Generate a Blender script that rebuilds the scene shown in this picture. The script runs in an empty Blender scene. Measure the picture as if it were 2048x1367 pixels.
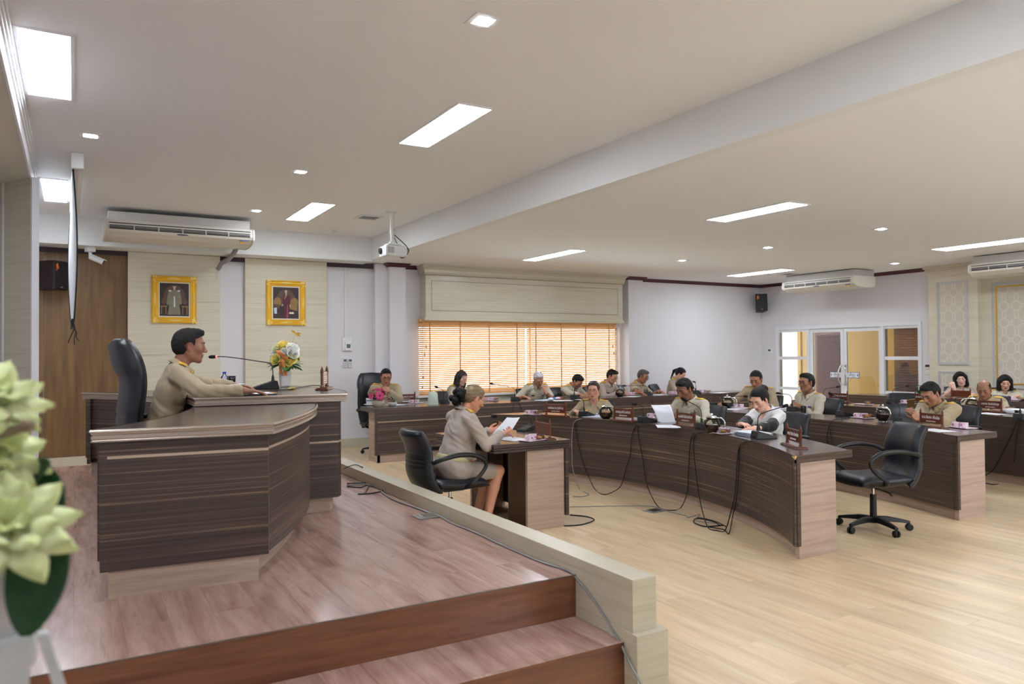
import bpy, bmesh, math, random
import numpy as np
from mathutils import Vector, Matrix, Euler, noise as mnoise
random.seed(7)
PI = math.pi
SC = bpy.context.scene
COL = SC.collection
R_ = math.radians

# ---------------------------------------------------------------- camera (2048 x 1367 photograph)
F_PX, YAW, PITCH, ROLL, CAM_H = 1506.376, R_(59.83393925), R_(0.86076941), R_(-0.43775109), 1.57
_f = Vector((math.cos(YAW)*math.cos(PITCH), math.sin(YAW)*math.cos(PITCH), math.sin(PITCH)))
_r = _f.cross(Vector((0, 0, 1))).normalized()
_u = _r.cross(_f)
_r, _u = _r*math.cos(ROLL)+_u*math.sin(ROLL), -_r*math.sin(ROLL)+_u*math.cos(ROLL)
def make_camera():
    c = bpy.data.cameras.new('camera')
    o = bpy.data.objects.new('camera', c)
    COL.objects.link(o)
    m = Matrix((( _r.x, _u.x, -_f.x, 0), (_r.y, _u.y, -_f.y, 0), (_r.z, _u.z, -_f.z, CAM_H), (0, 0, 0, 1)))
    o.matrix_world = m
    c.sensor_width = 36.0
    c.lens = 36.0*F_PX/2048.0
    c.clip_start = 0.05
    c.clip_end = 200
    c.dof.use_dof = True
    c.dof.focus_distance = 6.8
    c.dof.aperture_fstop = 3.2
    SC.camera = o
def ray(x, y):
    return _f + _r*((x-1024)/F_PX) - _u*((y-683.5)/F_PX)
def on_z(x, y, z):          # a photographed point known to lie at height z
    d = ray(x, y)
    return Vector((0, 0, CAM_H)) + d*((z-CAM_H)/d.z)
def on_x(x, y, X):
    d = ray(x, y)
    return Vector((0, 0, CAM_H)) + d*(X/d.x)
def on_y(x, y, Y):
    d = ray(x, y)
    return Vector((0, 0, CAM_H)) + d*(Y/d.y)

# ---------------------------------------------------------------- materials
MAT = {}
def lin(c):
    return tuple(((v/255.0)/12.92 if v/255.0 <= 0.04045 else ((v/255.0+0.055)/1.055)**2.4) for v in c)
def rgba(c):
    return (*lin(c), 1.0)
def new_mat(name):
    m = bpy.data.materials.new(name)
    m.use_nodes = True
    nt = m.node_tree
    b = nt.nodes['Principled BSDF']
    MAT[name] = m
    return m, nt, b
def plain(name, col, rough=0.5, metal=0.0, bump=0.0, bscale=200.0, spec=0.5, var=0.0, vscale=6.0, sheen=0.0, trans=0.0, coat=0.0):
    m, nt, b = new_mat(name)
    b.inputs['Base Color'].default_value = rgba(col)
    b.inputs['Roughness'].default_value = rough
    b.inputs['Metallic'].default_value = metal
    b.inputs['Specular IOR Level'].default_value = spec
    b.inputs['Transmission Weight'].default_value = trans
    b.inputs['Coat Weight'].default_value = coat
    if sheen:
        b.inputs['Sheen Weight'].default_value = sheen
    tc = nt.nodes.new('ShaderNodeTexCoord')
    if bump:
        n = nt.nodes.new('ShaderNodeTexNoise'); n.inputs['Scale'].default_value = bscale
        n.inputs['Detail'].default_value = 3
        bp = nt.nodes.new('ShaderNodeBump'); bp.inputs['Strength'].default_value = bump
        bp.inputs['Distance'].default_value = 0.01
        nt.links.new(tc.outputs['Object'], n.inputs['Vector'])
        nt.links.new(n.outputs['Fac'], bp.inputs['Height'])
        nt.links.new(bp.outputs['Normal'], b.inputs['Normal'])
    if var:
        n2 = nt.nodes.new('ShaderNodeTexNoise'); n2.inputs['Scale'].default_value = vscale
        n2.inputs['Detail'].default_value = 4
        mx = nt.nodes.new('ShaderNodeMix'); mx.data_type = 'RGBA'; mx.blend_type = 'MIX'
        c1 = rgba(col); c2 = tuple(max(0, v*(1-var)) for v in c1[:3])+(1,)
        mx.inputs[6].default_value = c1; mx.inputs[7].default_value = c2
        nt.links.new(tc.outputs['Object'], n2.inputs['Vector'])
        nt.links.new(n2.outputs['Fac'], mx.inputs[0])
        nt.links.new(mx.outputs[2], b.inputs['Base Color'])
    return m
def emit(name, col, strength):
    m, nt, b = new_mat(name)
    b.inputs['Base Color'].default_value = (0.8, 0.8, 0.8, 1)
    b.inputs['Emission Color'].default_value = rgba(col)
    b.inputs['Emission Strength'].default_value = strength
    return m
def streak(name, stops, scale, rough=0.4, warp=0.0, rot=(0, 0, 0), bump=0.0, plank=None, coat=0.0, detail=5.0, spec=0.5, fine=None, brick_rot=0.0):
    """wood-like streaks: stretched noise through a colour ramp; plank=(length, width) adds board joints"""
    m, nt, b = new_mat(name)
    L = nt.links
    tc = nt.nodes.new('ShaderNodeTexCoord')
    mp = nt.nodes.new('ShaderNodeMapping')
    mp.inputs['Scale'].default_value = scale
    mp.inputs['Rotation'].default_value = rot
    L.new(tc.outputs['Object'], mp.inputs['Vector'])
    vec = mp.outputs['Vector']
    br = None
    if plank:
        mb = nt.nodes.new('ShaderNodeMapping')
        mb.inputs['Rotation'].default_value = (0, 0, brick_rot)
        L.new(tc.outputs['Object'], mb.inputs['Vector'])
        br = nt.nodes.new('ShaderNodeTexBrick')
        br.offset = 0.37
        br.inputs['Color1'].default_value = (0, 0, 0, 1); br.inputs['Color2'].default_value = (1, 1, 1, 1)
        br.inputs['Mortar'].default_value = (0.5, 0.5, 0.5, 1)
        br.inputs['Scale'].default_value = 1.0
        br.inputs['Mortar Size'].default_value = 0.0012
        br.inputs['Mortar Smooth'].default_value = 0.1
        br.inputs['Brick Width'].default_value = plank[0]
        br.inputs['Row Height'].default_value = plank[1]
        L.new(mb.outputs['Vector'], br.inputs['Vector'])
        ad = nt.nodes.new('ShaderNodeVectorMath'); ad.operation = 'MULTIPLY_ADD'
        ad.inputs[1].default_value = (13.7, 9.1, 5.3)
        L.new(br.outputs['Color'], ad.inputs[0]); L.new(vec, ad.inputs[2])
        vec = ad.outputs[0]
    if warp:
        wn = nt.nodes.new('ShaderNodeTexNoise'); wn.inputs['Scale'].default_value = 0.6
        wn.inputs['Detail'].default_value = 2
        L.new(vec, wn.inputs['Vector'])
        wa = nt.nodes.new('ShaderNodeVectorMath'); wa.operation = 'MULTIPLY_ADD'
        wa.inputs[1].default_value = (warp, warp, warp)
        L.new(wn.outputs['Color'], wa.inputs[0]); L.new(vec, wa.inputs[2])
        vec = wa.outputs[0]
    n = nt.nodes.new('ShaderNodeTexNoise')
    n.inputs['Scale'].default_value = 1.0
    n.inputs['Detail'].default_value = detail
    n.inputs['Roughness'].default_value = 0.65
    L.new(vec, n.inputs['Vector'])
    cr = nt.nodes.new('ShaderNodeValToRGB')
    el = cr.color_ramp.elements
    el[0].position, el[0].color = stops[0][0], rgba(stops[0][1])
    el[1].position, el[1].color = stops[-1][0], rgba(stops[-1][1])
    for p, c in stops[1:-1]:
        e = el.new(p); e.color = rgba(c)
    L.new(n.outputs['Fac'], cr.inputs['Fac'])
    out = cr.outputs['Color']
    if fine:
        n3 = nt.nodes.new('ShaderNodeTexNoise'); n3.inputs['Scale'].default_value = fine[0]
        n3.inputs['Detail'].default_value = 2
        L.new(mp.outputs['Vector'], n3.inputs['Vector'])
        r3 = nt.nodes.new('ShaderNodeMapRange'); r3.inputs[3].default_value = 1-fine[1]; r3.inputs[4].default_value = 1+fine[1]*0.6
        L.new(n3.outputs['Fac'], r3.inputs[0])
        mx3 = nt.nodes.new('ShaderNodeVectorMath'); mx3.operation = 'SCALE'
        L.new(out, mx3.inputs[0]); L.new(r3.outputs[0], mx3.inputs['Scale'])
        out = mx3.outputs[0]
    if plank:
        mr = nt.nodes.new('ShaderNodeMapRange'); mr.inputs[3].default_value = 0.93; mr.inputs[4].default_value = 1.06
        L.new(br.outputs['Color'], mr.inputs[0])
        s1 = nt.nodes.new('ShaderNodeVectorMath'); s1.operation = 'SCALE'
        L.new(out, s1.inputs[0]); L.new(mr.outputs[0], s1.inputs['Scale'])
        mk = nt.nodes.new('ShaderNodeMapRange'); mk.inputs[3].default_value = 1.0; mk.inputs[4].default_value = 0.78
        L.new(br.outputs['Fac'], mk.inputs[0])
        s2 = nt.nodes.new('ShaderNodeVectorMath'); s2.operation = 'SCALE'
        L.new(s1.outputs[0], s2.inputs[0]); L.new(mk.outputs[0], s2.inputs['Scale'])
        out = s2.outputs[0]
    L.new(out, b.inputs['Base Color'])
    b.inputs['Roughness'].default_value = rough
    b.inputs['Specular IOR Level'].default_value = spec
    b.inputs['Coat Weight'].default_value = coat
    b.inputs['Coat Roughness'].default_value = 0.18
    if bump:
        bp = nt.nodes.new('ShaderNodeBump'); bp.inputs['Strength'].default_value = bump
        bp.inputs['Distance'].default_value = 0.004
        L.new(n.outputs['Fac'], bp.inputs['Height']); L.new(bp.outputs['Normal'], b.inputs['Normal'])
    return m
def glassy(name, tint=(255, 255, 255), refl=1.0, rough=0.0):
    """thin clear pane: see-through with a Fresnel reflection"""
    m, nt, b = new_mat(name)
    nt.nodes.remove(b)
    L = nt.links
    out = nt.nodes['Material Output']
    tr = nt.nodes.new('ShaderNodeBsdfTransparent'); tr.inputs['Color'].default_value = rgba(tint)
    gl = nt.nodes.new('ShaderNodeBsdfGlossy'); gl.inputs['Roughness'].default_value = rough
    fr = nt.nodes.new('ShaderNodeFresnel'); fr.inputs['IOR'].default_value = 1.5
    mu = nt.nodes.new('ShaderNodeMath'); mu.operation = 'MULTIPLY'; mu.inputs[1].default_value = refl
    mx = nt.nodes.new('ShaderNodeMixShader')
    L.new(fr.outputs[0], mu.inputs[0]); L.new(mu.outputs[0], mx.inputs[0])
    L.new(tr.outputs[0], mx.inputs[1]); L.new(gl.outputs[0], mx.inputs[2])
    L.new(mx.outputs[0], out.inputs[0])
    return m

plain('ceiling_paint', (243, 244, 245), 0.9, bump=0.05, bscale=60)
plain('beam_paint', (238, 240, 240), 0.85)
plain('wall_paint', (226, 224, 228), 0.85, bump=0.04, bscale=90)
plain('white_paint', (236, 236, 238), 0.5)
plain('white_plastic', (228, 228, 226), 0.35)
plain('grey_plastic', (150, 150, 150), 0.4)
plain('black_plastic', (14, 15, 18), 0.38)
plain('mic_black', (17, 20, 24), 0.42)
plain('black_rubber', (20, 20, 22), 0.6)
plain('dark_slot', (22, 22, 22), 0.7)
plain('leather', (20, 25, 34), 0.36, bump=0.10, bscale=260, spec=0.55)
plain('steel', (190, 190, 190), 0.22, metal=1.0)
plain('chrome', (215, 215, 215), 0.1, metal=1.0)
plain('crown_maroon', (74, 22, 34), 0.45)
plain('crown_dark', (44, 24, 34), 0.5)
streak('beige_laminate', [(0.25, (190, 180, 154)), (0.5, (205, 197, 174)), (0.75, (214, 207, 187))], (1.2, 1.2, 55), rough=0.34, detail=4, coat=0.25)
streak('beige_panel', [(0.25, (202, 194, 170)), (0.5, (216, 209, 188)), (0.75, (224, 218, 200))], (1.0, 1.0, 60), rough=0.6, detail=4)
streak('zebra_laminate', [(0.30, (54, 43, 40)), (0.48, (72, 59, 54)), (0.585, (86, 71, 63)), (0.625, (128, 106, 86)), (0.68, (150, 126, 100)), (0.74, (92, 76, 66))], (0.42, 0.42, 88), rough=0.36, detail=6, warp=0.10, fine=(1.6, 0.20))
streak('zebra_top', [(0.30, (60, 48, 46)), (0.5, (80, 66, 62)), (0.66, (112, 94, 84))], (4, 34, 6), rough=0.2, detail=6, warp=0.15, coat=0.15, rot=(0, 0, R_(35)), fine=(2.0, 0.14))
streak('zebra_top_arc', [(0.30, (66, 52, 50)), (0.5, (86, 70, 66)), (0.66, (108, 90, 82))], (30, 4, 6), rough=0.2, detail=6, warp=0.15, coat=0.15)
streak('oak_laminate', [(0.3, (164, 140, 124)), (0.5, (184, 160, 144)), (0.7, (198, 176, 159))], (1.6, 1.6, 30), rough=0.45, warp=0.25, detail=7, fine=(3.0, 0.12))
streak('floor_oak', [(0.25, (198, 168, 128)), (0.5, (224, 197, 158)), (0.72, (236, 214, 180))], (13, 1.1, 1), rough=0.34, warp=0.5, plank=(1.22, 0.19), brick_rot=R_(90), detail=6, coat=0.12, fine=(4.0, 0.08))
streak('stage_wood', [(0.28, (134, 98, 88)), (0.45, (170, 135, 122)), (0.6, (192, 159, 146)), (0.74, (154, 116, 104))], (9, 1.0, 1), rough=0.24, warp=0.8, plank=(1.2, 0.18), brick_rot=R_(90), detail=7, coat=0.25, fine=(6.0, 0.16))
streak('step_wood', [(0.28, (84, 46, 32)), (0.45, (118, 72, 50)), (0.6, (138, 88, 62)), (0.74, (102, 60, 42))], (1.0, 4, 12), rough=0.3, warp=1.5, detail=7, coat=0.15, fine=(5.0, 0.16))
streak('door_wood', [(0.3, (98, 72, 42)), (0.5, (120, 90, 55)), (0.7, (136, 104, 66))], (11, 11, 0.9), rough=0.5, warp=0.8, detail=5)
plain('profile_metal', (186, 172, 160), 0.28, metal=0.55)
plain('profile_groove', (120, 104, 94), 0.4, metal=0.3)
plain('lacquer_wood', (112, 56, 30), 0.3, coat=0.3, var=0.45, vscale=14)
plain('lacquer_plate', (104, 46, 24), 0.32, coat=0.3, var=0.35, vscale=22)
plain('letter_white', (240, 238, 236), 0.5)
plain('paper', (236, 240, 248), 0.7)
plain('gold', (246, 196, 64), 0.36, metal=0.4, bump=0.6, bscale=70)
plain('gold_light', (252, 226, 140), 0.4, metal=0.3)
plain('gold_flat', (214, 170, 60), 0.4, metal=0.5)
emit('panel_glow', (236, 244, 255), 33.0)
emit('corridor_glow', (255, 244, 226), 2.4)
emit('spot_glow', (236, 242, 255), 160.0)
glassy('clear_glass', (250, 252, 252), 1.0)

# ---------------------------------------------------------------- mesh building
class MB:
    """collects shapes and links them as ONE mesh object"""
    def __init__(s):
        s.v, s.f, s.mi, s.cur = [], [], [], 0
        s.M = Matrix.Identity(4)
    def mat(s, i):
        s.cur = i; return s
    def xf(s, M=None):
        s.M = M if M is not None else Matrix.Identity(4); return s
    def _add(s, vs, fs):
        n = len(s.v)
        s.v += [tuple(s.M @ Vector(p)) for p in vs]
        s.f += [tuple(i+n for i in f) for f in fs]
        s.mi += [s.cur]*len(fs)
        return s
    def box(s, x0, y0, z0, x1, y1, z1):
        vs = [(x0, y0, z0), (x1, y0, z0), (x1, y1, z0), (x0, y1, z0), (x0, y0, z1), (x1, y0, z1), (x1, y1, z1), (x0, y1, z1)]
        return s._add(vs, [(0, 3, 2, 1), (4, 5, 6, 7), (0, 1, 5, 4), (1, 2, 6, 5), (2, 3, 7, 6), (3, 0, 4, 7)])
    def cbox(s, c, d, rz=0.0):
        o = s.M
        s.M = o @ Matrix.Translation(c) @ Matrix.Rotation(rz, 4, 'Z')
        s.box(-d[0]/2, -d[1]/2, -d[2]/2, d[0]/2, d[1]/2, d[2]/2)
        s.M = o
        return s
    def prism(s, poly, z0, z1):
        n = len(poly)
        vs = [(p[0], p[1], z0) for p in poly]+[(p[0], p[1], z1) for p in poly]
        fs = [tuple(reversed(range(n))), tuple(range(n, 2*n))]+[(i, (i+1) % n, n+(i+1) % n, n+i) for i in range(n)]
        return s._add(vs, fs)
    def strip_prism(s, inner, outer, z0, z1):
        """slab between two polylines of equal length (for curved tops)"""
        n = len(inner)
        vs = []
        for a, b in zip(inner, outer):
            vs += [(a[0], a[1], z0), (b[0], b[1], z0), (b[0], b[1], z1), (a[0], a[1], z1)]
        fs = []
        for i in range(n-1):
            a, b = 4*i, 4*i+4
            fs += [(a, b, b+1, a+1), (a+1, b+1, b+2, a+2), (a+2, b+2, b+3, a+3), (a+3, b+3, b, a)]
        fs += [(0, 1, 2, 3), (4*n-1, 4*n-2, 4*n-3, 4*n-4)]
        return s._add(vs, fs)
    def loft(s, rings, closed=True, caps=True):
        n = len(rings[0]); vs = [p for r in rings for p in r]; fs = []
        for i in range(len(rings)-1):
            for j in range(n if closed else n-1):
                a = i*n+j; b = i*n+(j+1) % n
                fs.append((a, b, b+n, a+n))
        if caps and closed:
            fs.append(tuple(reversed(range(n))))
            fs.append(tuple(range((len(rings)-1)*n, len(rings)*n)))
        return s._add(vs, fs)
    def lathe(s, prof, c=(0, 0, 0), n=24, axis='Z'):
        rings = []
        for r, z in prof:
            ring = []
            for k in range(n):
                a = 2*PI*k/n
                p = (r*math.cos(a), r*math.sin(a), z)
                if axis == 'X': p = (p[2], p[0], p[1])
                if axis == 'Y': p = (p[1], p[2], p[0])
                ring.append((p[0]+c[0], p[1]+c[1], p[2]+c[2]))
            rings.append(ring)
        return s.loft(rings)
    def tube(s, pts, r, n=8, closed=False):
        pts = [Vector(p) for p in pts]
        m = len(pts)
        rs = r if isinstance(r, (list, tuple)) else [r]*m
        rings = []
        up = None
        for i in range(m):
            if closed:
                t = (pts[(i+1) % m]-pts[i-1])
            else:
                t = pts[min(i+1, m-1)]-pts[max(i-1, 0)]
            t = t.normalized() if t.length > 1e-9 else Vector((0, 0, 1))
            if up is None:
                up = Vector((0, 0, 1)) if abs(t.z) < 0.9 else Vector((1, 0, 0))
            x = (up - t*up.dot(t))
            x = x.normalized() if x.length > 1e-6 else t.orthogonal().normalized()
            y = t.cross(x)
            up = x
            rings.append([tuple(pts[i]+x*(rs[i]*math.cos(2*PI*k/n))+y*(rs[i]*math.sin(2*PI*k/n))) for k in range(n)])
        if closed:
            rings.append(rings[0])
            return s.loft(rings, caps=False)
        return s.loft(rings)
    def ell(s, c, r, n=16, m=10, rot=None):
        rings = []
        for i in range(m+1):
            th = PI*i/m
            sr = max(math.sin(th), 0.001)
            ring = []
            for k in range(n):
                a = 2*PI*k/n
                p = Vector((r[0]*sr*math.cos(a), r[1]*sr*math.sin(a), -r[2]*math.cos(th)))
                if rot is not None: p = rot @ p
                ring.append(tuple(p+Vector(c)))
            rings.append(ring)
        return s.loft(rings)
    def sheet(s, fn, nu, nv, thick=0.0):
        """grid surface fn(u,v) -> point; thick gives it a back side"""
        vs = [tuple(fn(i/nu, j/nv)) for j in range(nv+1) for i in range(nu+1)]
        fs = [(j*(nu+1)+i, j*(nu+1)+i+1, (j+1)*(nu+1)+i+1, (j+1)*(nu+1)+i) for j in range(nv) for i in range(nu)]
        if thick:
            N = len(vs)
            P = [Vector(p) for p in vs]
            nr = [Vector((0, 0, 0)) for _ in P]
            for f in fs:
                q = (P[f[2]]-P[f[0]]).cross(P[f[3]]-P[f[1]])
                for i in f: nr[i] += q
            vs2 = [tuple(p-(q.normalized()*thick if q.length > 0 else q)) for p, q in zip(P, nr)]
            fs2 = [tuple(reversed([i+N for i in f])) for f in fs]
            edge = [i for i in range(nu+1)]+[j*(nu+1)+nu for j in range(1, nv+1)]+[nv*(nu+1)+i for i in range(nu-1, -1, -1)]+[j*(nu+1) for j in range(nv-1, 0, -1)]
            fs3 = [(edge[(k+1) % len(edge)], edge[k], edge[k]+N, edge[(k+1) % len(edge)]+N) for k in range(len(edge))]
            return s._add(vs+vs2, fs+fs2+fs3)
        return s._add(vs, fs)
    def build(s, name, mats, parent=None, smooth=False, bevel=0.0, seg=2, loc=None, rot=None, fix=True):
        me = bpy.data.meshes.new(name)
        me.from_pydata(s.v, [], s.f)
        ml = mats if isinstance(mats, (list, tuple)) else [mats]
        for m in ml:
            me.materials.append(MAT[m])
        if len(ml) > 1:
            me.polygons.foreach_set('material_index', s.mi)
        if fix:
            bm = bmesh.new(); bm.from_mesh(me)
            bmesh.ops.recalc_face_normals(bm, faces=bm.faces)
            bm.to_mesh(me); bm.free()
        o = bpy.data.objects.new(name, me)
        COL.objects.link(o)
        if parent is not None: o.parent = parent
        if loc is not None: o.location = loc
        if rot is not None: o.rotation_euler = rot
        if smooth:
            me.shade_smooth() if hasattr(me, 'shade_smooth') else me.polygons.foreach_set('use_smooth', [True]*len(me.polygons))
        if bevel:
            b = o.modifiers.new('bevel', 'BEVEL'); b.width = bevel; b.segments = seg
            b.limit_method = 'ANGLE'; b.angle_limit = R_(40)
        if smooth == 'auto':
            for p in me.polygons: p.use_smooth = True
            me.set_sharp_from_angle(angle=R_(35))
        me.update()
        return o

def tag(o, label=None, cat=None, group=None, kind=None):
    if label: o['label'] = label
    if cat: o['category'] = cat
    if group: o['group'] = group
    if kind: o['kind'] = kind
    return o
def thing(name, label, cat, loc=(0, 0, 0), rz=0.0, group=None):
    o = bpy.data.objects.new(name, None)
    o.empty_display_size = 0.1
    COL.objects.link(o)
    o.location = loc; o.rotation_euler = (0, 0, rz)
    return tag(o, label, cat, group)
def struct(o):
    o['kind'] = 'structure'; return o
def kids(o):
    return [c for c in COL.objects if c.parent == o]
def copy_tree(o, parent=None, **kw):
    c = o.copy(); COL.objects.link(c); c.parent = parent
    for ch in list(o.children): copy_tree(ch, c)
    return c
def dup(o, loc, rz, label, group=None):
    c = copy_tree(o)
    c.location = loc; c.rotation_euler = (0, 0, rz)
    c['label'] = label
    if group: c['group'] = group
    return c
def arc_pts(cx, cy, r, a0, a1, n):
    return [(cx+r*math.cos(a0+(a1-a0)*i/n), cy+r*math.sin(a0+(a1-a0)*i/n)) for i in range(n+1)]
def bez(p0, p1, p2, p3, n):
    out = []
    for i in range(n+1):
        t = i/n; s = 1-t
        out.append(tuple(Vector(p0)*s**3+Vector(p1)*3*s*s*t+Vector(p2)*3*s*t*t+Vector(p3)*t**3))
    return out
def smooth_path(pts, n=8):
    """Catmull-Rom through the points"""
    P = [Vector(p) for p in pts]; P = [P[0]*2-P[1]]+P+[P[-1]*2-P[-2]]
    out = []
    for i in range(1, len(P)-2):
        for k in range(n):
            t = k/n
            a, b, c, d = P[i-1], P[i], P[i+1], P[i+2]
            out.append(tuple(0.5*((2*b)+(c-a)*t+(2*a-5*b+4*c-d)*t*t+(3*b-a-3*c+d)*t**3)))
    out.append(tuple(P[-2]))
    return out
# ---------------------------------------------------------------- the room
YB, XR, ZL, ZH = 12.41, 14.0, 3.13, 3.50     # back wall, right wall, low and high ceiling
XB = 4.256                                   # beam face between the two ceilings
ZS = 0.42                                    # stage height
XL, YF = -1.2, -0.8

struct(MB().box(XL, YF, -0.06, XR, YB, 0.0).build('floor', 'floor_oak'))
# ceilings and the drop between them
struct(MB().box(XB, YF, ZL, XR+0.2, YB, ZL+0.5).build('ceiling', 'ceiling_paint'))
struct(MB().box(XL, 0.5, ZH, XB, 11.91, ZH+0.12).build('ceiling_high', 'ceiling_paint'))
struct(MB().box(XL, 11.91, 3.105, XB, YB, ZH+0.12).box(XB-0.004, 11.2, 3.135, XB, 11.24, 3.49).build('trim_1', 'beam_paint'))
struct(MB().box(XL, YF, 3.105, XB, 0.5, ZH+0.12).build('trim_2', 'beam_paint'))
struct(MB().box(XB-0.003, 0.5, ZL-0.002, XB+0.12, 11.91, ZH).build('trim_3', 'beam_paint'))

# back wall with the window opening
WX0, WX1, WZ0, WZ1 = 5.30, 9.80, 0.88, 2.08
m = MB()
m.box(XL, YB, 0, WX0, YB+0.15, ZH+0.1).box(WX1, YB, 0, XR+0.15, YB+0.15, ZH+0.1)
m.box(WX0, YB, 0, WX1, YB+0.15, WZ0).box(WX0, YB, WZ1, WX1, YB+0.15, ZH+0.1)
struct(m.build('wall_back', 'wall_paint'))
struct(MB().box(XL-0.15, YF, 0, XL, YB+0.15, ZH+0.1).build('wall_left', 'wall_paint'))
m = MB()
m.box(XL-0.15, YF-0.15, 0, 3.4, YF, ZH+0.1).box(7.4, YF-0.15, 0, 8.4, YF, ZH+0.1).box(12.4, YF-0.15, 0, XR+0.15, YF, ZH+0.1)
for a, b in ((3.4, 7.4), (8.4, 12.4)): m.box(a, YF-0.15, 0, b, YF, 0.88).box(a, YF-0.15, 2.3, b, YF, ZH+0.1)
struct(m.build('wall_front', 'wall_paint'))
for k, (a, b) in enumerate(((3.4, 7.4), (8.4, 12.4))):  # unseen windows, added behind the camera to brighten the room with daylight
    m = MB()
    for x in (a, (a+b)/2-0.03, b-0.06): m.box(x, YF-0.12, 0.88, x+0.06, YF-0.06, 2.3)
    m.box(a, YF-0.12, 0.88, b, YF-0.06, 0.94).box(a, YF-0.12, 2.24, b, YF-0.06, 2.3)
    o = struct(m.build('window_%d' % (6+k), 'white_paint'))
    MB().box(a+0.06, YF-0.095, 0.94, b-0.06, YF-0.089, 2.24).build('pane', 'clear_glass', o)
DY0, DY1, DZ1 = 8.50, 11.95, 2.13
m = MB()
m.box(XR, YF, 0, XR+0.15, DY0, ZL+0.4).box(XR, DY1, 0, XR+0.15, YB+0.15, ZL+0.4).box(XR, DY0, DZ1, XR+0.15, DY1, ZL+0.4)
struct(m.build('wall_right', 'wall_paint'))

# pillars in the back wall
struct(MB().box(4.44, 12.27, 0, 4.72, YB, 3.12).box(4.66, 12.16, 0, 4.95, YB, 3.07).build('wall_pillar', 'wall_paint'))
struct(MB().box(9.86, 12.18, 0, 10.24, YB, 3.07).build('wall_pillar.001', 'wall_paint'))
def crown_prof(path, name, mat, z0, z1, out):
    """cornice run along plan points, stepping out towards the room (to the left of the path)"""
    P = [Vector((p[0], p[1], 0)) for p in path]
    rings = []
    for i, p in enumerate(P):
        d0 = (P[i]-P[i-1]).normalized() if i else (P[1]-P[0]).normalized()
        d1 = (P[i+1]-P[i]).normalized() if i < len(P)-1 else d0
        n0 = Vector((-d0.y, d0.x, 0)); n1 = Vector((-d1.y, d1.x, 0))
        n = (n0+n1); n = n/(n.dot(n0)) if n.dot(n0) > 0.2 else n0
        ring = []
        for o_, z in ((0, z0), (out*0.25, z0), (out*0.45, z0+(z1-z0)*0.35), (out*0.8, z0+(z1-z0)*0.6), (out, z0+(z1-z0)*0.8), (out, z1), (0, z1)):
            q = p+n*o_
            ring.append((q.x, q.y, z))
        rings.append(ring)
    m = MB(); m.loft(rings)
    return struct(m.build(name, mat))
# maroon cornice under the low ceiling (window side and right wall)
crown_prof([(XR, 8.28), (XR, YB), (10.24, YB), (10.24, 12.18), (9.86, 12.18), (9.86, YB), (9.72, YB)], 'trim_4', 'crown_maroon', 3.065, 3.13, 0.07)
crown_prof([(5.30, YB), (4.95, YB), (4.95, 12.16), (4.66, 12.16), (4.66, 12.27)], 'trim_5', 'crown_maroon', 3.065, 3.13, 0.07)
struct(MB().box(-1.19, 12.35, 3.04, 4.44, YB, 3.12).build('trim_6', 'crown_dark'))

# timber cladding behind the stage and the two beige picture panels
m = MB().box(XL+0.01, 12.385, 0.16, -0.375, YB, 3.05).box(-0.368, 12.38, 0.16, 0.67, YB, 3.05)
struct(m.build('wall_cladding', 'door_wood'))
def picture_panel(x0, x1, name):
    m = MB()
    zz = [0.16, 0.785, 1.583, 2.385, 3.10]
    for a, b in zip(zz[:-1], zz[1:]):
        m.box(x0, 12.31, a+0.003, x1, YB, b-0.003)
    m.box(x0+0.004, 12.325, 0.16, x1-0.004, YB, 3.10)
    return struct(m.build(name, 'beige_panel'))
picture_panel(0.676, 1.947, 'wall_panel'); picture_panel(2.32, 3.615, 'wall_panel.001')
struct(MB().box(XL, 12.36, 0, 4.44, 12.42, 0.155).build('baseboard_back', 'beige_laminate'))
struct(MB().box(4.95, 12.37, 0, 5.2, 12.42, 0.12).box(10.24, 12.385, 0, XR, 12.42, 0.12).build('baseboard_back.001', 'beige_laminate'))
struct(MB().box(13.975, 11.97, 0, XR, 12.385, 0.12).box(13.975, 8.28, 0, XR, 8.48, 0.12).build('baseboard_right', 'beige_laminate'))

# ---------------------------------------------------------------- window with valance, blinds and sill
m = MB()
for x0, x1 in ((5.30, 5.33), (7.66, 7.69), (9.77, 9.80)): m.box(x0, 12.50, WZ0, x1, 12.53, WZ1)
m.box(5.30, 12.50, WZ0, 9.80, 12.53, WZ0+0.03).box(5.30, 12.50, WZ1-0.03, 9.80, 12.53, WZ1)
w1 = struct(m.build('window_1', 'white_paint'))
MB().box(5.33, 12.512, WZ0+0.03, 7.66, 12.518, WZ1-0.03).build('pane', 'clear_glass', w1)
MB().box(7.69, 12.512, WZ0+0.03, 9.77, 12.518, WZ1-0.03).build('pane', 'clear_glass', w1)
plain('sill_green', (196, 198, 184), 0.6)
m = MB().box(5.22, 12.24, 0, 9.70, YB, 0.80)
for k in range(4):
    a = 5.32+k*1.10
    m.box(a, 12.225, 0.14, a+1.0, 12.25, 0.17).box(a, 12.225, 0.67, a+1.0, 12.25, 0.70).box(a, 12.225, 0.17, a+0.03, 12.25, 0.67).box(a+0.97, 12.225, 0.17, a+1.0, 12.25, 0.67)
struct(m.build('trim_7', 'sill_green'))
struct(MB().box(5.19, 12.18, 0.80, 9.73, YB, 0.84).build('window_sill', 'white_paint', bevel=0.008))
vx0, vx1, vf = 5.28, 9.72, 12.13
m = MB()
m.box(vx0+0.04, vf+0.02, 2.19, vx1-0.04, YB, 3.0)
m.box(vx0+0.015, vf-0.005, 2.165, vx1-0.015, YB, 2.20).box(vx0+0.028, vf+0.008, 2.20, vx1-0.028, YB, 2.225)
rings = []
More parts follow.
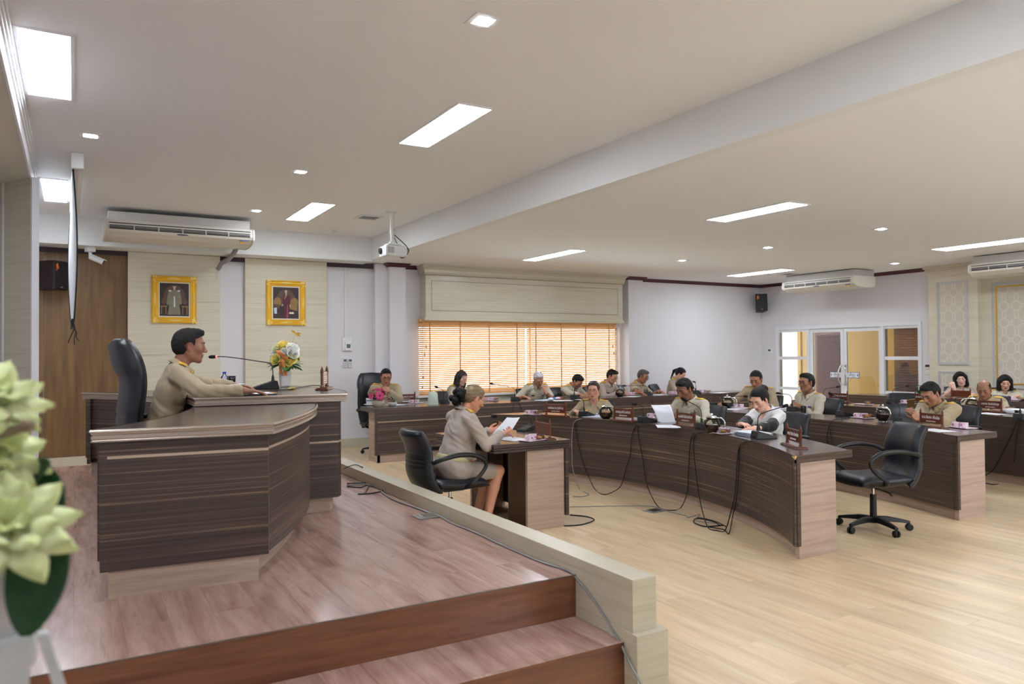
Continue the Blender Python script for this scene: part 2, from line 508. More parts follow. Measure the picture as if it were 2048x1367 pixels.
for o_, z in ((0.0, 2.965), (0.03, 2.965), (0.035, 2.985), (0.045, 3.0), (0.05, 3.05), (0.075, 3.09), (0.10, 3.11), (0.10, 3.13)):
    rings.append([(vx0+0.05-o_, YB, z), (vx0+0.05-o_, vf+0.03-o_, z), (vx1-0.05+o_, vf+0.03-o_, z), (vx1-0.05+o_, YB, z)])
m.loft(rings)
val = struct(m.build('window_valance', 'beige_laminate'))
plain('groove_beige', (132, 122, 98), 0.6)
m = MB()
for z0, z1 in ((2.33, 2.340), (2.855, 2.863)): m.box(5.43, vf+0.0175, z0, 9.56, vf+0.021, z1)
m.box(5.43, vf+0.0175, 2.33, 5.438, vf+0.021, 2.863).box(9.552, vf+0.0175, 2.33, 9.56, vf+0.021, 2.863)
m.box(vx0+0.03, vf+0.016, 2.955, vx1-0.03, vf+0.021, 2.967)
m.build('groove', 'groove_beige', val)

# wooden blinds: thin translucent slats on tapes
m_, nt, b = new_mat('blind_wood')
nt.nodes.remove(b)
df = nt.nodes.new('ShaderNodeBsdfDiffuse'); df.inputs['Color'].default_value = rgba((244, 212, 166))
tl = nt.nodes.new('ShaderNodeBsdfTranslucent'); tl.inputs['Color'].default_value = rgba((255, 230, 186))
mx = nt.nodes.new('ShaderNodeMixShader'); mx.inputs[0].default_value = 0.48
nt.links.new(df.outputs[0], mx.inputs[1]); nt.links.new(tl.outputs[0], mx.inputs[2])
nt.links.new(mx.outputs[0], nt.nodes['Material Output'].inputs[0])
plain('blind_tape', (206, 150, 92), 0.7)
def blind(x0, x1, label, zdrop):
    o = thing('venetian_blind', label, 'blind', ((x0+x1)/2, 12.30, 2.2), 0, 'wooden venetian blinds in the window')
    w = (x1-x0)/2
    m = MB().box(-w, -0.03, -0.06, w, 0.03, 0.0)
    m.build('head_rail', 'blind_wood', o)
    n = 37
    top, bot = -0.075, -(2.2-0.855)
    sl = MB()
    a = R_(34)
    for i in range(n):
        z = top+(bot-top)*i/(n-1)
        dy, dz = 0.0245*math.cos(a), 0.0245*math.sin(a)
        sl._add([(-w, -dy, z+dz), (w, -dy, z+dz), (w, dy, z-dz), (-w, dy, z-dz), (-w, -dy, z+dz+0.0025), (w, -dy, z+dz+0.0025), (w, dy, z-dz+0.0025), (-w, dy, z-dz+0.0025)],
                [(0, 3, 2, 1), (4, 5, 6, 7), (0, 1, 5, 4), (1, 2, 6, 5), (2, 3, 7, 6), (3, 0, 4, 7)])
    sl.build('slats', 'blind_wood', o)
    MB().box(-w, -0.028, bot-0.03, w, 0.028, bot-0.008).build('bottom_rail', 'blind_wood', o)
    for t in (-w+0.2, -w+0.2+(2*w-0.4)/3, -w+0.2+2*(2*w-0.4)/3, w-0.2):
        MB().box(t-0.012, -0.0275, bot-0.008, t+0.012, -0.0265, -0.06).build('ladder_tape', 'blind_tape', o)
    s = -1 if x0 < 7 else 1
    xs = s*(w-0.12)
    c = MB()
    for k, (dx, zl) in enumerate(((0.0, -0.48), (0.03, -0.62), (0.06, -1.02), (0.075, -1.2))):
        c.tube([(xs+s*dx, -0.045, -0.05), (xs+s*dx, -0.045, zl)], 0.0025, 5)
        c.lathe([(0.004, 0.03), (0.012, 0.015), (0.014, -0.01), (0.008, -0.03)], (xs+s*dx, -0.045, zl-0.02), 8)
    c.build('pull_cord', 'blind_tape', o)
    return o
blind(5.25, 7.445, 'left wooden venetian blind, behind the long-haired woman, with cords hanging at its left end', 0)
blind(7.465, 9.62, 'right wooden venetian blind, behind the bowed men, with cords hanging at its right end', 0)

# ---------------------------------------------------------------- stage, steps and parapet
def two_tone(m, name, tops, sides):
    o = m.build(name, [tops, sides])
    for p in o.data.polygons:
        p.material_index = 0 if p.normal.z > 0.5 else 1
    return struct(o)
two_tone(MB().box(XL, 3.225, 0.0, 2.245, 9.2, ZS), 'floor_stage', 'stage_wood', 'step_wood')
two_tone(MB().box(XL, 2.82, 0.0, 2.245, 3.225, 0.21), 'floor_step', 'stage_wood', 'step_wood')
two_tone(MB().box(XL, 9.2, 0.0, 2.245, 9.6, 0.21), 'floor_step.001', 'stage_wood', 'step_wood')
struct(MB().box(XL, 3.222, ZS-0.001, 2.245, 3.232, ZS+0.004).build('trim_8', 'profile_groove'))
m = MB().box(2.245, 2.765, 0.0, 2.388, 9.64, 0.512)
m.box(2.236, 2.725, 0.0, 2.425, 2.93, 0.265)
struct(m.build('trim_9', 'beige_laminate', bevel=0.002))

# backdrop on the left: shallow bulkhead under the high ceiling and its closing panel
m = MB().box(XL, 2.9, 3.30, -0.37, 9.2, ZH)
struct(m.build('trim_10', 'beige_panel'))
m = MB()
m.box(-0.37, 2.9, 3.28, -0.355, 9.2, ZH).box(-0.355, 2.9, 3.40, -0.342, 9.2, ZH).box(-0.342, 2.9, 3.43, -0.330, 9.2, ZH).box(-0.33, 2.9, 3.462, -0.318, 9.2, ZH)
struct(m.build('trim_11', 'white_paint'))
m = MB()
a, b_ = Vector((-0.345, 8.56)), Vector((-0.74, 9.24))
d = (b_-a).normalized(); n = Vector((d.y, -d.x))*-1
q = [a, b_, b_-n*0.05, a-n*0.05]
m.prism([tuple(p) for p in q], ZS, 3.30)
struct(m.build('wall_backdrop', 'beige_panel'))
m = MB()
for s0 in (-0.004, 0.52):
    p = a+d*s0
    m.prism([tuple(p-n*0.055), tuple(p+d*0.022-n*0.055), tuple(p+d*0.022+n*0.012), tuple(p+n*0.012)], ZS, 3.30)
struct(m.build('trim_12', 'white_paint'))
struct(MB().box(XL, 9.24, ZS, -0.74, 9.30, 3.3).build('wall_backdrop.001', 'wall_paint'))

# ---------------------------------------------------------------- right wall: pilaster and framed damask panels
m_, nt, b = new_mat('damask')
tc = nt.nodes.new('ShaderNodeTexCoord')
sp = nt.nodes.new('ShaderNodeSeparateXYZ'); nt.links.new(tc.outputs['Object'], sp.inputs[0])
def mth(op, a, b_=None, c=None):
    n = nt.nodes.new('ShaderNodeMath'); n.operation = op
    for i, v in enumerate((a, b_, c)):
        if v is None: continue
        if isinstance(v, (int, float)): n.inputs[i].default_value = v
        else: nt.links.new(v, n.inputs[i])
    return n.outputs[0]
# ogee lattice: |sin| contours of two shifted waves
py, pz = mth('MULTIPLY', sp.outputs['Y'], 2*PI/0.20), mth('MULTIPLY', sp.outputs['Z'], 2*PI/0.29)
cy, cz = mth('COSINE', py), mth('COSINE', pz)
cz2 = mth('COSINE', mth('ADD', pz, mth('MULTIPLY', mth('SINE', pz), 0.55)))
sm = mth('ADD', cy, cz2)
ab = mth('ABSOLUTE', mth('SUBTRACT', mth('ABSOLUTE', sm), 0.30))
ln = mth('LESS_THAN', ab, 0.12)
mxd = nt.nodes.new('ShaderNodeMix'); mxd.data_type = 'RGBA'
mxd.inputs[6].default_value = rgba((204, 196, 182)); mxd.inputs[7].default_value = rgba((226, 221, 208))
nt.links.new(ln, mxd.inputs[0]); nt.links.new(mxd.outputs[2], b.inputs['Base Color'])
b.inputs['Roughness'].default_value = 0.6
plain('moulding_grey', (196, 196, 194), 0.45)
PX = 13.84
struct(MB().box(PX, 7.38, 0, XR, 8.27, 3.0).build('wall_pilaster', 'beige_panel'))
m = MB().box(PX-0.02, 7.36, 2.93, XR, 8.285, 3.04)
m.box(PX-0.05, 7.30, 3.04, XR, 8.31, 3.075).box(PX-0.08, 7.28, 3.075, XR, 8.33, 3.13)
struct(m.build('trim_13', 'beige_panel', bevel=0.006))
def framed(x, y0, y1, z0, z1, name, gold=False):
    m = MB()
    t = 0.035
    for k, (o_, w, pr) in enumerate(((0.0, 0.016, 0.020), (0.018, 0.022, 0.012))):
        a0, a1, c0, c1 = y0+o_, y1-o_, z0+o_, z1-o_
        m.box(x-pr, a0, c0, x+0.01, a1, c0+w).box(x-pr, a0, c1-w, x+0.01, a1, c1).box(x-pr, a0, c0+w, x+0.01, a0+w, c1-w).box(x-pr, a1-w, c0+w, x+0.01, a1, c1-w)
    o = struct(m.build(name, 'moulding_grey'))
    MB().box(x-0.004, y0+t, z0+t, x+0.004, y1-t, z1-t).build('damask_panel', 'damask', o)
    if gold:
        g = MB(); w = 0.022; e = t+0.03
        g.box(x-0.016, y0+e, z0+e, x, y1-e, z0+e+w).box(x-0.016, y0+e, z1-e-w, x, y1-e, z1-e).box(x-0.016, y0+e, z0+e+w, x, y0+e+w, z1-e-w).box(x-0.016, y1-e-w, z0+e+w, x, y1-e, z1-e-w)
        g.build('gold_bead', 'gold_flat', o)
    return o
framed(PX, 7.55, 8.10, 1.30, 2.82, 'trim_14')
framed(PX, 7.55, 8.10, 0.25, 1.18, 'trim_15')
struct(MB().box(13.95, 3.2, 0, XR, 7.38, 2.86).build('wall_right_panel', 'beige_panel'))
framed(13.95, 3.6, 7.20, 0.9, 2.74, 'trim_16', True)
struct(MB().box(PX, 2.3, 0, XR, 3.2, 3.0).build('wall_pilaster.001', 'beige_panel'))

# ---------------------------------------------------------------- glazed doors in the right wall and the corridor behind them
plain('door_white', (232, 234, 238), 0.35)
plain('corridor_yellow', (196, 162, 96), 0.8)
plain('corridor_grey', (120, 112, 104), 0.8)
plain('shutter_brown', (92, 56, 48), 0.5)
plain('blue_sign', (40, 90, 190), 0.5)
glassy('door_glass', (244, 246, 246), 1.6)
y = [DY1, 11.08, 10.217, 9.31, DY0]
m = MB()
xf0, xf1 = 13.97, 14.11
m.box(xf0, DY0, 2.052, xf1, DY1, DZ1).box(xf0, DY0, 0, xf1, DY0+0.07, 2.06).box(xf0, DY1-0.07, 0, xf1, DY1, 2.06)
m.box(xf0+0.002, y[1]-0.035, 0, xf1-0.002, y[1]+0.035, 2.06).box(xf0+0.002, y[3]-0.035, 0, xf1-0.002, y[3]+0.035, 2.06)
struct(m.build('trim_17', 'door_white', bevel=0.004))
def sidelight(y0, y1, name):
    m = MB()
    for z0, z1 in ((0.0, 0.10), (0.70, 0.76), (1.38, 1.45), (2.0, 2.06)): m.box(14.0, y0, z0, 14.07, y1, z1)
    o = struct(m.build(name, 'door_white', bevel=0.003))
    for z0, z1 in ((0.10, 0.70), (0.76, 1.38), (1.45, 2.0)):
        MB().box(14.03, y0, z0, 14.038, y1, z1).build('pane', 'door_glass', o)
    return o
sidelight(y[1]+0.035, y[0]-0.07, 'window_2')
sl3 = sidelight(y[4]+0.07, y[3]-0.035, 'window_3')
def leaf(y0, y1, name, hy, sgn):
    m = MB()
    m.box(14.02, y0, 0.12, 14.06, y0+0.07, 1.97).box(14.02, y1-0.07, 0.12, 14.06, y1, 1.97).box(14.02, y0, 1.97, 14.06, y1, 2.05).box(14.02, y0, 0.02, 14.06, y1, 0.12)
    o = struct(m.build(name, 'door_white', bevel=0.003))
    MB().box(14.036, y0+0.07, 0.12, 14.044, y1-0.07, 1.97).build('pane', 'door_glass', o)
    h = MB()
    for s in (-1,):
        h.tube(bez((14.0, hy, 0.86), (13.93, hy-0.05*sgn, 0.95), (13.93, hy-0.05*sgn, 1.17), (14.0, hy, 1.26), 14), 0.014, 10)
    h.box(13.985, hy-0.015, 0.84, 14.03, hy+0.015, 0.88).box(13.985, hy-0.015, 1.24, 14.03, hy+0.015, 1.28)
    h.build('handle', 'chrome', o, smooth=True)
    return o
d1 = leaf(y[2]+0.002, y[1]-0.035, 'door_1', y[2]+0.05, -1)
d2 = leaf(y[3]+0.035, y[2]-0.002, 'door_2', y[2]-0.05, 1)
def txt(body, size, loc, rot, mat, parent, name='lettering', align='CENTER', extrude=0.0008, squash=None):
    c = bpy.data.curves.new('lettering', 'FONT')
    c.body = body; c.size = size; c.align_x = align; c.align_y = 'CENTER'; c.extrude = extrude
    t = bpy.data.objects.new('tmp', c)
    COL.objects.link(t)
    dg = bpy.context.evaluated_depsgraph_get()
    me = bpy.data.meshes.new_from_object(t.evaluated_get(dg))
    bpy.data.objects.remove(t); bpy.data.curves.remove(c)
    me.materials.clear(); me.materials.append(MAT[mat])
    if squash:
        xs = [v.co.x for v in me.vertices]
        if xs:
            k = min(1.0, squash/(max(xs)-min(xs)))
            for v in me.vertices: v.co.x *= k
    o = bpy.data.objects.new(name, me); COL.objects.link(o)
    o.location = loc; o.rotation_euler = rot; o.parent = parent
    return o
plain('sign_white', (236, 240, 246), 0.5)
plain('sign_navy', (30, 60, 120), 0.5)
for yy_, nm, sg in ((10.60, 'blue and white push sticker on the left door leaf, arrow at its left', 1), (9.98, 'blue and white push sticker on the right door leaf, arrow at its right', -1)):
    o = thing('door_sticker', nm, 'sticker', (14.03, yy_, 1.06), -PI/2, 'push stickers on the glass doors')
    w_ = 0.155 if sg > 0 else 0.12
    yo = 10.42 if sg > 0 else 10.01
    o.location = (14.032, yo, 1.06)
    MB().box(-0.145, -0.002, -0.065, 0.145, 0.002, 0.065).build('backing', 'sign_navy', o)
    MB().box(-0.135, -0.004, -0.055, 0.135, 0.0, 0.055).build('face', 'sign_white', o)
    txt('เลื่อน', 0.075, (0.02*sg, -0.0055, 0.008), (PI/2, 0, 0), 'sign_navy', o, squash=0.17)
    MB().box(-0.02, -0.0055, -0.045, 0.06, -0.004, -0.037).build('underline', 'sign_navy', o)
    a = MB(); ax = -0.108*sg
    a._add([(ax-0.012, -0.0055, 0), (ax, -0.0055, 0.035), (ax+0.012, -0.0055, 0), (ax, -0.0055, -0.035)], [(0, 1, 2, 3)])
    a.build('arrow', 'sign_navy', o)
# corridor
cx1 = 16.4
struct(MB().box(14.15, 6.6, -0.06, cx1, 14.6, 0).build('floor_corridor', 'floor_oak'))
struct(MB().box(14.15, 6.6, 2.7, cx1, 14.6, 2.8).build('ceiling_corridor', 'ceiling_paint'))
m = MB().box(cx1, 6.6, 0, cx1+0.1, 14.6, 2.75).box(14.15, 6.5, 0, cx1, 6.6, 2.75).box(14.15, 14.6, 0, cx1, 14.7, 2.75)
struct(m.build('wall_corridor', 'corridor_yellow'))
def cor(px0, px1):   # two photographed columns -> positions along the corridor wall
    return sorted((on_x(px0, 720, cx1).y, on_x(px1, 720, cx1).y))
a0, a1 = cor(1638, 1682)
m = MB().box(cx1-0.05, a0-0.08, 0, cx1, a1+0.08, 2.12)
struct(m.build('door_3', 'shutter_brown'))
m = MB()
for k in range(44):
    z = 0.12+k*0.043
    m._add([(cx1-0.06, a0, z), (cx1-0.06, a1, z), (cx1-0.085, a1, z-0.03), (cx1-0.085, a0, z-0.03), (cx1-0.052, a0, z-0.004), (cx1-0.052, a1, z-0.004), (cx1-0.07, a1, z-0.034), (cx1-0.07, a0, z-0.034)],
           [(0, 1, 2, 3), (4, 7, 6, 5), (0, 3, 7, 4), (1, 5, 6, 2), (0, 4, 5, 1), (3, 2, 6, 7)])
m.build('louvres', 'shutter_brown', bpy.data.objects['door_3'])
emit('frosted_daylight', (250, 244, 226), 0.7)
a0, a1 = cor(1558, 1598)
o = struct(MB().box(cx1-0.04, a0, 0.0, cx1, a1, 2.25).build('window_4', 'frosted_daylight'))
MB().box(cx1-0.06, a0-0.10, 0, cx1, a0, 2.32).box(cx1-0.06, a1, 0, cx1, a1+0.08, 2.32).box(cx1-0.06, a0, 2.25, cx1, a1, 2.32).build('frame', 'corridor_yellow', o)
a0, a1 = cor(1790, 1850)
o = struct(MB().box(cx1-0.03, a0, 0.3, cx1, a1, 2.3).build('window_5', 'corridor_grey'))  # reflection of the blinds in the side glass, modelled as a slatted panel
m = MB()
for k in range(34):
    z = 0.35+k*0.055
    m.box(cx1-0.06, a0+0.02, z, cx1-0.045, a1-0.02, z+0.032)
m.build('slats', 'shutter_brown', o)
lp = struct(MB().box(15.0, 9.2, 2.66, 15.6, 10.4, 2.70).build('ceiling_corridor.001', 'corridor_glow'))
# ---------------------------------------------------------------- ceiling lights
def ceiling_panel(x0, y0, x1, y1, z, label):
    o = thing('ceiling_light_panel', label, 'ceiling light', ((x0+x1)/2, (y0+y1)/2, z), 0, 'recessed fluorescent ceiling panels')
    w, l = (x1-x0)/2, (y1-y0)/2
    m = MB(); t = 0.022
    m.box(-w, -l, -0.008, w, -l+t, 0).box(-w, l-t, -0.008, w, l, 0).box(-w, -l+t, -0.008, -w+t, l-t, 0).box(w-t, -l+t, -0.008, w, l-t, 0)
    m.build('frame', 'white_paint', o)
    MB().box(-w+t, -l+t, -0.004, w-t, l-t, -0.001).build('diffuser', 'panel_glow', o)
    return o
ceiling_panel(2.54, 5.17, 2.87, 6.45, ZH, 'bright ceiling panel near the middle of the high ceiling, nearer of its two in that row')
ceiling_panel(2.58, 9.46, 2.92, 10.86, ZH, 'bright ceiling panel on the high ceiling beside the square air vent')
ceiling_panel(-0.315, 5.20, 0.0, 6.54, ZH, 'large bright ceiling panel beside the white cornice in the top left corner')
ceiling_panel(-0.34, 9.52, -0.06, 10.92, ZH, 'bright ceiling panel behind the hanging projection screen at far left')
ceiling_panel(6.42, 5.30, 6.77, 6.52, ZL, 'long bright panel on the low ceiling, nearest one right of the beam')
ceiling_panel(6.46, 9.32, 6.76, 10.80, ZL, 'bright panel on the low ceiling above the window valance')
ceiling_panel(11.55, 9.72, 11.97, 11.15, ZL, 'bright panel on the low ceiling in front of the air conditioner above the doors')
ceiling_panel(11.42, 5.4, 11.87, 6.80, ZL, 'bright panel on the low ceiling cut off by the right picture edge')
for x0, x1, z in ((2.54, 2.87, ZH), (-0.31, 0.0, ZH), (6.42, 6.77, ZL), (11.5, 11.9, ZL)):
    ceiling_panel(x0, 1.1, x1, 2.4, z, 'ceiling panel in the row nearest the camera, outside the picture')

def downlight(x, y, z, label, s=1.0):
    o = thing('downlight', label, 'downlight', (x, y, z), 0, 'small square ceiling downlights')
    w = 0.085*s
    m = MB(); t = 0.03*s
    m.box(-w, -w, -0.006, w, -w+t, 0).box(-w, w-t, -0.006, w, w, 0).box(-w, -w+t, -0.006, -w+t, w-t, 0).box(w-t, -w+t, -0.006, w, w-t, 0)
    m.build('frame', 'white_plastic', o)
    MB().lathe([(0.001, -0.010), (0.040*s, -0.010), (0.046*s, -0.006), (0.046*s, -0.001), (0.001, -0.001)], n=20).build('lamp', 'spot_glow', o, smooth=True)
    return o
downlight(2.05, 3.83, ZH, 'downlight at the top middle of the picture, the largest and nearest one')
downlight(0.12, 7.51, ZH, 'downlight between the left cornice and the projection screen')
downlight(2.06, 7.95, ZH, 'downlight in the middle of the high ceiling, left of the long bright panel')
downlight(2.10, 10.38, ZH, 'downlight above the right end of the air conditioner over the portraits')
downlight(8.95, 5.95, ZL, 'downlight on the low ceiling, the nearest of the row of three at right')
downlight(9.00, 7.82, ZL, 'downlight on the low ceiling, middle one of the row of three')
downlight(8.95, 9.61, ZL, 'downlight on the low ceiling, farthest of the row of three, nearest the window wall')
downlight(12.72, 8.20, ZL, 'downlight close to the maroon cornice near the right pilaster')
for x, y, z in ((2.05, 1.6, ZH), (8.95, 4.0, ZL), (8.95, 2.1, ZL), (12.72, 4.4, ZL)):
    downlight(x, y, z, 'downlight outside the picture, in the row nearest the camera')

def vent(x, y, z, s, label):
    o = thing('ceiling_vent', label, 'vent', (x, y, z), 0, 'square ceiling vents')
    m = MB(); w = s/2
    m.box(-w, -w, -0.014, w, -w+0.05, 0).box(-w, w-0.05, -0.014, w, w, 0).box(-w, -w+0.05, -0.014, -w+0.05, w-0.05, 0).box(w-0.05, -w+0.05, -0.014, w, w-0.05, 0)
    m.build('frame', 'white_plastic', o, bevel=0.004)
    g = MB()
    for k in range(9):
        t = -w+0.055+k*(s-0.11)/8
        g.box(t-0.006, -w+0.05, -0.010, t+0.006, w-0.05, -0.002)
    g.box(-w+0.05, -w+0.05, -0.003, w-0.05, w-0.05, 0)
    g.build('grille', 'grey_plastic', o)
vent(3.58, 10.14, ZH, 0.34, 'square white air vent in the high ceiling beside the projector mount')
vent(12.42, 10.3, ZL, 0.34, 'square white air vent in the low ceiling beside the air conditioner over the doors')
o = MB().lathe([(0.001, -0.035), (0.03, -0.035), (0.05, -0.018), (0.055, 0.0), (0.001, 0.0)], n=20).build('smoke_detector', 'white_plastic', smooth=True, loc=(3.5, 11.45, ZH))
tag(o, 'small smoke detector on the high ceiling above the right portrait', 'smoke detector')

# ---------------------------------------------------------------- ceiling hung air conditioners
plain('ac_shell', (222, 218, 206), 0.4)
plain('ac_top', (196, 192, 186), 0.5)
plain('ac_logo', (74, 84, 104), 0.4)
plain('sticker_blue', (60, 78, 130), 0.5)
plain('sticker_yellow', (230, 184, 70), 0.5)
def air_con(loc, rz, L, label):
    """front faces -Y, top touches z=loc.z"""
    o = thing('air_conditioner', label, 'air conditioner', loc, rz, 'ceiling hung air conditioners')
    h = L/2
    MB().box(-h+0.05, 0.0, -0.135, h-0.05, 0.62, -0.004).build('top_housing', 'ac_top', o, bevel=0.006)
    prof = [(-0.05, -0.125), (-0.075, -0.15), (-0.078, -0.245), (-0.06, -0.275), (0.06, -0.325), (0.30, -0.345), (0.56, -0.335), (0.62, -0.29), (0.62, -0.125)]
    m = MB()
    m.loft([[(x, p[0], p[1]) for p in prof] for x in (-h+0.03, h-0.03)])
    m.build('body', 'ac_shell', o, bevel=0.006)
    for s in (-1, 1):
        m = MB()
        pr2 = [(a*1.0-0.012 if a < 0.3 else a+0.01, b-0.008 if b < -0.2 else b) for a, b in prof]
        m.loft([[(s*(h-0.03), p[0], p[1]) for p in pr2], [(s*h, p[0]*0.92, p[1]*0.97-0.006) for p in pr2]])
        m.build('end_cap', 'ac_shell', o, bevel=0.01)
    g = MB()
    g.box(-h+0.06, -0.084, -0.162, h-0.06, -0.076, -0.172).box(-h+0.06, -0.083, -0.195, h-0.06, -0.076, -0.245)
    g.build('outlet_slot', 'dark_slot', o)
    v = MB()
    for k in range(7):
        x = -h+0.06+k*(L-0.12)/6
        v.box(x-0.008, -0.088, -0.245, x+0.008, -0.08, -0.195)
    v.box(-h+0.06, -0.087, -0.214, h-0.06, -0.082, -0.208).box(-h+0.06, -0.087, -0.230, h-0.06, -0.082, -0.227)
    v.build('vane', 'ac_top', o)
    MB().ell((0, -0.068, -0.268), (0.075, 0.012, 0.010), 16, 8).build('badge', 'ac_logo', o)
    m = MB().mat(0).box(h-0.20, -0.055, -0.282, h-0.09, -0.048, -0.296).mat(1).box(h-0.19, -0.02, -0.30, h-0.13, -0.01, -0.325)
    m.build('sticker', ['sticker_blue', 'sticker_yellow'], o)
    return o
ac1 = air_con((1.25, 10.95, 3.45), 0, 1.86, 'long white air conditioner hung above the two gold framed portraits')
MB().tube([(0.78, 0.40, -0.30), (0.80, 0.75, -0.36), (0.80, 1.2, -0.40), (0.72, 1.36, -0.45), (0.66, 1.37, -0.56)], 0.035, 10).build('drain_pipe', 'grey_plastic', ac1, smooth=True)
MB().tube([(0.66, 1.37, -0.55), (0.645, 1.36, -0.66), (0.65, 1.36, -0.72), (0.66, 1.365, -0.66), (0.675, 1.37, -0.57)], 0.011, 8).build('pipe_loop', 'white_plastic', ac1, smooth=True)
ac2 = air_con((12.75, 9.83, 3.12), -PI/2, 1.66, 'white air conditioner hung from the low ceiling over the glass doors')
ac3 = air_con((12.95, 6.12, 3.12), -PI/2, 1.80, 'white air conditioner cut off by the right picture edge, before the damask panel')

# ---------------------------------------------------------------- projector on its pole
o = thing('projector', 'white ceiling projector on a pole beside the beam', 'projector', (3.73, 9.65, ZH), R_(180))
m = MB().lathe([(0.001, -0.012), (0.085, -0.012), (0.085, 0.0), (0.001, 0)], n=24)
m.tube([(0, 0, -0.01), (0, 0, -0.33)], 0.026, 14).tube([(0, 0, -0.3), (0, 0, -0.44)], 0.018, 12)
m.box(-0.10, -0.09, -0.455, 0.08, 0.09, -0.435).box(-0.03, -0.03, -0.44, 0.03, 0.03, -0.40)
m.build('mount_pole', 'white_plastic', o, smooth='auto')
plain('projector_white', (226, 228, 230), 0.4)
MB().box(-0.17, -0.13, -0.605, 0.13, 0.13, -0.465).build('body', 'projector_white', o, bevel=0.012)
m = MB().lathe([(0.001, 0.0), (0.042, 0.0), (0.042, 0.022), (0.034, 0.03), (0.001, 0.024)], (0.128, -0.06, -0.53), 20, 'X')
m.build('lens', 'black_plastic', o, smooth='auto')
m, m2 = MB(), MB()
for k in range(5): m.box(0.02+k*0.018, 0.1305, -0.57, 0.03+k*0.018, 0.132, -0.49)
for k in range(5): m2.box(-0.02+k*0.018, -0.132, -0.57, -0.01+k*0.018, -0.1305, -0.49)
m.build('vent_slots', 'grey_plastic', o); m2.build('vent_slots', 'grey_plastic', o)
m = MB().tube(smooth_path([(-0.03, 0.02, -0.31), (-0.14, 0.03, -0.40), (-0.22, 0.02, -0.47), (-0.235, 0.0, -0.54), (-0.17, 0.0, -0.61), (-0.12, 0.0, -0.61)]), 0.006, 6)
m.tube(smooth_path([(-0.03, 0.02, -0.35), (-0.08, 0.03, -0.44), (-0.17, 0.02, -0.47), (-0.24, 0.01, -0.49), (-0.23, 0, -0.55), (-0.17, 0, -0.56)]), 0.005, 6)
m.build('cable', 'black_rubber', o, smooth=True)

# ---------------------------------------------------------------- loudspeakers, camera, screen
plain('speaker_body', (36, 20, 22), 0.45)
plain('speaker_dark', (22, 22, 25), 0.55)
plain('flame_sticker', (226, 120, 40), 0.5)
plain('flame_red', (200, 44, 40), 0.5)
def speaker(loc, rz, label, body, brk=0.2):
    o = thing('loudspeaker', label, 'loudspeaker', loc, rz, 'wall mounted loudspeakers')
    w, d, h = 0.135, 0.14, 0.20
    m = MB()
    pl = [(-w, -d), (w, -d), (w*0.62, d), (-w*0.62, d)]
    m.prism(pl, -h, h)
    m.build('cabinet', body, o, bevel=0.012)
    MB().box(-w+0.012, -d-0.012, -h+0.015, w-0.012, -d-0.001, h-0.015).build('grille', 'speaker_dark', o, bevel=0.008)
    m = MB().mat(0)
    m._add([(-w+0.03, -d-0.0135, 0.05), (-w+0.085, -d-0.0135, 0.10), (-w+0.06, -d-0.0135, 0.165), (-w+0.03, -d-0.0135, 0.14)], [(0, 1, 2, 3)])
    m.mat(1)._add([(-w+0.03, -d-0.0137, 0.05), (-w+0.06, -d-0.0137, 0.07), (-w+0.04, -d-0.0137, 0.12)], [(0, 1, 2)])
    m.build('flame_sticker', ['flame_sticker', 'flame_red'], o)
    MB().box(-0.03, d-0.02, -0.05, 0.03, d+brk, 0.05).build('bracket', 'black_plastic', o)
    MB().box(-0.02, -d-0.0145, -h+0.03, 0.02, -d-0.012, -h+0.045).build('badge', 'grey_plastic', o)
    return o
s1 = speaker((-0.27, 12.17, 2.69), R_(52), 'dark red brown loudspeaker on the timber wall at far left', 'speaker_body')
txt('PA', 0.035, (-0.136, 0.0, 0.15), (PI/2, 0, -PI/2), 'letter_white', s1)
s2 = speaker((13.70, 12.14, 2.68), R_(-38), 'black loudspeaker in the far right corner under the maroon cornice', 'speaker_dark', 0.20)
s2.rotation_euler = (R_(-6), 0, R_(-38))
bpy.data.objects.remove([c for c in s1.children if c.name.startswith('lettering')][0])
MB().tube(smooth_path([(0, 0.15, 0.1), (0.01, 0.16, 0.25), (0.02, 0.17, 0.42)]), 0.003, 5).build('cable', 'grey_plastic', s2)

o = thing('security_camera', 'white bullet security camera on the timber wall beside the dark cornice', 'camera', (0.19, 12.05, 3.10), R_(25))
MB().box(-0.055, -0.055, -0.07, 0.055, 0.055, 0.005).build('junction_box', 'white_plastic', o, bevel=0.012)
MB().tube([(0, 0, -0.06), (0.0, -0.01, -0.12), (0.02, -0.03, -0.15)], 0.022, 10).build('arm', 'white_plastic', o, smooth=True)
M = Matrix.Translation((0.05, -0.07, -0.17)) @ Matrix.Rotation(R_(50), 4, 'Z') @ Matrix.Rotation(R_(24), 4, 'X')
m = MB().xf(M).lathe([(0.001, 0.09), (0.036, 0.09), (0.040, 0.08), (0.040, -0.09), (0.034, -0.10), (0.001, -0.10)], (0, 0, 0), 18, 'Y')
m.build('body', 'white_plastic', o, smooth='auto')
MB().xf(M).lathe([(0.001, -0.104), (0.032, -0.104), (0.032, -0.098), (0.001, -0.098)], (0, 0, 0), 18, 'Y').build('lens', 'black_plastic', o)
MB().xf(M).box(-0.043, -0.125, 0.030, 0.043, 0.07, 0.042).build('hood', 'white_plastic', o, bevel=0.004)

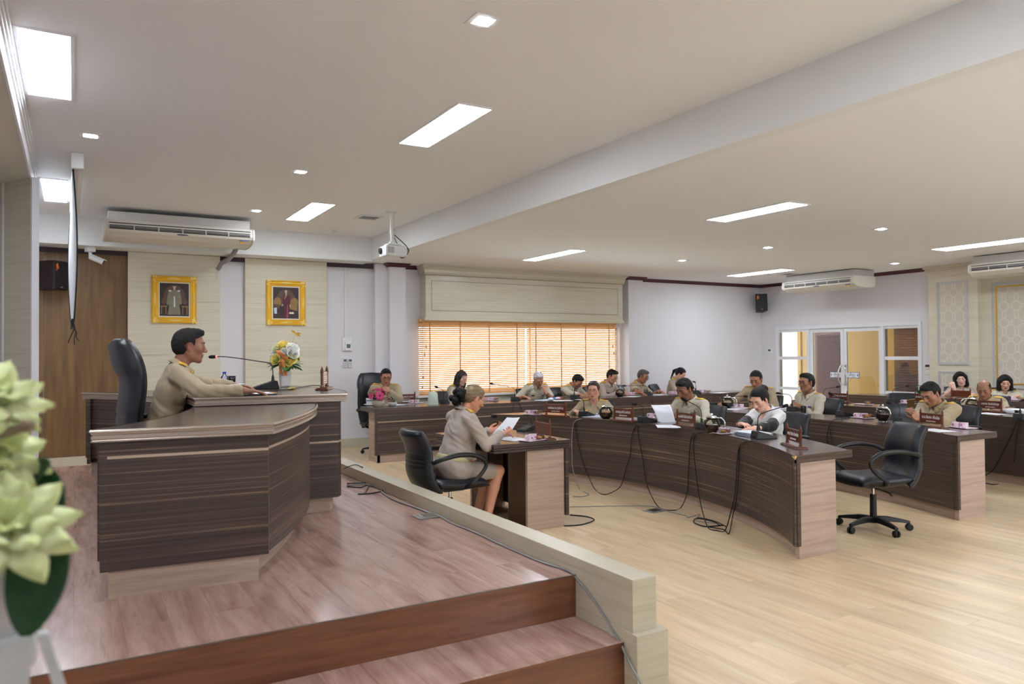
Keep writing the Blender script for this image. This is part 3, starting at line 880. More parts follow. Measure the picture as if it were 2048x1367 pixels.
plain('screen_cloth', (226, 228, 234), 0.8)
plain('screen_black', (16, 22, 24), 0.7)
o = thing('projection_screen', 'white projection screen hanging edge on from its ceiling roller at left', 'projection screen', (0.015, 9.55, 3.40), R_(0.4))
MB().lathe([(0.05, -1.34), (0.05, 1.34)], (0, 0, 0), 16, 'Y').build('roller_case', 'white_plastic', o, smooth='auto')
for s in (-1, 1):
    MB().box(-0.055, s*1.34-0.02, -0.055, 0.055, s*1.34+0.02, 0.0995).build('end_bracket', 'white_plastic', o, bevel=0.01)
def scr(u, v):
    y_ = -1.26+2.52*u
    z_ = -0.04-1.44*v
    b = math.sin(v*PI)*0.030*math.cos(u*PI*1.0)-0.012*v
    return (-0.045+b+0.022*v, y_, z_)
MB().sheet(scr, 24, 30, 0.003).build('cloth', 'screen_cloth', o, smooth=True)
MB().sheet(lambda u, v: Vector(scr(u*0.035, v))+Vector((0.004, -0.004, 0)), 3, 30, 0.012).build('near_border', 'screen_black', o, smooth=True)
MB().sheet(lambda u, v: Vector(scr(1-u*0.035, v))+Vector((0.004, 0.004, 0)), 3, 30, 0.012).build('far_border', 'screen_black', o, smooth=True)
m = MB().tube([scr(0, 1.0), scr(1, 1.0)], 0.014, 8)
m.build('bottom_bar', 'screen_black', o)
p = Vector(scr(0, 1.0))
m = MB()
m.tube(smooth_path([p, p+Vector((0.0, 0, -0.06)), p+Vector((0.03, 0, -0.12)), p+Vector((0.025, 0, -0.16)), p+Vector((0.05, 0, -0.2))]), 0.005, 5)
m.tube(smooth_path([p, p+Vector((0.01, 0, -0.08)), p+Vector((-0.025, 0, -0.17)), p+Vector((-0.04, 0, -0.22))]), 0.005, 5)
m.tube(smooth_path([p, p+Vector((0.02, 0, -0.1)), p+Vector((0.01, 0, -0.18)), p+Vector((0.012, 0, -0.24))]), 0.004, 5)
m.build('strap', 'black_rubber', o, smooth=True)

# ---------------------------------------------------------------- framed portraits
plain('pic_dark', (58, 40, 42), 0.5, var=0.5, vscale=9)
plain('pic_arch', (104, 76, 62), 0.5, var=0.4, vscale=14)
plain('pic_floor', (52, 36, 40), 0.5)
plain('pic_skin', (196, 168, 150), 0.5)
plain('pic_robe', (140, 134, 112), 0.5, var=0.35, vscale=40)
plain('pic_white', (206, 212, 226), 0.5)
plain('pic_maroon', (92, 26, 46), 0.5, var=0.25, vscale=20)
plain('pic_pink', (150, 70, 96), 0.5)
plain('pic_hair', (24, 18, 20), 0.5)
plain('pic_gold', (168, 126, 72), 0.5, var=0.4, vscale=30)
plain('mat_board', (232, 222, 196), 0.6)
def portrait(x0, x1, z0, z1, kind, label):
    cx, cz = (x0+x1)/2, (z0+z1)/2
    w, h = (x1-x0)/2, (z1-z0)/2
    o = thing('framed_portrait', label, 'portrait', (cx, 12.31, cz), 0, 'gold framed portraits on the beige panels')
    prof = [(0.0, 0.0), (0.0, 0.03), (0.012, 0.045), (0.03, 0.03), (0.05, 0.038), (0.07, 0.022), (0.082, 0.028), (0.09, 0.012), (0.09, 0.0)]
    rings = []
    for o_, d in prof:
        rings.append([(-w+o_, -d, -h+o_), (w-o_, -d, -h+o_), (w-o_, -d, h-o_), (-w+o_, -d, h-o_)])
    m = MB().loft(rings, caps=False)
    m.build('frame', 'gold', o)
    rnd = random.Random(3)
    for sx in (-1, 1):
        for sz in (-1, 1):
            m = MB()
            for k in range(14):
                a, b = rnd.uniform(0.005, 0.085), rnd.uniform(0.005, 0.085)
                if a > 0.05 and b > 0.05: continue
                m.ell((sx*(w-a), -0.035, sz*(h-b)), (rnd.uniform(.010, .018), 0.012, rnd.uniform(.010, .018)), 8, 6)
            m.build('corner_carving', 'gold_light', o, smooth=True)
    for sq in (-1, 1):
        m, m2 = MB(), MB()
        for k in range(-4, 5):
            r = 0.016-0.0015*abs(k)
            m.ell((k*0.020, -0.034, sq*(h-0.04)), (r, 0.014, r*1.2), 8, 6)
            m2.ell((sq*(w-0.04), -0.034, k*0.022), (r*1.2, 0.014, r), 8, 6)
        m.build('edge_carving', 'gold_light', o, smooth=True); m2.build('edge_carving', 'gold_light', o, smooth=True)
    a, b = w-0.085, h-0.085
    MB().box(-a, -0.012, -b, a, -0.006, b).build('mat_border', 'mat_board', o)
    a, b = a-0.022, b-0.022
    p = MB()
    y_ = [-0.0130]
    def poly(pts, mi):
        y_[0] -= 0.00025
        p.mat(mi)._add([(q[0]*a, y_[0], q[1]*b) for q in pts], [tuple(range(len(pts)))])
    def disc(cx_, cz_, rx, rz_, mi, n=18):
        poly([(cx_+rx*math.cos(2*PI*k/n), cz_+rz_*math.sin(2*PI*k/n)) for k in range(n)], mi)
    poly([(-1, -1), (1, -1), (1, 1), (-1, 1)], 0)
    arch = [(math.cos(t)*0.75, 0.15+math.sin(t)*0.75) for t in [PI*k/16 for k in range(17)]]
    poly([(-0.75, -0.2)]+arch[::-1]+[(0.75, -0.2)], 1)
    poly([(-1, -1), (1, -1), (1, -0.72), (-1, -0.72)], 2)
    if kind == 'robe':
        for s in (-1, 1):
            poly([(s*0.95, -0.45), (s*0.5, -0.45), (s*0.5, -0.38), (s*0.95, -0.38)], 9)
            poly([(s*0.9, -0.9), (s*0.84, -0.9), (s*0.84, -0.4), (s*0.9, -0.4)], 9); poly([(s*0.6, -0.9), (s*0.55, -0.9), (s*0.55, -0.4), (s*0.6, -0.4)], 9)
            disc(s*0.72, -0.1, 0.16, 0.2, 1)
        poly([(-0.46, -0.92), (0.42, -0.92), (0.34, -0.3), (0.52, -0.25), (0.44, 0.3), (0.36, 0.52), (0.12, 0.6), (-0.12, 0.6), (-0.36, 0.52), (-0.46, 0.3), (-0.54, -0.3), (-0.36, -0.35)], 4)
        poly([(-0.05, -0.45), (0.06, -0.45), (0.05, 0.2), (-0.05, 0.2)], 5)
        poly([(-0.4, 0.5), (-0.2, 0.48), (-0.22, 0.58), (-0.38, 0.6)], 5); poly([(0.4, 0.5), (0.2, 0.48), (0.22, 0.58), (0.38, 0.6)], 5)
        poly([(-0.06, 0.58), (0.06, 0.58), (0.05, 0.7), (-0.05, 0.7)], 3)
        disc(0.0, 0.78, 0.105, 0.13, 3); disc(0.0, 0.89, 0.105, 0.06, 8)
    else:
        for s in (-1, 1): disc(s*0.66, 0.05, 0.3, 0.3, 9)
        poly([(-0.95, -0.4), (-0.5, -0.4), (-0.5, -0.1), (-0.95, -0.1)], 1)
        poly([(0.3, -0.4), (0.9, -0.5), (0.9, 0.0), (0.35, 0.1)], 9)
        poly([(0.25, -0.7), (0.62, -0.7), (0.62, -0.58), (0.25, -0.58)], 6 if False else 10)
        poly([(-0.9, -0.7), (-0.7, -0.7), (-0.72, -0.3), (-0.95, -0.35)], 5)
        poly([(-0.22, -0.95), (0.24, -0.95), (0.2, -0.1), (-0.14, -0.1)], 6)
        poly([(0.02, -0.98), (0.18, -0.98), (0.16, -0.12), (0.1, -0.12)], 7)
        poly([(-0.24, -0.1), (0.26, -0.1), (0.34, 0.3), (0.24, 0.5), (0.05, 0.54), (-0.15, 0.5), (-0.24, 0.3)], 6)
        poly([(-0.32, -0.2), (-0.24, -0.2), (-0.2, 0.35), (-0.26, 0.3)], 6); poly([(0.36, -0.25), (0.27, -0.25), (0.22, 0.35), (0.3, 0.3)], 6)
        poly([(-0.33, -0.22), (-0.25, -0.22), (-0.25, -0.06), (-0.31, -0.06)], 3); poly([(0.28, -0.28), (0.37, -0.28), (0.35, -0.1), (0.29, -0.1)], 3)
        poly([(0.12, 0.5), (-0.06, 0.5), (-0.15, 0.25), (-0.1, 0.22)], 9)
        poly([(-0.05, 0.5), (0.07, 0.5), (0.05, 0.64), (-0.04, 0.64)], 3)
        disc(0.0, 0.82, 0.13, 0.13, 8); disc(0.0, 0.73, 0.095, 0.12, 3)
    p.build('picture', ['pic_dark', 'pic_arch', 'pic_floor', 'pic_skin', 'pic_robe', 'pic_white', 'pic_maroon', 'pic_pink', 'pic_hair', 'pic_gold', 'mat_board'], o, fix=False)
    return o
portrait(0.99, 1.605, 2.06, 2.765, 'robe', 'gold framed portrait of a standing figure in a pale robe, behind the seated speaker')
portrait(2.635, 3.255, 2.05, 2.765, 'dress', 'gold framed portrait of a standing figure in a maroon dress, above the yellow flowers')

# ---------------------------------------------------------------- small wall fittings
o = thing('wall_controller', 'white wall controller at the foot of a vertical cable cover', 'wall controller', (3.985, 12.40, 1.75))
MB().box(-0.015-0.03, -0.012, 0.1, 0.012-0.03, 0.005, 1.32).build('cable_cover', 'white_plastic', o)
MB().box(-0.09, -0.018, -0.12, 0.09, 0.005, 0.11).build('back_plate', 'white_plastic', o, bevel=0.006)
MB().box(-0.045, -0.04, -0.11, 0.06, -0.015, 0.03).build('thermostat', 'white_paint', o, bevel=0.006)
plain('lcd', (60, 84, 92), 0.25)
MB().box(-0.02, -0.042, -0.07, 0.045, -0.039, -0.005).build('display', 'lcd', o)
for x, lb in ((3.945, 'left of the two white remote controls holstered below the wall controller'), (4.035, 'right of the two white remote controls holstered below the wall controller')):
    o = thing('remote_control', lb, 'remote control', (x, 12.404, 1.43), 0, 'remote controls on the wall')
    MB().box(-0.034, -0.022, -0.078, 0.034, 0.008, 0.078).build('body', 'white_plastic', o, bevel=0.008)
    MB().box(-0.024, -0.024, 0.02, 0.024, -0.021, 0.062).build('display', 'lcd', o)
    m = MB()
    for i in range(3):
        for j in range(2): m.box(-0.022+j*0.024, -0.024, -0.055+i*0.022, -0.002+j*0.024, -0.021, -0.042+i*0.022)
    m.build('buttons', 'grey_plastic', o)
o = thing('room_thermostat', 'small white thermostat left of the glass doors', 'thermostat', (13.995, 12.14, 1.575), -PI/2)
MB().box(-0.06, -0.02, -0.065, 0.06, 0.008, 0.065).build('body', 'white_plastic', o, bevel=0.006)
MB().box(-0.035, -0.0225, 0.0, 0.04, -0.019, 0.04).build('display', 'lcd', o)
o = tag(MB().box(13.76, 12.39, 1.32, 13.88, 12.412, 1.44).build('wall_socket', 'white_plastic', bevel=0.004), 'white socket plate low on the wall near the right corner', 'socket')
o = thing('wall_switch', 'pair of white switch plates between the door frame and the pilaster', 'switch', (13.995, 8.39, 1.24), -PI/2)
MB().box(-0.06, -0.014, -0.03, 0.06, 0.008, 0.07).build('plate', 'white_plastic', o, bevel=0.004)
MB().box(-0.045, -0.018, 0.01, 0.045, -0.012, 0.055).build('rocker', 'black_plastic', o)
MB().box(-0.05, -0.014, -0.13, 0.05, 0.008, -0.05).build('lower_plate', 'white_plastic', o, bevel=0.004)
# ---------------------------------------------------------------- council tables
CX, CY = 1.53, 6.20            # the rows curve about the speaker's axis
ZT = 0.785                     # table top
def cut_arc(R, y0, y1, n=40):
    a0 = math.asin(max(-1, min(1, (y0-CY)/R))); a1 = math.asin(max(-1, min(1, (y1-CY)/R)))
    return arc_pts(CX, CY, R, a0, a1, n)
plain('inner_brown', (84, 54, 36), 0.5, var=0.2)
streak('zebra_edge', [(0.3, (58, 46, 42)), (0.5, (74, 60, 54)), (0.7, (100, 82, 70))], (2, 2, 60), rough=0.35, detail=5)
def curved_table(R, y0, y1, depth, label, strip=False):
    o = thing('curved_table', label, 'table', (0, 0, 0), 0, 'curved council tables')
    R2 = R+depth
    m = MB().strip_prism(cut_arc(R+0.001, y0, y1), cut_arc(R2, y0, y1), ZT-0.055, ZT)
    m.build('table_top', 'zebra_top_arc', o)
    e = 0.035
    m = MB().strip_prism(cut_arc(R, y0, y1), cut_arc(R+0.024, y0, y1), 0.105, ZT-0.002)
    m.build('front_panel', 'zebra_laminate', o)
    m = MB().strip_prism(cut_arc(R+0.05, y0+0.02, y1-0.02), cut_arc(R+0.07, y0+0.02, y1-0.02), 0.0, 0.11)
    m.build('toe_kick', 'oak_laminate', o)
    for ys, s in ((y0, 1), (y1, -1)):
        def ex(r): return CX+math.sqrt(r*r-(ys+s*0.03-CY)**2)
        xa, xb = ex(R)+0.036, ex(R2)-0.16
        m = MB()
        m.box(xa, min(ys+s*0.012, ys+s*0.05), 0, xb, max(ys+s*0.012, ys+s*0.05), ZT-0.056)
        m.build('end_panel', 'oak_laminate', o, bevel=0.002)
        m = MB().box(ex(R)-0.002, min(ys-s*0.006, ys+s*0.04), 0.104, ex(R)+0.036, max(ys-s*0.006, ys+s*0.04), ZT-0.050)
        m.build('end_edge', 'zebra_edge', o)
        m = MB().box(ex(R)-0.004, min(ys-s*0.008, ys+s*0.02), ZT-0.057, ex(R2)+0.02, max(ys-s*0.005, ys+s*0.02), ZT-0.001)
        m.build('end_lipping', 'zebra_edge', o)
    return o
RA, RBt, RC, RD = 3.93, 5.90, 8.05, 10.78
tA = curved_table(RA, 3.83, 8.58, 0.52, 'dark curved table nearest the stage, with a chipped corner and hanging cables')
tB = curved_table(RBt, 3.93, 8.10, 0.60, 'dark curved table in the second row, where the man with the phone sits')
tC = curved_table(RC, 3.93, 7.6, 0.60, 'dark curved council table in the third row, where the bald man sits')
tD = curved_table(RD, 3.93, 8.75, 0.60, 'dark curved table in the back row, nearest the glass doors')
plain('chip_wood', (206, 170, 116), 0.8)
p = cut_arc(RA, 3.83, 4.2, 2)[0]
MB()._add([(p[0]-0.002, 3.820, ZT-0.03), (p[0]+0.020, 3.820, ZT-0.002), (p[0]-0.007, 3.820, ZT+0.0015), (p[0]-0.007, 3.85, ZT-0.004)], [(0, 1, 2), (0, 2, 3), (1, 3, 2), (0, 3, 1)]).build('chipped_corner', 'chip_wood', tA)
plain('light_strip', (196, 176, 156), 0.4)
o = thing('straight_table', 'long straight dark table below the window, with a light strip along its front', 'table', (0, 0, 0))
YS0, YS1, XS0, XS1 = 10.39, 11.0, 3.74, 11.55
MB().box(XS0, YS0, ZT-0.055, XS1, YS1, ZT).build('table_top', 'zebra_top', o)
MB().box(XS0+0.01, YS0-0.004, 0.115, XS1, YS0+0.02, 0.585).box(XS0+0.01, YS0-0.004, 0.597, XS1, YS0+0.02, ZT-0.001).build('front_panel', 'zebra_laminate', o)
MB().box(XS0+0.01, YS0, 0.58, XS1, YS0+0.018, 0.60).build('inlay_strip', 'light_strip', o)
MB().box(XS0+0.03, YS0+0.03, 0, XS1-0.02, YS0+0.05, 0.12).build('toe_kick', 'oak_laminate', o)
for x0 in (XS0+0.05, XS1-0.09):
    MB().box(x0, YS0+0.03, 0, x0+0.04, YS1-0.22, ZT-0.056).build('end_panel', 'oak_laminate', o)
MB().box(XS0-0.003, YS0-0.008, ZT-0.06, XS0+0.05, YS1+0.003, ZT+0.0015).box(XS0+0.008, YS0-0.006, 0.113, XS0+0.045, YS0+0.03, ZT-0.050).build('end_lipping', 'zebra_edge', o)

# secretary's desk between the parapet and the first row
o = thing('secretary_desk', 'small dark desk with pale end panels between the parapet and the first curved table', 'desk', (0, 0, 0))
dx0, dx1, dy0, dy1 = 3.10, 3.90, 5.66, 6.86
m = MB()
for k, (e, z0, z1) in enumerate(((0.0, ZT-0.03, ZT), (0.008, ZT-0.036, ZT-0.03), (0.0, ZT-0.05, ZT-0.036), (0.008, ZT-0.056, ZT-0.05), (0.0, ZT-0.075, ZT-0.056))):
    m.box(dx0+e, dy0+e, z0, dx1-e, dy1-e, z1)
plain('desk_top_dark', (70, 52, 46), 0.27, coat=0.25, var=0.3, vscale=9)
m.build('desk_top', 'desk_top_dark', o, bevel=0.002)
MB().box(dx1-0.045, dy0+0.02, 0.10, dx1-0.012, dy1-0.02, ZT-0.076).build('front_panel', 'zebra_laminate', o)
MB().box(dx0+0.36, dy0+0.04, 0, dx1-0.05, dy0+0.075, ZT-0.076).build('end_panel', 'oak_laminate', o, bevel=0.002)
MB().box(dx0+0.36, dy1-0.075, 0, dx1-0.05, dy1-0.04, ZT-0.076).build('end_panel', 'oak_laminate', o, bevel=0.002)
MB().box(dx0+0.37, dy0+0.076, 0.0, dx0+0.39, dy0+0.40, ZT-0.076).box(dx0+0.37, dy1-0.40, 0.0, dx0+0.39, dy1-0.076, ZT-0.076).box(dx1-0.075, dy0+0.076, 0.05, dx1-0.05, dy1-0.076, ZT-0.076).build('inner_panel', 'inner_brown', o)

# ---------------------------------------------------------------- speaker's desk on the stage
o = thing('speaker_desk', 'large dark curved presiding desk with silver edged tops on the stage', 'desk', (0, 0, 0))
ZW, ZCt = 1.225, 1.287
def mirr(pts): return [(p[0], 2*CY-p[1]) for p in pts][::-1]
curve = bez((0.885, 3.955, 0), (1.13, 4.36, 0), (1.44, 4.95, 0), (1.52, 5.50, 0), 18)
outer = [(0.065, 4.035)]+[(p[0], p[1]) for p in curve]
inner = [(p[0], p[1]) for p in bez((0.72, 5.62, 0), (0.62, 5.1, 0), (0.40, 4.45, 0), (0.065, 4.09, 0), 10)]
def inset(poly, d):
    n = len(poly); out = []
    for i in range(n):
        a, b, c = Vector(poly[i-1]), Vector(poly[i]), Vector(poly[(i+1) % n])
        d0, d1 = (b-a), (c-b)
        if d0.length < 1e-6 or d1.length < 1e-6: out.append(tuple(b)); continue
        d0.normalize(); d1.normalize()
        n0, n1 = Vector((-d0.y, d0.x)), Vector((-d1.y, d1.x))
        k = n0+n1
        k = k/max(k.dot(n0), 0.35) if k.length > 1e-4 else n0
        out.append(tuple(b+k*d))
    return out
def profile_edge(poly, zt, name='edge_moulding'):
    """moulded metal-look edge round a top (poly runs anticlockwise)"""
    prof = [(0.004, 0.0), (-0.004, -0.004), (-0.006, -0.010), (0.0, -0.014), (0.002, -0.022), (0.009, -0.026), (0.008, -0.032), (0.002, -0.034), (0.002, -0.044), (0.008, -0.047), (0.006, -0.052), (0.0, -0.058), (0.012, -0.060)]
    rings = []
    for e, z in prof:
        rings.append([(p[0], p[1], zt+z) for p in inset(poly, e)])
    m = MB().loft(rings, caps=False)
    return m.build(name, 'profile_metal', o)
def panel_strip(path, t, z0, z1):
    """thin upright panel following an open plan path"""
    P = [Vector(p) for p in path]
    off = []
    for i, p in enumerate(P):
        d = (P[min(i+1, len(P)-1)]-P[max(i-1, 0)]).normalized()
        off.append(tuple(p+Vector((-d.y, d.x))*t))
    return [tuple(p) for p in P], off, z0, z1
for mir in (False, True):
    poly = outer+inner
    if mir: poly = mirr(poly)
    ip = inset(poly, 0.010)
    MB().prism(ip, ZW-0.05, ZW-0.001).build('wing_top', 'zebra_top', o)
    profile_edge(poly, ZW)
    body = [(0.135, 4.06), (0.865, 3.995)]+[(p[0]-0.045, p[1]+0.03) for p in curve[1:]]
    if mir: body = [(p[0], 2*CY-p[1]) for p in body]
    s = -1 if mir else 1
    m = MB()
    for z0, z1 in ((0.55, 1.082), (1.094, ZW-0.058)):
        m.strip_prism(*panel_strip(body, 0.03*s, z0, z1))
    m.build('wing_front', 'zebra_laminate', o)
    m = MB().strip_prism(*panel_strip([tuple(Vector(p)) for p in body], 0.026*s, 1.08, 1.096))
    st = m.build('inlay_strip', 'light_strip', o)
    toe = [(0.14, 4.07), (0.82, 4.01)]+[(p[0]-0.13, p[1]+0.07) for p in curve[2:]]
    if mir: toe = [(p[0], 2*CY-p[1]) for p in toe]
    MB().strip_prism(*panel_strip(toe, 0.03*s, ZS, 0.552)).build('toe_kick', 'oak_laminate', o)
    ib = [(p[0]+0.03, p[1]-0.0) for p in inner]
    if mir: ib = [(p[0], 2*CY-p[1]) for p in ib]
    MB().strip_prism(*panel_strip(ib, 0.02*s, 0.60, ZW-0.058)).build('inner_panel', 'zebra_laminate', o)
    e0, e1 = sorted((body[0][1], body[0][1]+0.12*s))
    MB().box(0.105, e0, 0.55, 0.135, e1, ZW-0.058).build('end_panel', 'zebra_laminate', o)
fr = [(p[0], p[1]) for p in bez((1.73, 5.40, 0), (1.93, 5.9, 0), (1.93, 6.5, 0), (1.73, 7.0, 0), 14)]
cen = [(0.70, 5.47)]+fr+[(0.70, 6.93)]
MB().prism(inset(cen, 0.010), ZCt-0.05, ZCt-0.001).build('centre_top', 'zebra_top', o)
profile_edge(cen, ZCt)
body = [(0.78, 5.52), (1.68, 5.45)]+[(p[0]-0.05, p[1]) for p in fr[1:-1]]+[(1.68, 6.95), (0.78, 6.88)]
m = MB()
for z0, z1 in ((0.525, 0.925), (0.937, ZCt-0.058)):
    m.strip_prism(*panel_strip(body, 0.03, z0, z1))
m.build('centre_front', 'zebra_laminate', o)
MB().strip_prism(*panel_strip(body, 0.026, 0.92, 0.94)).build('inlay_strip', 'light_strip', o)
MB().strip_prism(*panel_strip([(p[0]-0.05, p[1]+(0.04 if p[1] < CY else -0.04)) for p in body], 0.03, ZS, 0.53)).build('toe_kick', 'oak_laminate', o)

# ---------------------------------------------------------------- office chairs
def pad(m, fn, tfn, nu=16, nv=22):
    """cushion: mid surface fn(u,v) thickened by tfn(u,v) front and back"""
    P = [[Vector(fn(i/nu, j/nv)) for i in range(nu+1)] for j in range(nv+1)]
    N = [[None]*(nu+1) for _ in range(nv+1)]
    for j in range(nv+1):
        for i in range(nu+1):
            du = P[j][min(i+1, nu)]-P[j][max(i-1, 0)]; dv = P[min(j+1, nv)][i]-P[max(j-1, 0)][i]
            N[j][i] = du.cross(dv).normalized()
    vs, fs = [], []
    for s in (1, -1):
        for j in range(nv+1):
            for i in range(nu+1):
                vs.append(tuple(P[j][i]+N[j][i]*s*tfn(i/nu, j/nv, s)))
    K = (nu+1)*(nv+1)
    for j in range(nv):
        for i in range(nu):
            a = j*(nu+1)+i
            fs.append((a, a+1, a+nu+2, a+nu+1)); fs.append((a+K, a+nu+1+K, a+nu+2+K, a+1+K))
    edge = [i for i in range(nu+1)]+[j*(nu+1)+nu for j in range(1, nv+1)]+[nv*(nu+1)+i for i in range(nu-1, -1, -1)]+[j*(nu+1) for j in range(nv-1, 0, -1)]
    for k in range(len(edge)):
        a, b = edge[k], edge[(k+1) % len(edge)]
        fs.append((b, a, a+K, b+K))
    m._add(vs, fs)
    return m
def sup(u, p=3.2):
    return max(0.0, 1-abs(2*u-1)**p)**(1/p)
def office_chair(label, loc, rz, top=0.98, exe=False, group='black leather swivel chairs'):
    """faces local +X"""
    o = thing('office_chair', label, 'chair', loc, rz, group)
    W = 0.25 if not exe else 0.27
    def sf(u, v):
        x = -0.22+0.48*v; y = (u-0.5)*2*W
        z = 0.455-0.02*math.sin(v*PI)+0.02*(abs(2*u-1)**2)-(0.05*max(0, (v-0.8)/0.2)**2)
        return (x, y, z)
    m = MB(); pad(m, sf, lambda u, v, s: 0.048*sup(u)*sup(v, 4)+0.004, 14, 16)
    m.build('seat', 'leather', o, smooth=True)
    H = top-0.40
    lean = 0.20 if not exe else 0.11
    def bf(u, v):
        z = 0.40+H*v
        wv = W*(0.94-0.10*(v**3)) if not exe else W*(0.86+0.16*math.sin(v*PI*0.75)-0.32*(v**9))
        y = (u-0.5)*2*wv
        x = -0.235-lean*v*(H)/0.58-0.03*math.sin(v*PI*2.0)*(1 if not exe else 1.5)+0.05*(2*u-1)**2
        return (x, y, z)
    def bt(u, v, s):
        g = 0.0
        for c in ((0.44, 0.50, 0.56, 0.62) if not exe else (0.30, 0.38, 0.70)):
            g += math.exp(-((v-c)/0.012)**2)
        t = 0.045 if not exe else 0.055
        if exe and s < 0: t += 0.03*math.exp(-((v-0.83)/0.12)**2)
        if exe and s > 0: t += 0.012
        return t*sup(u, 4)*sup(v, 7)+0.004-0.010*g*(1 if s < 0 else 0)
    m = MB(); pad(m, bf, bt, 14, 44)
    m.build('backrest', 'leather', o, smooth=True)
    for s in (-1, 1):
        yb = s*(W+0.035)
        pts = [(-0.27, s*(W-0.02), 0.655), (-0.22, yb, 0.69), (-0.05, yb, 0.715), (0.10, yb, 0.70), (0.19, yb, 0.655), (0.205, yb, 0.60), (0.15, yb, 0.53), (0.06, yb, 0.46), (0.04, s*(W-0.03), 0.425)]
        path = smooth_path(pts, 5)
        rs = [0.017+0.004*math.sin(PI*min(1, i/(len(path)*0.6))) for i in range(len(path))]
        MB().tube(path, rs, 10).build('armrest', 'black_plastic', o, smooth=True)
    MB().box(-0.10, -0.09, 0.375, 0.10, 0.09, 0.415).box(-0.27, -0.04, 0.375, -0.05, 0.04, 0.405).build('mechanism', 'black_plastic', o, bevel=0.008)
    MB().tube([(0.05, 0.05, 0.385), (0.04, 0.28, 0.372), (0.03, 0.31, 0.355)], [0.006, 0.006, 0.014], 8).build('lever', 'black_plastic', o, smooth=True)
    MB().lathe([(0.001, 0.30), (0.014, 0.30), (0.014, 0.385), (0.001, 0.385)], n=14).build('gas_lift', 'chrome', o, smooth='auto')
    MB().lathe([(0.001, 0.10), (0.030, 0.10), (0.027, 0.31), (0.001, 0.31)], n=16).lathe([(0.001, 0.065), (0.045, 0.065), (0.05, 0.085), (0.04, 0.115), (0.001, 0.12)], n=18).build('column_cover', 'black_plastic', o, smooth='auto')
    for k in range(5):
        a = 2*PI*k/5+0.35
        c, s_ = math.cos(a), math.sin(a)
        rings = []
        for r, w_, z0, z1 in ((0.03, 0.028, 0.07, 0.118), (0.12, 0.026, 0.075, 0.118), (0.22, 0.023, 0.07, 0.10), (0.30, 0.020, 0.062, 0.083)):
            rings.append([(r*c-w_*s_*q, r*s_+w_*c*q, z) for q, z in ((-1, z0), (1, z0), (0.8, z1), (-0.8, z1))])
        bl = MB().loft(rings).build('base_leg', 'black_plastic', o, smooth='auto', bevel=0.004)
        cst = MB()
        px, py_ = 0.295*c, 0.295*s_
        ax = Vector((-s_, c, 0))
        for q in (-1, 1):
            M = Matrix.Translation((px+ax.x*0.016*q, py_+ax.y*0.016*q, 0.029)) @ Matrix.Rotation(a, 4, 'Z')
            cst.xf(M).lathe([(0.001, -0.010), (0.022, -0.010), (0.029, -0.004), (0.029, 0.004), (0.022, 0.010), (0.001, 0.010)], (0, 0, 0), 16, 'Y')
        cst.xf().lathe([(0.001, 0.03), (0.011, 0.03), (0.011, 0.066), (0.001, 0.066)], (px, py_, 0), 10)
        cst.build('caster', 'black_rubber', bl, smooth='auto')
    return o
CH0 = office_chair('empty black swivel chair pushed out at the near end between the first two curved tables', (6.07, 4.15, 0), R_(158), 0.92)
CHX = office_chair('tall black executive chair behind the speaker on the stage', (0.64, 5.97, ZS), R_(2), 1.27, True, 'high backed executive chairs')
dup(CHX, (4.22, 11.42, 0), R_(-82), 'tall black executive chair of the man beside the pink flowers')
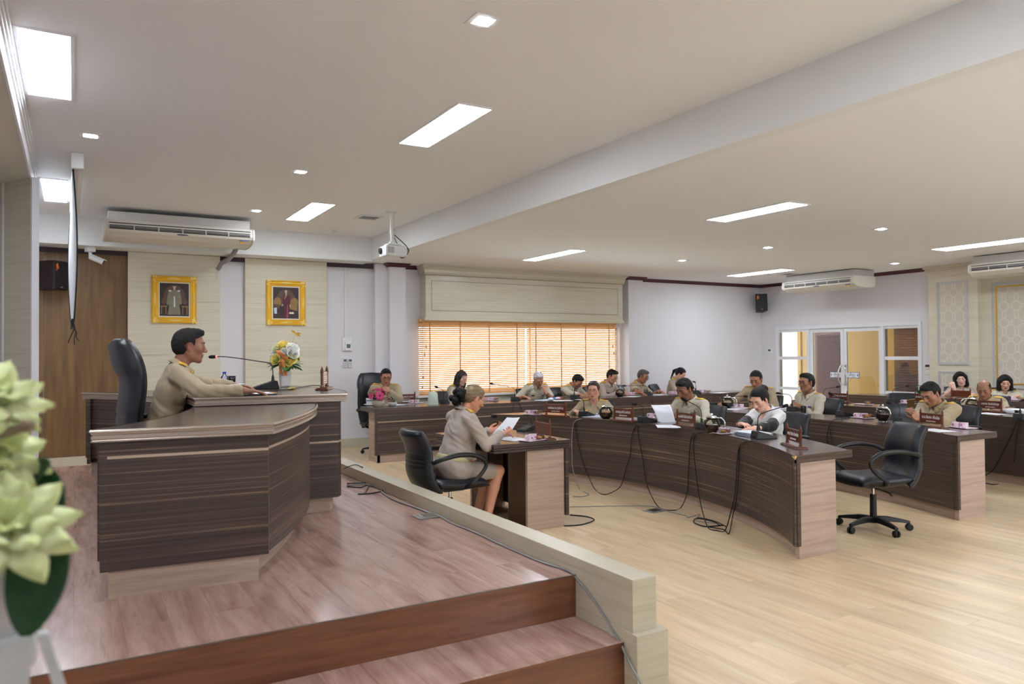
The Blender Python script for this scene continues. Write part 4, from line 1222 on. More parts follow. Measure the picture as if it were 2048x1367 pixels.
# ---------------------------------------------------------------- people: bodies modelled as blended volumes
class Vol:
    """distance field on a regular grid, meshed with surface nets"""
    def __init__(s, lo, hi, h):
        s.h = h
        s.lo = np.array(lo, np.float32)
        s.n = np.ceil((np.array(hi)-np.array(lo))/h).astype(int)+1
        s.ax = [(s.lo[i]+h*np.arange(s.n[i])).astype(np.float32) for i in range(3)]
        s.D = np.full(tuple(s.n), 0.06, np.float32)
    def _win(s, lo, hi, pad):
        a = np.maximum(np.floor((np.array(lo)-pad-s.lo)/s.h).astype(int), 0)
        b = np.minimum(np.ceil((np.array(hi)+pad-s.lo)/s.h).astype(int)+1, s.n)
        if (b <= a).any(): return None
        sl = tuple(slice(a[i], b[i]) for i in range(3))
        X = s.ax[0][sl[0]][:, None, None]; Y = s.ax[1][sl[1]][None, :, None]; Z = s.ax[2][sl[2]][None, None, :]
        return sl, X, Y, Z
    def _mix(s, sl, d, k, op):
        D = s.D[sl]
        if op == 'add':
            hh = np.maximum(k-np.abs(D-d), 0)/k
            s.D[sl] = np.minimum(D, d)-hh*hh*k*0.25
        else:
            d = -d
            hh = np.maximum(k-np.abs(D-d), 0)/k
            s.D[sl] = np.maximum(D, d)+hh*hh*k*0.25
    def cap(s, a, b, r0, r1=None, k=0.02, op='add'):
        r1 = r0 if r1 is None else r1
        a = np.array(a, np.float32); b = np.array(b, np.float32)
        R = max(r0, r1)
        w = s._win(np.minimum(a, b)-R, np.maximum(a, b)+R, k+2*s.h)
        if w is None: return s
        sl, X, Y, Z = w
        ab = b-a; L = float(ab@ab)+1e-9
        t = np.clip(((X-a[0])*ab[0]+(Y-a[1])*ab[1]+(Z-a[2])*ab[2])/L, 0, 1)
        d = np.sqrt((X-a[0]-t*ab[0])**2+(Y-a[1]-t*ab[1])**2+(Z-a[2]-t*ab[2])**2)-(r0+(r1-r0)*t)
        s._mix(sl, d, k, op); return s
    def ell(s, c, r, rot=None, k=0.02, op='add'):
        c = np.array(c, np.float32); r = np.array(r, np.float32)
        R = float(r.max())
        w = s._win(c-R, c+R, k+2*s.h)
        if w is None: return s
        sl, X, Y, Z = w
        x, y, z = X-c[0], Y-c[1], Z-c[2]
        if rot is not None:
            m = np.array(rot, np.float32)
            x, y, z = (m[0, 0]*x+m[1, 0]*y+m[2, 0]*z, m[0, 1]*x+m[1, 1]*y+m[2, 1]*z, m[0, 2]*x+m[1, 2]*y+m[2, 2]*z)
        k0 = np.sqrt((x/r[0])**2+(y/r[1])**2+(z/r[2])**2)
        k1 = np.sqrt((x/r[0]**2)**2+(y/r[1]**2)**2+(z/r[2]**2)**2)+1e-6
        s._mix(sl, k0*(k0-1)/k1, k, op); return s
    def half(s, p, nrm, k=0.004):
        """cut away the side the normal points to"""
        nrm = np.array(nrm, np.float32); nrm /= np.linalg.norm(nrm)
        d = (s.ax[0][:, None, None]-p[0])*nrm[0]+(s.ax[1][None, :, None]-p[1])*nrm[1]+(s.ax[2][None, None, :]-p[2])*nrm[2]
        hh = np.maximum(k-np.abs(s.D-d), 0)/k
        s.D = np.maximum(s.D, d)+hh*hh*k*0.25
        return s
    def ripple(s, amp, f=1.0, seed=0.0):
        X = s.ax[0][:, None, None]; Y = s.ax[1][None, :, None]; Z = s.ax[2][None, None, :]
        q = np.sin(f*(31*X+17*Z+9*Y)+2.2*np.sin(f*(13*Y-11*Z)+seed)+seed)*np.sin(f*(19*Y-23*Z+8*X)+1.7*np.sin(f*(9*X+12*Y)+2*seed))
        s.D = s.D+(amp*q).astype(np.float32)
        return s
    def net(s):
        D = s.D
        D[0], D[-1], D[:, 0], D[:, -1], D[:, :, 0], D[:, :, -1] = 1, 1, 1, 1, 1, 1
        S = D < 0
        c8 = [S[i:S.shape[0]-1+i, j:S.shape[1]-1+j, k:S.shape[2]-1+k] for i in (0, 1) for j in (0, 1) for k in (0, 1)]
        any_ = c8[0].copy(); all_ = c8[0].copy()
        for c in c8[1:]:
            any_ |= c; all_ &= c
        act = any_ & ~all_
        I = np.argwhere(act)
        idx = np.full(act.shape, -1, np.int32)
        idx[act] = np.arange(len(I), dtype=np.int32)
        corner = np.array([(i, j, k) for i in (0, 1) for j in (0, 1) for k in (0, 1)])
        vals = np.stack([D[I[:, 0]+c[0], I[:, 1]+c[1], I[:, 2]+c[2]] for c in corner], 1)
        acc = np.zeros((len(I), 3), np.float64); cnt = np.zeros(len(I))
        for a in range(8):
            for b in range(a+1, 8):
                df = corner[b]-corner[a]
                if np.abs(df).sum() != 1: continue
                va, vb = vals[:, a], vals[:, b]
                m = (va < 0) != (vb < 0)
                t = va[m]/(va[m]-vb[m])
                acc[m] += corner[a]+t[:, None]*df
                cnt[m] += 1
        V = (I+acc/cnt[:, None])*s.h+s.lo
        Q = []
        for axis in range(3):
            o = [1 if q == axis else 0 for q in range(3)]
            A = S[:S.shape[0]-o[0], :S.shape[1]-o[1], :S.shape[2]-o[2]]
            B = S[o[0]:, o[1]:, o[2]:]
            E = np.argwhere(A != B)
            u, v = [(1, 2), (2, 0), (0, 1)][axis]
            ok = (E[:, u] > 0) & (E[:, v] > 0) & (E[:, u] < act.shape[u]) & (E[:, v] < act.shape[v]) & (E[:, axis] < act.shape[axis])
            E = E[ok]
            def g(du, dv):
                q = E.copy(); q[:, u] -= du; q[:, v] -= dv
                return idx[q[:, 0], q[:, 1], q[:, 2]]
            q4 = np.stack([g(1, 1), g(0, 1), g(0, 0), g(1, 0)], 1)
            fl = ~A[E[:, 0], E[:, 1], E[:, 2]]
            q4[fl] = q4[fl][:, ::-1]
            Q.append(q4)
        Q = np.concatenate(Q)
        Q = Q[(Q >= 0).all(1)]
        return V.astype(np.float32), Q.astype(np.int32)

def np_mesh(name, V, Q, mat, parent, cols=None):
    me = bpy.data.meshes.new(name)
    me.vertices.add(len(V)); me.vertices.foreach_set('co', V.ravel())
    me.loops.add(len(Q)*4); me.loops.foreach_set('vertex_index', Q.ravel())
    me.polygons.add(len(Q)); me.polygons.foreach_set('loop_start', np.arange(0, len(Q)*4, 4, dtype=np.int32))
    me.update(calc_edges=True)
    me.polygons.foreach_set('use_smooth', np.ones(len(Q), bool))
    me.validate()
    if cols is not None:
        at = me.color_attributes.new('Col', 'FLOAT_COLOR', 'POINT')
        c = np.ones((len(V), 4), np.float32); c[:, :3] = cols
        at.data.foreach_set('color', c.ravel())
    me.materials.append(MAT[mat])
    o = bpy.data.objects.new(name, me); COL.objects.link(o)
    o.parent = parent
    return o

m_, nt, b = new_mat('skin')
at = nt.nodes.new('ShaderNodeVertexColor'); at.layer_name = 'Col'
nt.links.new(at.outputs['Color'], b.inputs['Base Color'])
b.inputs['Roughness'].default_value = 0.48
b.inputs['Subsurface Weight'].default_value = 0.06
b.inputs['Subsurface Radius'].default_value = (0.012, 0.005, 0.003)
b.inputs['Subsurface Scale'].default_value = 0.6
def cloth(name, col):
    return plain(name, col, 0.8, bump=0.12, bscale=420, var=0.10, vscale=16, sheen=0.15)
cloth('khaki', (176, 160, 130)); cloth('khaki_pale', (196, 190, 172)); cloth('khaki_pink', (178, 164, 152)); cloth('khaki_warm', (188, 174, 152))
cloth('jacket_white', (226, 226, 226)); cloth('sleeve_black', (24, 26, 28)); cloth('trouser_khaki', (158, 142, 114))
plain('shoe_black', (18, 18, 18), 0.3)
plain('hair_black', (15, 14, 15), 0.55, bump=0.5, bscale=200, spec=0.3)
plain('hair_dark', (36, 28, 26), 0.45, bump=0.9, bscale=120)
plain('hair_grey', (104, 100, 100), 0.55, bump=0.9, bscale=120, var=0.6, vscale=60)
plain('hair_salt', (50, 46, 46), 0.7, bump=0.6, bscale=220, var=0.6, vscale=70, spec=0.2)
plain('hair_white', (214, 214, 216), 0.55, bump=0.9, bscale=120)
streak('hair_brown', [(0.3, (84, 66, 46)), (0.5, (124, 102, 72)), (0.7, (150, 128, 94))], (6, 30, 60), rough=0.4, detail=4, bump=0.2)
plain('hair_reddish', (58, 34, 30), 0.42, bump=0.8, bscale=110)
plain('epaulette_gold', (222, 178, 62), 0.5, bump=0.5, bscale=160)
plain('epaulette_back', (28, 30, 30), 0.6)
plain('badge_black', (20, 24, 30), 0.4)
plain('ribbon_white', (232, 232, 236), 0.6); plain('ribbon_blue', (50, 84, 160), 0.6); plain('ribbon_yellow', (226, 186, 70), 0.6); plain('ribbon_red', (150, 40, 44), 0.6); plain('ribbon_green', (70, 120, 80), 0.6)
plain('eye_white', (220, 214, 206), 0.3); plain('eye_dark', (26, 18, 16), 0.2)
plain('belt_tan', (196, 184, 142), 0.5)
plain('gold_frame', (150, 120, 80), 0.3, metal=0.6)
plain('watch_steel', (180, 184, 188), 0.25, metal=0.8)

def rotm(yaw=0, pitch=0, roll=0):
    """pitch>0 looks down, yaw>0 turns left, roll>0 tips to the right shoulder"""
    return np.array(Matrix.Rotation(yaw, 3, 'Z') @ Matrix.Rotation(pitch, 3, 'Y') @ Matrix.Rotation(roll, 3, 'X'), float)
def unit(v):
    v = np.array(v, float); return v/(np.linalg.norm(v)+1e-9)
FING = [(0.030, (0.042, 0.026, 0.021)), (0.010, (0.046, 0.030, 0.022)), (-0.010, (0.043, 0.028, 0.021)), (-0.029, (0.034, 0.020, 0.018))]
def hand(vol, W, d, n, side, curl=0.35, spread=0.06, s=1.0, thumb=0.5):
    """W wrist, d towards the fingers, n out of the palm; side=+1 puts the thumb on the d x n side"""
    d = unit(d); n = unit(np.array(n)-d*np.dot(n, d)); t = np.cross(d, n)*side
    W = np.array(W, float)
    k = 0.010
    vol.cap(W-d*0.03*s, W+d*0.02*s, 0.025*s, 0.023*s, k=0.02)
    for off, L in FING:
        base = W+d*0.088*s+t*off*s-d*abs(off-0.005)*0.18*s
        vol.cap(W+d*0.012*s+t*off*0.55*s, base, 0.0155*s, 0.0115*s, k=0.014)
        a = curl*0.75
        dir_ = unit(d+t*off*spread*18)
        p = base
        r = 0.0092*s if off > -0.02 else 0.0080*s
        for q, l in enumerate(L):
            dd = unit(dir_*math.cos(a)+n*math.sin(a))
            p2 = p+dd*l*s
            vol.cap(p, p2, r, r*0.92, k=0.004)
            p = p2; a += curl*(1.0 if q == 0 else 0.8); r *= 0.93
    b = W+d*0.022*s+t*0.026*s
    p1 = b+unit(d*0.75+t*0.65+n*0.25)*0.042*s
    p2 = p1+unit(d*0.9+t*(0.45-thumb*0.5)+n*(0.15+0.4*thumb))*0.030*s
    p3 = p2+unit(d*0.95+t*(0.25-thumb*0.7)+n*(0.15+0.4*thumb))*0.024*s
    vol.cap(b, p1, 0.0155*s, 0.0120*s, k=0.012).cap(p1, p2, 0.0112*s, 0.0100*s, k=0.004).cap(p2, p3, 0.0100*s, 0.0085*s, k=0.004)
def ik(S, W, l1, l2, hint):
    S = np.array(S, float); W = np.array(W, float)
    v = W-S; L = np.linalg.norm(v)
    mx = (l1+l2)*0.985
    if L > mx:
        W = S+v/L*mx; v = W-S; L = mx
    u = v/L
    a = (l1*l1-l2*l2+L*L)/(2*L)
    hgt = math.sqrt(max(l1*l1-a*a, 0))
    hd = np.array(hint, float); hd = unit(hd-u*np.dot(hd, u))
    return S+u*a+hd*hgt, W

def head_vol(vol, C, R, s, sex, jaw=1.0):
    def T(p): return C+R@(np.array(p)*s)
    def E(c, r, k=0.02, op='add'): vol.ell(T(c), np.array(r)*s, R, k, op)
    def B(c, r, k=0.015, op='add'): vol.cap(T(c), T(c), r*s, None, k, op)
    def Cp(a, b_, r0, r1=None, k=0.012, op='add'): vol.cap(T(a), T(b_), r0*s, (r1 or r0)*s, k, op)
    E((-0.010, 0, 0.036), (0.100, 0.0765, 0.086))
    E((0.026, 0, -0.030), (0.066, 0.060*jaw, 0.082), 0.03)
    for q in (-1, 1):
        Cp((-0.005, q*0.056*jaw, -0.048), (0.050, q*0.030*jaw, -0.092), 0.020, 0.020, 0.03)
        B((0.058, q*0.044, -0.016), 0.024, 0.025)
    B((0.072, 0, -0.100), 0.019*(1 if sex == 'm' else 0.85), 0.025)
    Cp((0.082, -0.034, 0.030), (0.082, 0.034, 0.030), 0.0125, None, 0.02)
    for q in (-1, 1):
        E((0.100, q*0.031, 0.008), (0.016, 0.018, 0.011), 0.012, 'cut')
        E((0.080, q*0.031, 0.008), (0.012, 0.017, 0.0125), 0.006)
    Cp((0.090, 0, 0.018), (0.110, 0, -0.026), 0.0085, 0.0115, 0.012)
    B((0.112, 0, -0.030), 0.0120, 0.008)
    for q in (-1, 1): E((0.100, q*0.0135, -0.033), (0.012, 0.0085, 0.0085), None, 0.008) if False else E((0.100, q*0.0135, -0.033), (0.012, 0.0085, 0.0085), 0.008)
    Cp((0.0905, -0.016, -0.0600), (0.0905, 0.016, -0.0600), 0.0070, None, 0.010)
    B((0.0955, 0, -0.0590), 0.0065, 0.008)
    Cp((0.0885, -0.013, -0.0725), (0.0885, 0.013, -0.0725), 0.0078, None, 0.008)
    Cp((0.0985, -0.020, -0.0662), (0.0985, 0.020, -0.0662), 0.0022, None, 0.004, 'cut')
    for q in (-1, 1):
        RR = R @ rotm(yaw=q*0.35)
        vol.ell(T((-0.004, q*0.079, -0.002)), np.array((0.019, 0.0085, 0.033))*s, RR, 0.008)
        vol.ell(T((-0.001, q*0.0885, 0.002)), np.array((0.010, 0.006, 0.018))*s, RR, 0.006, 'cut')
        B((0.001, q*0.080, -0.030), 0.0085, 0.008)

def person(name_label, head, heading, skin=(176, 128, 100), lean=15, pitch=15, yaw=0, roll=0, sex='m', girth=1.0,
           shirt='khaki', sleeve='long', hands=None, hair='short', hair_mat='hair_black', glasses=None, floor=0.0, seat=0.47,
           h=0.0055, eyes='open', epaulettes=True, medals=True, lower='trousers', curl=(0.35, 0.35), palm=None, hdir=None, trou='trouser_khaki', age=0, hscale=None, elbow=None, extra=None, ribbon=0, jaw=1.0):
    s = 1.0 if sex == 'm' else 0.94
    hs = hscale or (1.0 if sex == 'm' else 0.955)
    hr = R_(heading)
    Rw = np.array(((math.cos(hr), -math.sin(hr), 0), (math.sin(hr), math.cos(hr), 0), (0, 0, 1)))
    ln = R_(lean)
    pel = np.array((0, 0, seat+0.095))
    Rt = rotm(0, ln); Rt2 = rotm(0, ln*1.35)
    Rh = rotm(R_(yaw), R_(pitch), R_(roll))
    Rn = rotm(R_(yaw*0.3), ln+0.5*(R_(pitch)-ln)+0.12)
    def chain(kk):
        mid = pel+Rt@np.array((0, 0, 0.27*kk))
        nb = mid+Rt2@np.array((-0.01, 0, 0.25*kk))
        nt_ = nb+Rn@np.array((0.012, 0, 0.075))
        hc = nt_-Rh@(np.array((-0.028, 0, -0.085))*hs)
        return mid, nb, nt_, hc
    tz = head[2]-floor
    lo_, hi_ = 0.55, 1.25
    for _ in range(30):
        kk = (lo_+hi_)/2
        if chain(kk)[3][2] < tz: lo_ = kk
        else: hi_ = kk
    mid, nb, ntp, hc = chain(kk)
    root = np.array((head[0], head[1], floor))-np.array((*(Rw@hc)[:2], 0))
    o = thing('person', name_label, 'person', tuple(root), hr)
    def loc(p):     # world -> person
        return Rw.T@(np.array(p, float)-root)
    g = girth
    sw = (0.178 if sex == 'm' else 0.152)*(0.85+0.15*g)
    SH = {1: nb+Rt2@np.array((0.0, sw, -0.055)), -1: nb+Rt2@np.array((0.0, -sw, -0.055))}
    l1, l2 = 0.285*s, 0.255*s
    WR, EL = {}, {}
    for sd, i in ((1, 0), (-1, 1)):
        tgt = None if hands is None else hands[i]
        if tgt is None: tgt = (0.40, sd*0.13, 0.80+0.03)
        else: tgt = loc(tgt)
        hint = (-0.25, sd*0.75, -0.75)
        if elbow is not None and elbow[i] is not None: hint = elbow[i]
        EL[sd], WR[sd] = ik(SH[sd], tgt, l1, l2, hint)
    # --- body
    def torso(v, t, kx=0.05):
        v.ell(pel+np.array((-0.01, 0, 0.0)), (0.118*g+t, 0.168*g+t, 0.115+t), Rt, 0.05)
        v.ell(pel+Rt@np.array((0.0, 0, 0.14*kk)), (0.105*g+t, 0.142*g+t, 0.15+t), Rt, kx)
        v.ell(mid+Rt2@np.array((0.0, 0, 0.06)), (0.108*(0.7+0.3*g)+t, 0.160*(0.8+0.2*g)+t, 0.17*kk+t), Rt2, kx)
        if sex == 'f':
            for q in (-1, 1): v.ell(mid+Rt2@np.array((0.075, q*0.07, 0.04)), (0.062+t, 0.066+t, 0.065+t), Rt2, 0.04)
        if g > 1.08: v.ell(pel+Rt@np.array((0.07*g, 0, 0.12)), (0.10*g+t, 0.14*g+t, 0.13+t), Rt, 0.06)
        v.cap(SH[1], SH[-1], 0.050*s+t, None, 0.06)
        v.cap(nb+Rt2@np.array((-0.015, 0, -0.035)), SH[1]+Rt2@np.array((0, -0.03, 0.012)), 0.050*s+t, 0.046*s+t, 0.05)
        v.cap(nb+Rt2@np.array((-0.015, 0, -0.035)), SH[-1]+Rt2@np.array((0, 0.03, 0.012)), 0.050*s+t, 0.046*s+t, 0.05)
    hip = {q: pel+np.array((0.03, q*0.088*g, -0.02)) for q in (-1, 1)}
    kz = seat+0.05
    knee = {q: np.array((0.45*s, q*0.10*g, kz)) for q in (-1, 1)}
    ank = {q: np.array((0.43*s if lower != 'skirt' else 0.30, q*0.095, 0.09)) for q in (-1, 1)}
    if lower == 'skirt':
        for q in (-1, 1): knee[q] = np.array((0.47*s, q*0.065, kz-0.015))
    allp = [hc]+list(WR.values())+list(EL.values())
    lo = np.min(np.array(allp+[np.array((-0.30, -0.36*g, 0))]), 0)-np.array((0.14, 0.20, 0.0)); lo[2] = -0.02
    hi = np.max(np.array(allp+[np.array((0.66, 0.36*g, 1.0))]), 0)+0.20
    v = Vol(lo, hi, h)
    torso(v, -0.012)
    v.cap(nb+Rt2@np.array((-0.012, 0, -0.06)), ntp+Rn@np.array((0, 0, 0.03)), 0.062*s*(0.9 if sex == 'f' else 1)*(0.6+0.4*g), 0.054*s*(0.9 if sex == 'f' else 1), 0.03)
    head_vol(v, hc, Rh, hs, sex, jaw)
    arm_r = (0.046, 0.038, 0.040, 0.0255) if sex == 'm' else (0.040, 0.034, 0.034, 0.0225)
    for sd, i in ((1, 0), (-1, 1)):
        fd = unit(WR[sd]-EL[sd])
        v.cap(SH[sd], EL[sd], arm_r[0]*g, arm_r[1]*g, 0.03)
        v.cap(EL[sd], EL[sd]+(WR[sd]-EL[sd])*0.3, arm_r[1]*g, arm_r[2]*g, 0.02)
        v.cap(EL[sd]+(WR[sd]-EL[sd])*0.3, WR[sd], arm_r[2]*g, arm_r[3], 0.02)
        d = fd if hdir is None or hdir[i] is None else Rw.T@unit(hdir[i])
        if hdir is None or hdir[i] is None:
            d = unit(np.array((fd[0], fd[1], min(fd[2], -0.05)*0.3 if WR[sd][2] < 0.95 else fd[2])))
        n = np.array((0.0, 0, -1.0)) if palm is None or palm[i] is None else Rw.T@unit(palm[i])
        # thumb lies towards the body's middle when the palm is down
        hand(v, WR[sd], d, n, 1 if sd == -1 else -1, curl[i], s=s)
    for q in (-1, 1):
        rr = -0.010 if lower != 'skirt' else 0.0
        v.cap(hip[q], knee[q], 0.082*g+rr, 0.056*s+rr, 0.03)
        v.cap(knee[q], knee[q]+(ank[q]-knee[q])*0.35+np.array((-0.012, 0, 0)), 0.054*s+rr, 0.054*s+rr, 0.02)
        v.cap(knee[q]+(ank[q]-knee[q])*0.35+np.array((-0.012, 0, 0)), ank[q], 0.054*s+rr, 0.034, 0.02)
        v.cap(ank[q]+np.array((-0.03, 0, -0.045)), ank[q]+np.array((0.13, q*0.015, -0.062)), 0.030, 0.022, 0.03)
    V, Q = v.net()
    sk = np.array(lin(skin)); col = np.tile(sk, (len(V), 1))
    L = ((V-hc)@Rh)/hs
    x, y_, z = L[:, 0], L[:, 1], L[:, 2]
    near = (np.abs(x) < 0.14) & (np.abs(z) < 0.14)
    def tint(mask, c, a):
        c = np.array(c)
        col[mask] = col[mask]*(1-a)+c*a
    lipc = np.array(lin((150, 74, 70))) if sex == 'm' else np.array(lin((172, 58, 66)))
    lm = near & (x > 0.080) & (np.abs(y_) < 0.023-0.25*np.abs(z+0.066)) & (z > -0.081) & (z < -0.053)
    tint(lm, lipc*(sk/ np.array(lin((176, 128, 100))))**0.5, 0.5 if sex == 'f' else 0.4)
    tint(near & (x > 0.085) & (np.abs(z+0.066) < 0.0028) & (np.abs(y_) < 0.021), lipc*0.25, 0.7)
    ck = near & (x > 0.04) & (((np.abs(y_)-0.042)/0.024)**2+((z+0.02)/0.022)**2 < 1)
    tint(ck, sk*np.array((1.06, 0.86, 0.82)), 0.5)
    tint(near & (np.abs(np.abs(y_)-0.080) < 0.016) & (np.abs(x) < 0.03) & (np.abs(z) < 0.04), sk*np.array((1.05, 0.82, 0.76)), 0.6)
    if eyes == 'down':
        e = near & (x > 0.07) & (np.abs(np.abs(y_)-0.031) < 0.016) & (np.abs(z+0.002+0.12*(np.abs(y_)-0.031)**2*100) < 0.0042)
        tint(e, np.array(lin((30, 20, 18))), 0.85)
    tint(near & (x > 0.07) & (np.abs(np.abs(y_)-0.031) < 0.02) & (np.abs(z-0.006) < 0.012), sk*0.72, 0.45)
    if hair in ('short', 'crop', 'bald', 'swept'):   # shaved beard and cropped sides read darker
        tint(near & (x > 0.03) & (z < -0.045) & (z > -0.115) & ~lm, sk*np.array((0.86, 0.84, 0.86)), 0.4)
    body = np_mesh('body', V, Q, 'skin', o, col)
    # --- facial parts, in head space
    MH = Matrix.Translation(Vector(hc)) @ Matrix(Rh.tolist()).to_4x4() @ Matrix.Scale(hs, 4)
    for q in (-1, 1):
        if eyes == 'open':
            m = MB().xf(MH)
            m.mat(0).ell((0.0840, q*0.031, 0.0070), (0.0090, 0.0140, 0.0050), 14, 8)
            m.mat(1).ell((0.0876, q*0.031, 0.0072), (0.0062, 0.0058, 0.0050), 12, 8)
            m.mat(1).tube([(0.0845, q*0.031-0.0145, 0.0080), (0.0920, q*0.031-0.005, 0.0118), (0.0920, q*0.031+0.005, 0.0118), (0.0845, q*0.031+0.0145, 0.0080)], 0.0018, 6)
            m.build('eye', ['eye_white', 'eye_dark'], o, smooth=True)
        m = MB().xf(MH)
        bw = 0.0042 if sex == 'm' else 0.0028
        m.tube([(0.0975, q*0.012, 0.0265), (0.0975, q*0.025, 0.0315), (0.0925, q*0.038, 0.0315), (0.081, q*0.050, 0.026)], [bw, bw*1.1, bw, bw*0.5], 6)
        m.build('eyebrow', 'hair_white' if hair_mat == 'hair_white' else 'hair_black', o, smooth=True)
    if glasses:
        m = MB().xf(MH)
        for q in (-1, 1):
            w_, hh_ = (0.024, 0.016)
            ring = []
            for k in range(20):
                a = 2*PI*k/20
                cx_ = abs(math.cos(a))**0.7*math.copysign(1, math.cos(a)); cz_ = abs(math.sin(a))**0.7*math.copysign(1, math.sin(a))
                ring.append((0.113-0.16*abs(q*0.033+cx_*w_)**1.0*0.35, q*0.033+cx_*w_, 0.000+cz_*hh_))
            m.tube(ring, 0.0013 if glasses != 'black' else 0.0022, 6, closed=True)
            m.tube([(0.108, q*0.058, 0.006), (0.06, q*0.079, 0.008), (0.0, q*0.083, 0.010), (-0.012, q*0.083, -0.004)], 0.0013, 6)
        m.tube([(0.113, -0.010, 0.004), (0.117, 0, 0.007), (0.113, 0.010, 0.004)], 0.0013, 6)
        m.build('glasses', {'black': 'black_plastic', 'gold': 'gold_frame', 'thin': 'steel'}[glasses], o, smooth=True)
    # --- hair
    hh = min(h, 0.0045)
    if hair:
        hl, hu = np.array((-0.17, -0.13, -0.16)), np.array((0.13, 0.13, 0.17))
        if hair == 'long': hl = np.array((-0.19, -0.15, -0.42))
        if hair == 'bob': hl = np.array((-0.17, -0.15, -0.20))
        if hair in ('bun', 'pony', 'highbun'): hl = np.array((-0.25, -0.14, -0.30))
        hv = Vol(hl, hu, hh)
        t = {'short': 0.010, 'crop': 0.006, 'bald': 0.004, 'swept': 0.011, 'bun': 0.009, 'highbun': 0.010, 'pony': 0.010, 'long': 0.016, 'bob': 0.022}[hair]
        hv.ell((-0.010, 0, 0.036), (0.100+t, 0.0765+t*0.9, 0.086+t), None, 0.01)
        hv.ell((-0.045, 0, -0.005), (0.062+t, 0.066+t*0.8, 0.075), None, 0.03)
        if hair in ('short', 'swept'):
            hv.ell((0.045, 0, 0.100), (0.050, 0.056, 0.026+t*0.5), None, 0.02)
        X = hv.ax[0][:, None, None]; Y = hv.ax[1][None, :, None]; Z = hv.ax[2][None, None, :]
        top = {'short': 0.084, 'crop': 0.080, 'bald': 0.068, 'swept': 0.080, 'bun': 0.082, 'highbun': 0.080, 'pony': 0.080, 'long': 0.084, 'bob': 0.060}[hair]
        # scalp line: forehead, temple, sideburn, round the ear, nape
        keepA = np.maximum(top-0.42*(0.075-X)-Z-0.30*np.abs(Y)**1.0*0.35, X-0.092)
        temple = 0.034 if hair not in ('long', 'bob', 'bun', 'pony', 'highbun') else 0.052
        keepB = np.maximum(np.maximum(X-temple, 0.012-Z), -Z-1)
        keepB2 = np.maximum(X-0.026, -0.014-Z)
        keepC = np.maximum(X+0.022, -0.088-Z)
        keep = np.minimum(np.minimum(keepA+0*Z, keepB+0*Z), np.minimum(keepB2+0*Z, keepC+0*Z))
        if hair == 'bald':
            keep = np.maximum(np.minimum(keepB2+0*Z, keepC+0*Z), Z-0.075+0*X)
        if sex == 'm':
            ear = np.sqrt((X+0.002)**2+(np.abs(Y)-0.085)**2+(Z+0.004)**2)-0.034
            keep = np.maximum(keep, -ear)
        dome = hv.D.copy()
        hv.D = np.maximum(hv.D, keep.astype(np.float32))
        if hair == 'long':
            for q in (-1, 1):
                hv.cap((0.010, q*0.076, 0.04), (0.025, q*0.082, -0.10), 0.026, 0.026, 0.03)
                hv.cap((0.025, q*0.082, -0.10), (0.060, q*0.080, -0.36), 0.026, 0.016, 0.03)
                hv.cap((-0.05, q*0.05, -0.02), (-0.06, q*0.06, -0.36), 0.05, 0.03, 0.04)
            hv.ell((-0.03, 0, 0.118), (0.035, 0.035, 0.022), None, 0.02)
        if hair == 'bob':
            for q in (-1, 1):
                hv.cap((0.030, q*0.078, 0.05), (0.030, q*0.090, -0.10), 0.024, 0.030, 0.03)
                hv.cap((-0.03, q*0.075, 0.03), (-0.02, q*0.085, -0.11), 0.04, 0.040, 0.04)
            hv.cap((-0.08, 0, 0.0), (-0.08, 0, -0.11), 0.05, 0.04, 0.05)
            for q in (-1, 1): hv.cap((0.075, q*0.012, 0.098), (0.060, q*0.066, 0.035), 0.016, 0.014, 0.02)
        if hair == 'pony':
            hv.cap((-0.115, 0, 0.03), (-0.15, 0.0, -0.02), 0.028, 0.026, 0.02).cap((-0.15, 0.0, -0.02), (-0.13, 0.02, -0.20), 0.026, 0.012, 0.02)
        if hair == 'highbun':
            hv.ell((-0.118, 0.0, 0.055), (0.046, 0.050, 0.046), None, 0.015)
        wv = np.sin(70*Y+8*np.sin(20*Z)+6*np.sin(18*X))*np.sin(50*X+40*Z)
        hv.D = hv.D+((0.0016 if sex == 'm' else 0.0007)*wv).astype(np.float32)
        if hair in ('short', 'swept'):
            tuft = np.sin(160*X+3*np.sin(60*Y))*np.sin(140*Y+2)
            hv.D = hv.D-(0.004*tuft*np.clip((Z-0.08)*20, 0, 1)*np.clip((X+0.02)*12, 0, 1)).astype(np.float32)
        HV, HQ = hv.net()
        HV = (HV*hs)@Rh.T+hc
        hair_o = np_mesh('hair', HV.astype(np.float32), HQ, hair_mat, o)
        if hair == 'bun':    # dark netted chignon low on the nape
            bv = Vol((-0.27, -0.13, -0.19), (-0.04, 0.13, 0.10), hh)
            rnd = random.Random(5)
            for k in range(11):
                a = 2*PI*k/11
                rr = rnd.uniform(0.024, 0.034)
                bv.ell((-0.150+0.034*math.cos(a*2+k), 0.052*math.cos(a), -0.050+0.060*math.sin(a)), (rr*1.1, rr, rr), None, 0.005)
            bv.ell((-0.135, 0, -0.045), (0.045, 0.055, 0.06), None, 0.008)
            BV, BQ = bv.net()
            np_mesh('hair_net', ((BV*hs)@Rh.T+hc).astype(np.float32), BQ, 'hair_black', hair_o)
            m = MB().xf(MH)
            m.ell((-0.108, 0.02, 0.030), (0.02, 0.016, 0.012)).ell((-0.100, -0.02, 0.034), (0.018, 0.018, 0.011)).ell((-0.110, 0.0, 0.042), (0.012, 0.014, 0.012))
            m.build('hair_clip', 'belt_tan', hair_o, smooth=True)
    # --- shirt
    sv = Vol(lo, hi, h*1.1)
    torso(sv, 0.006)
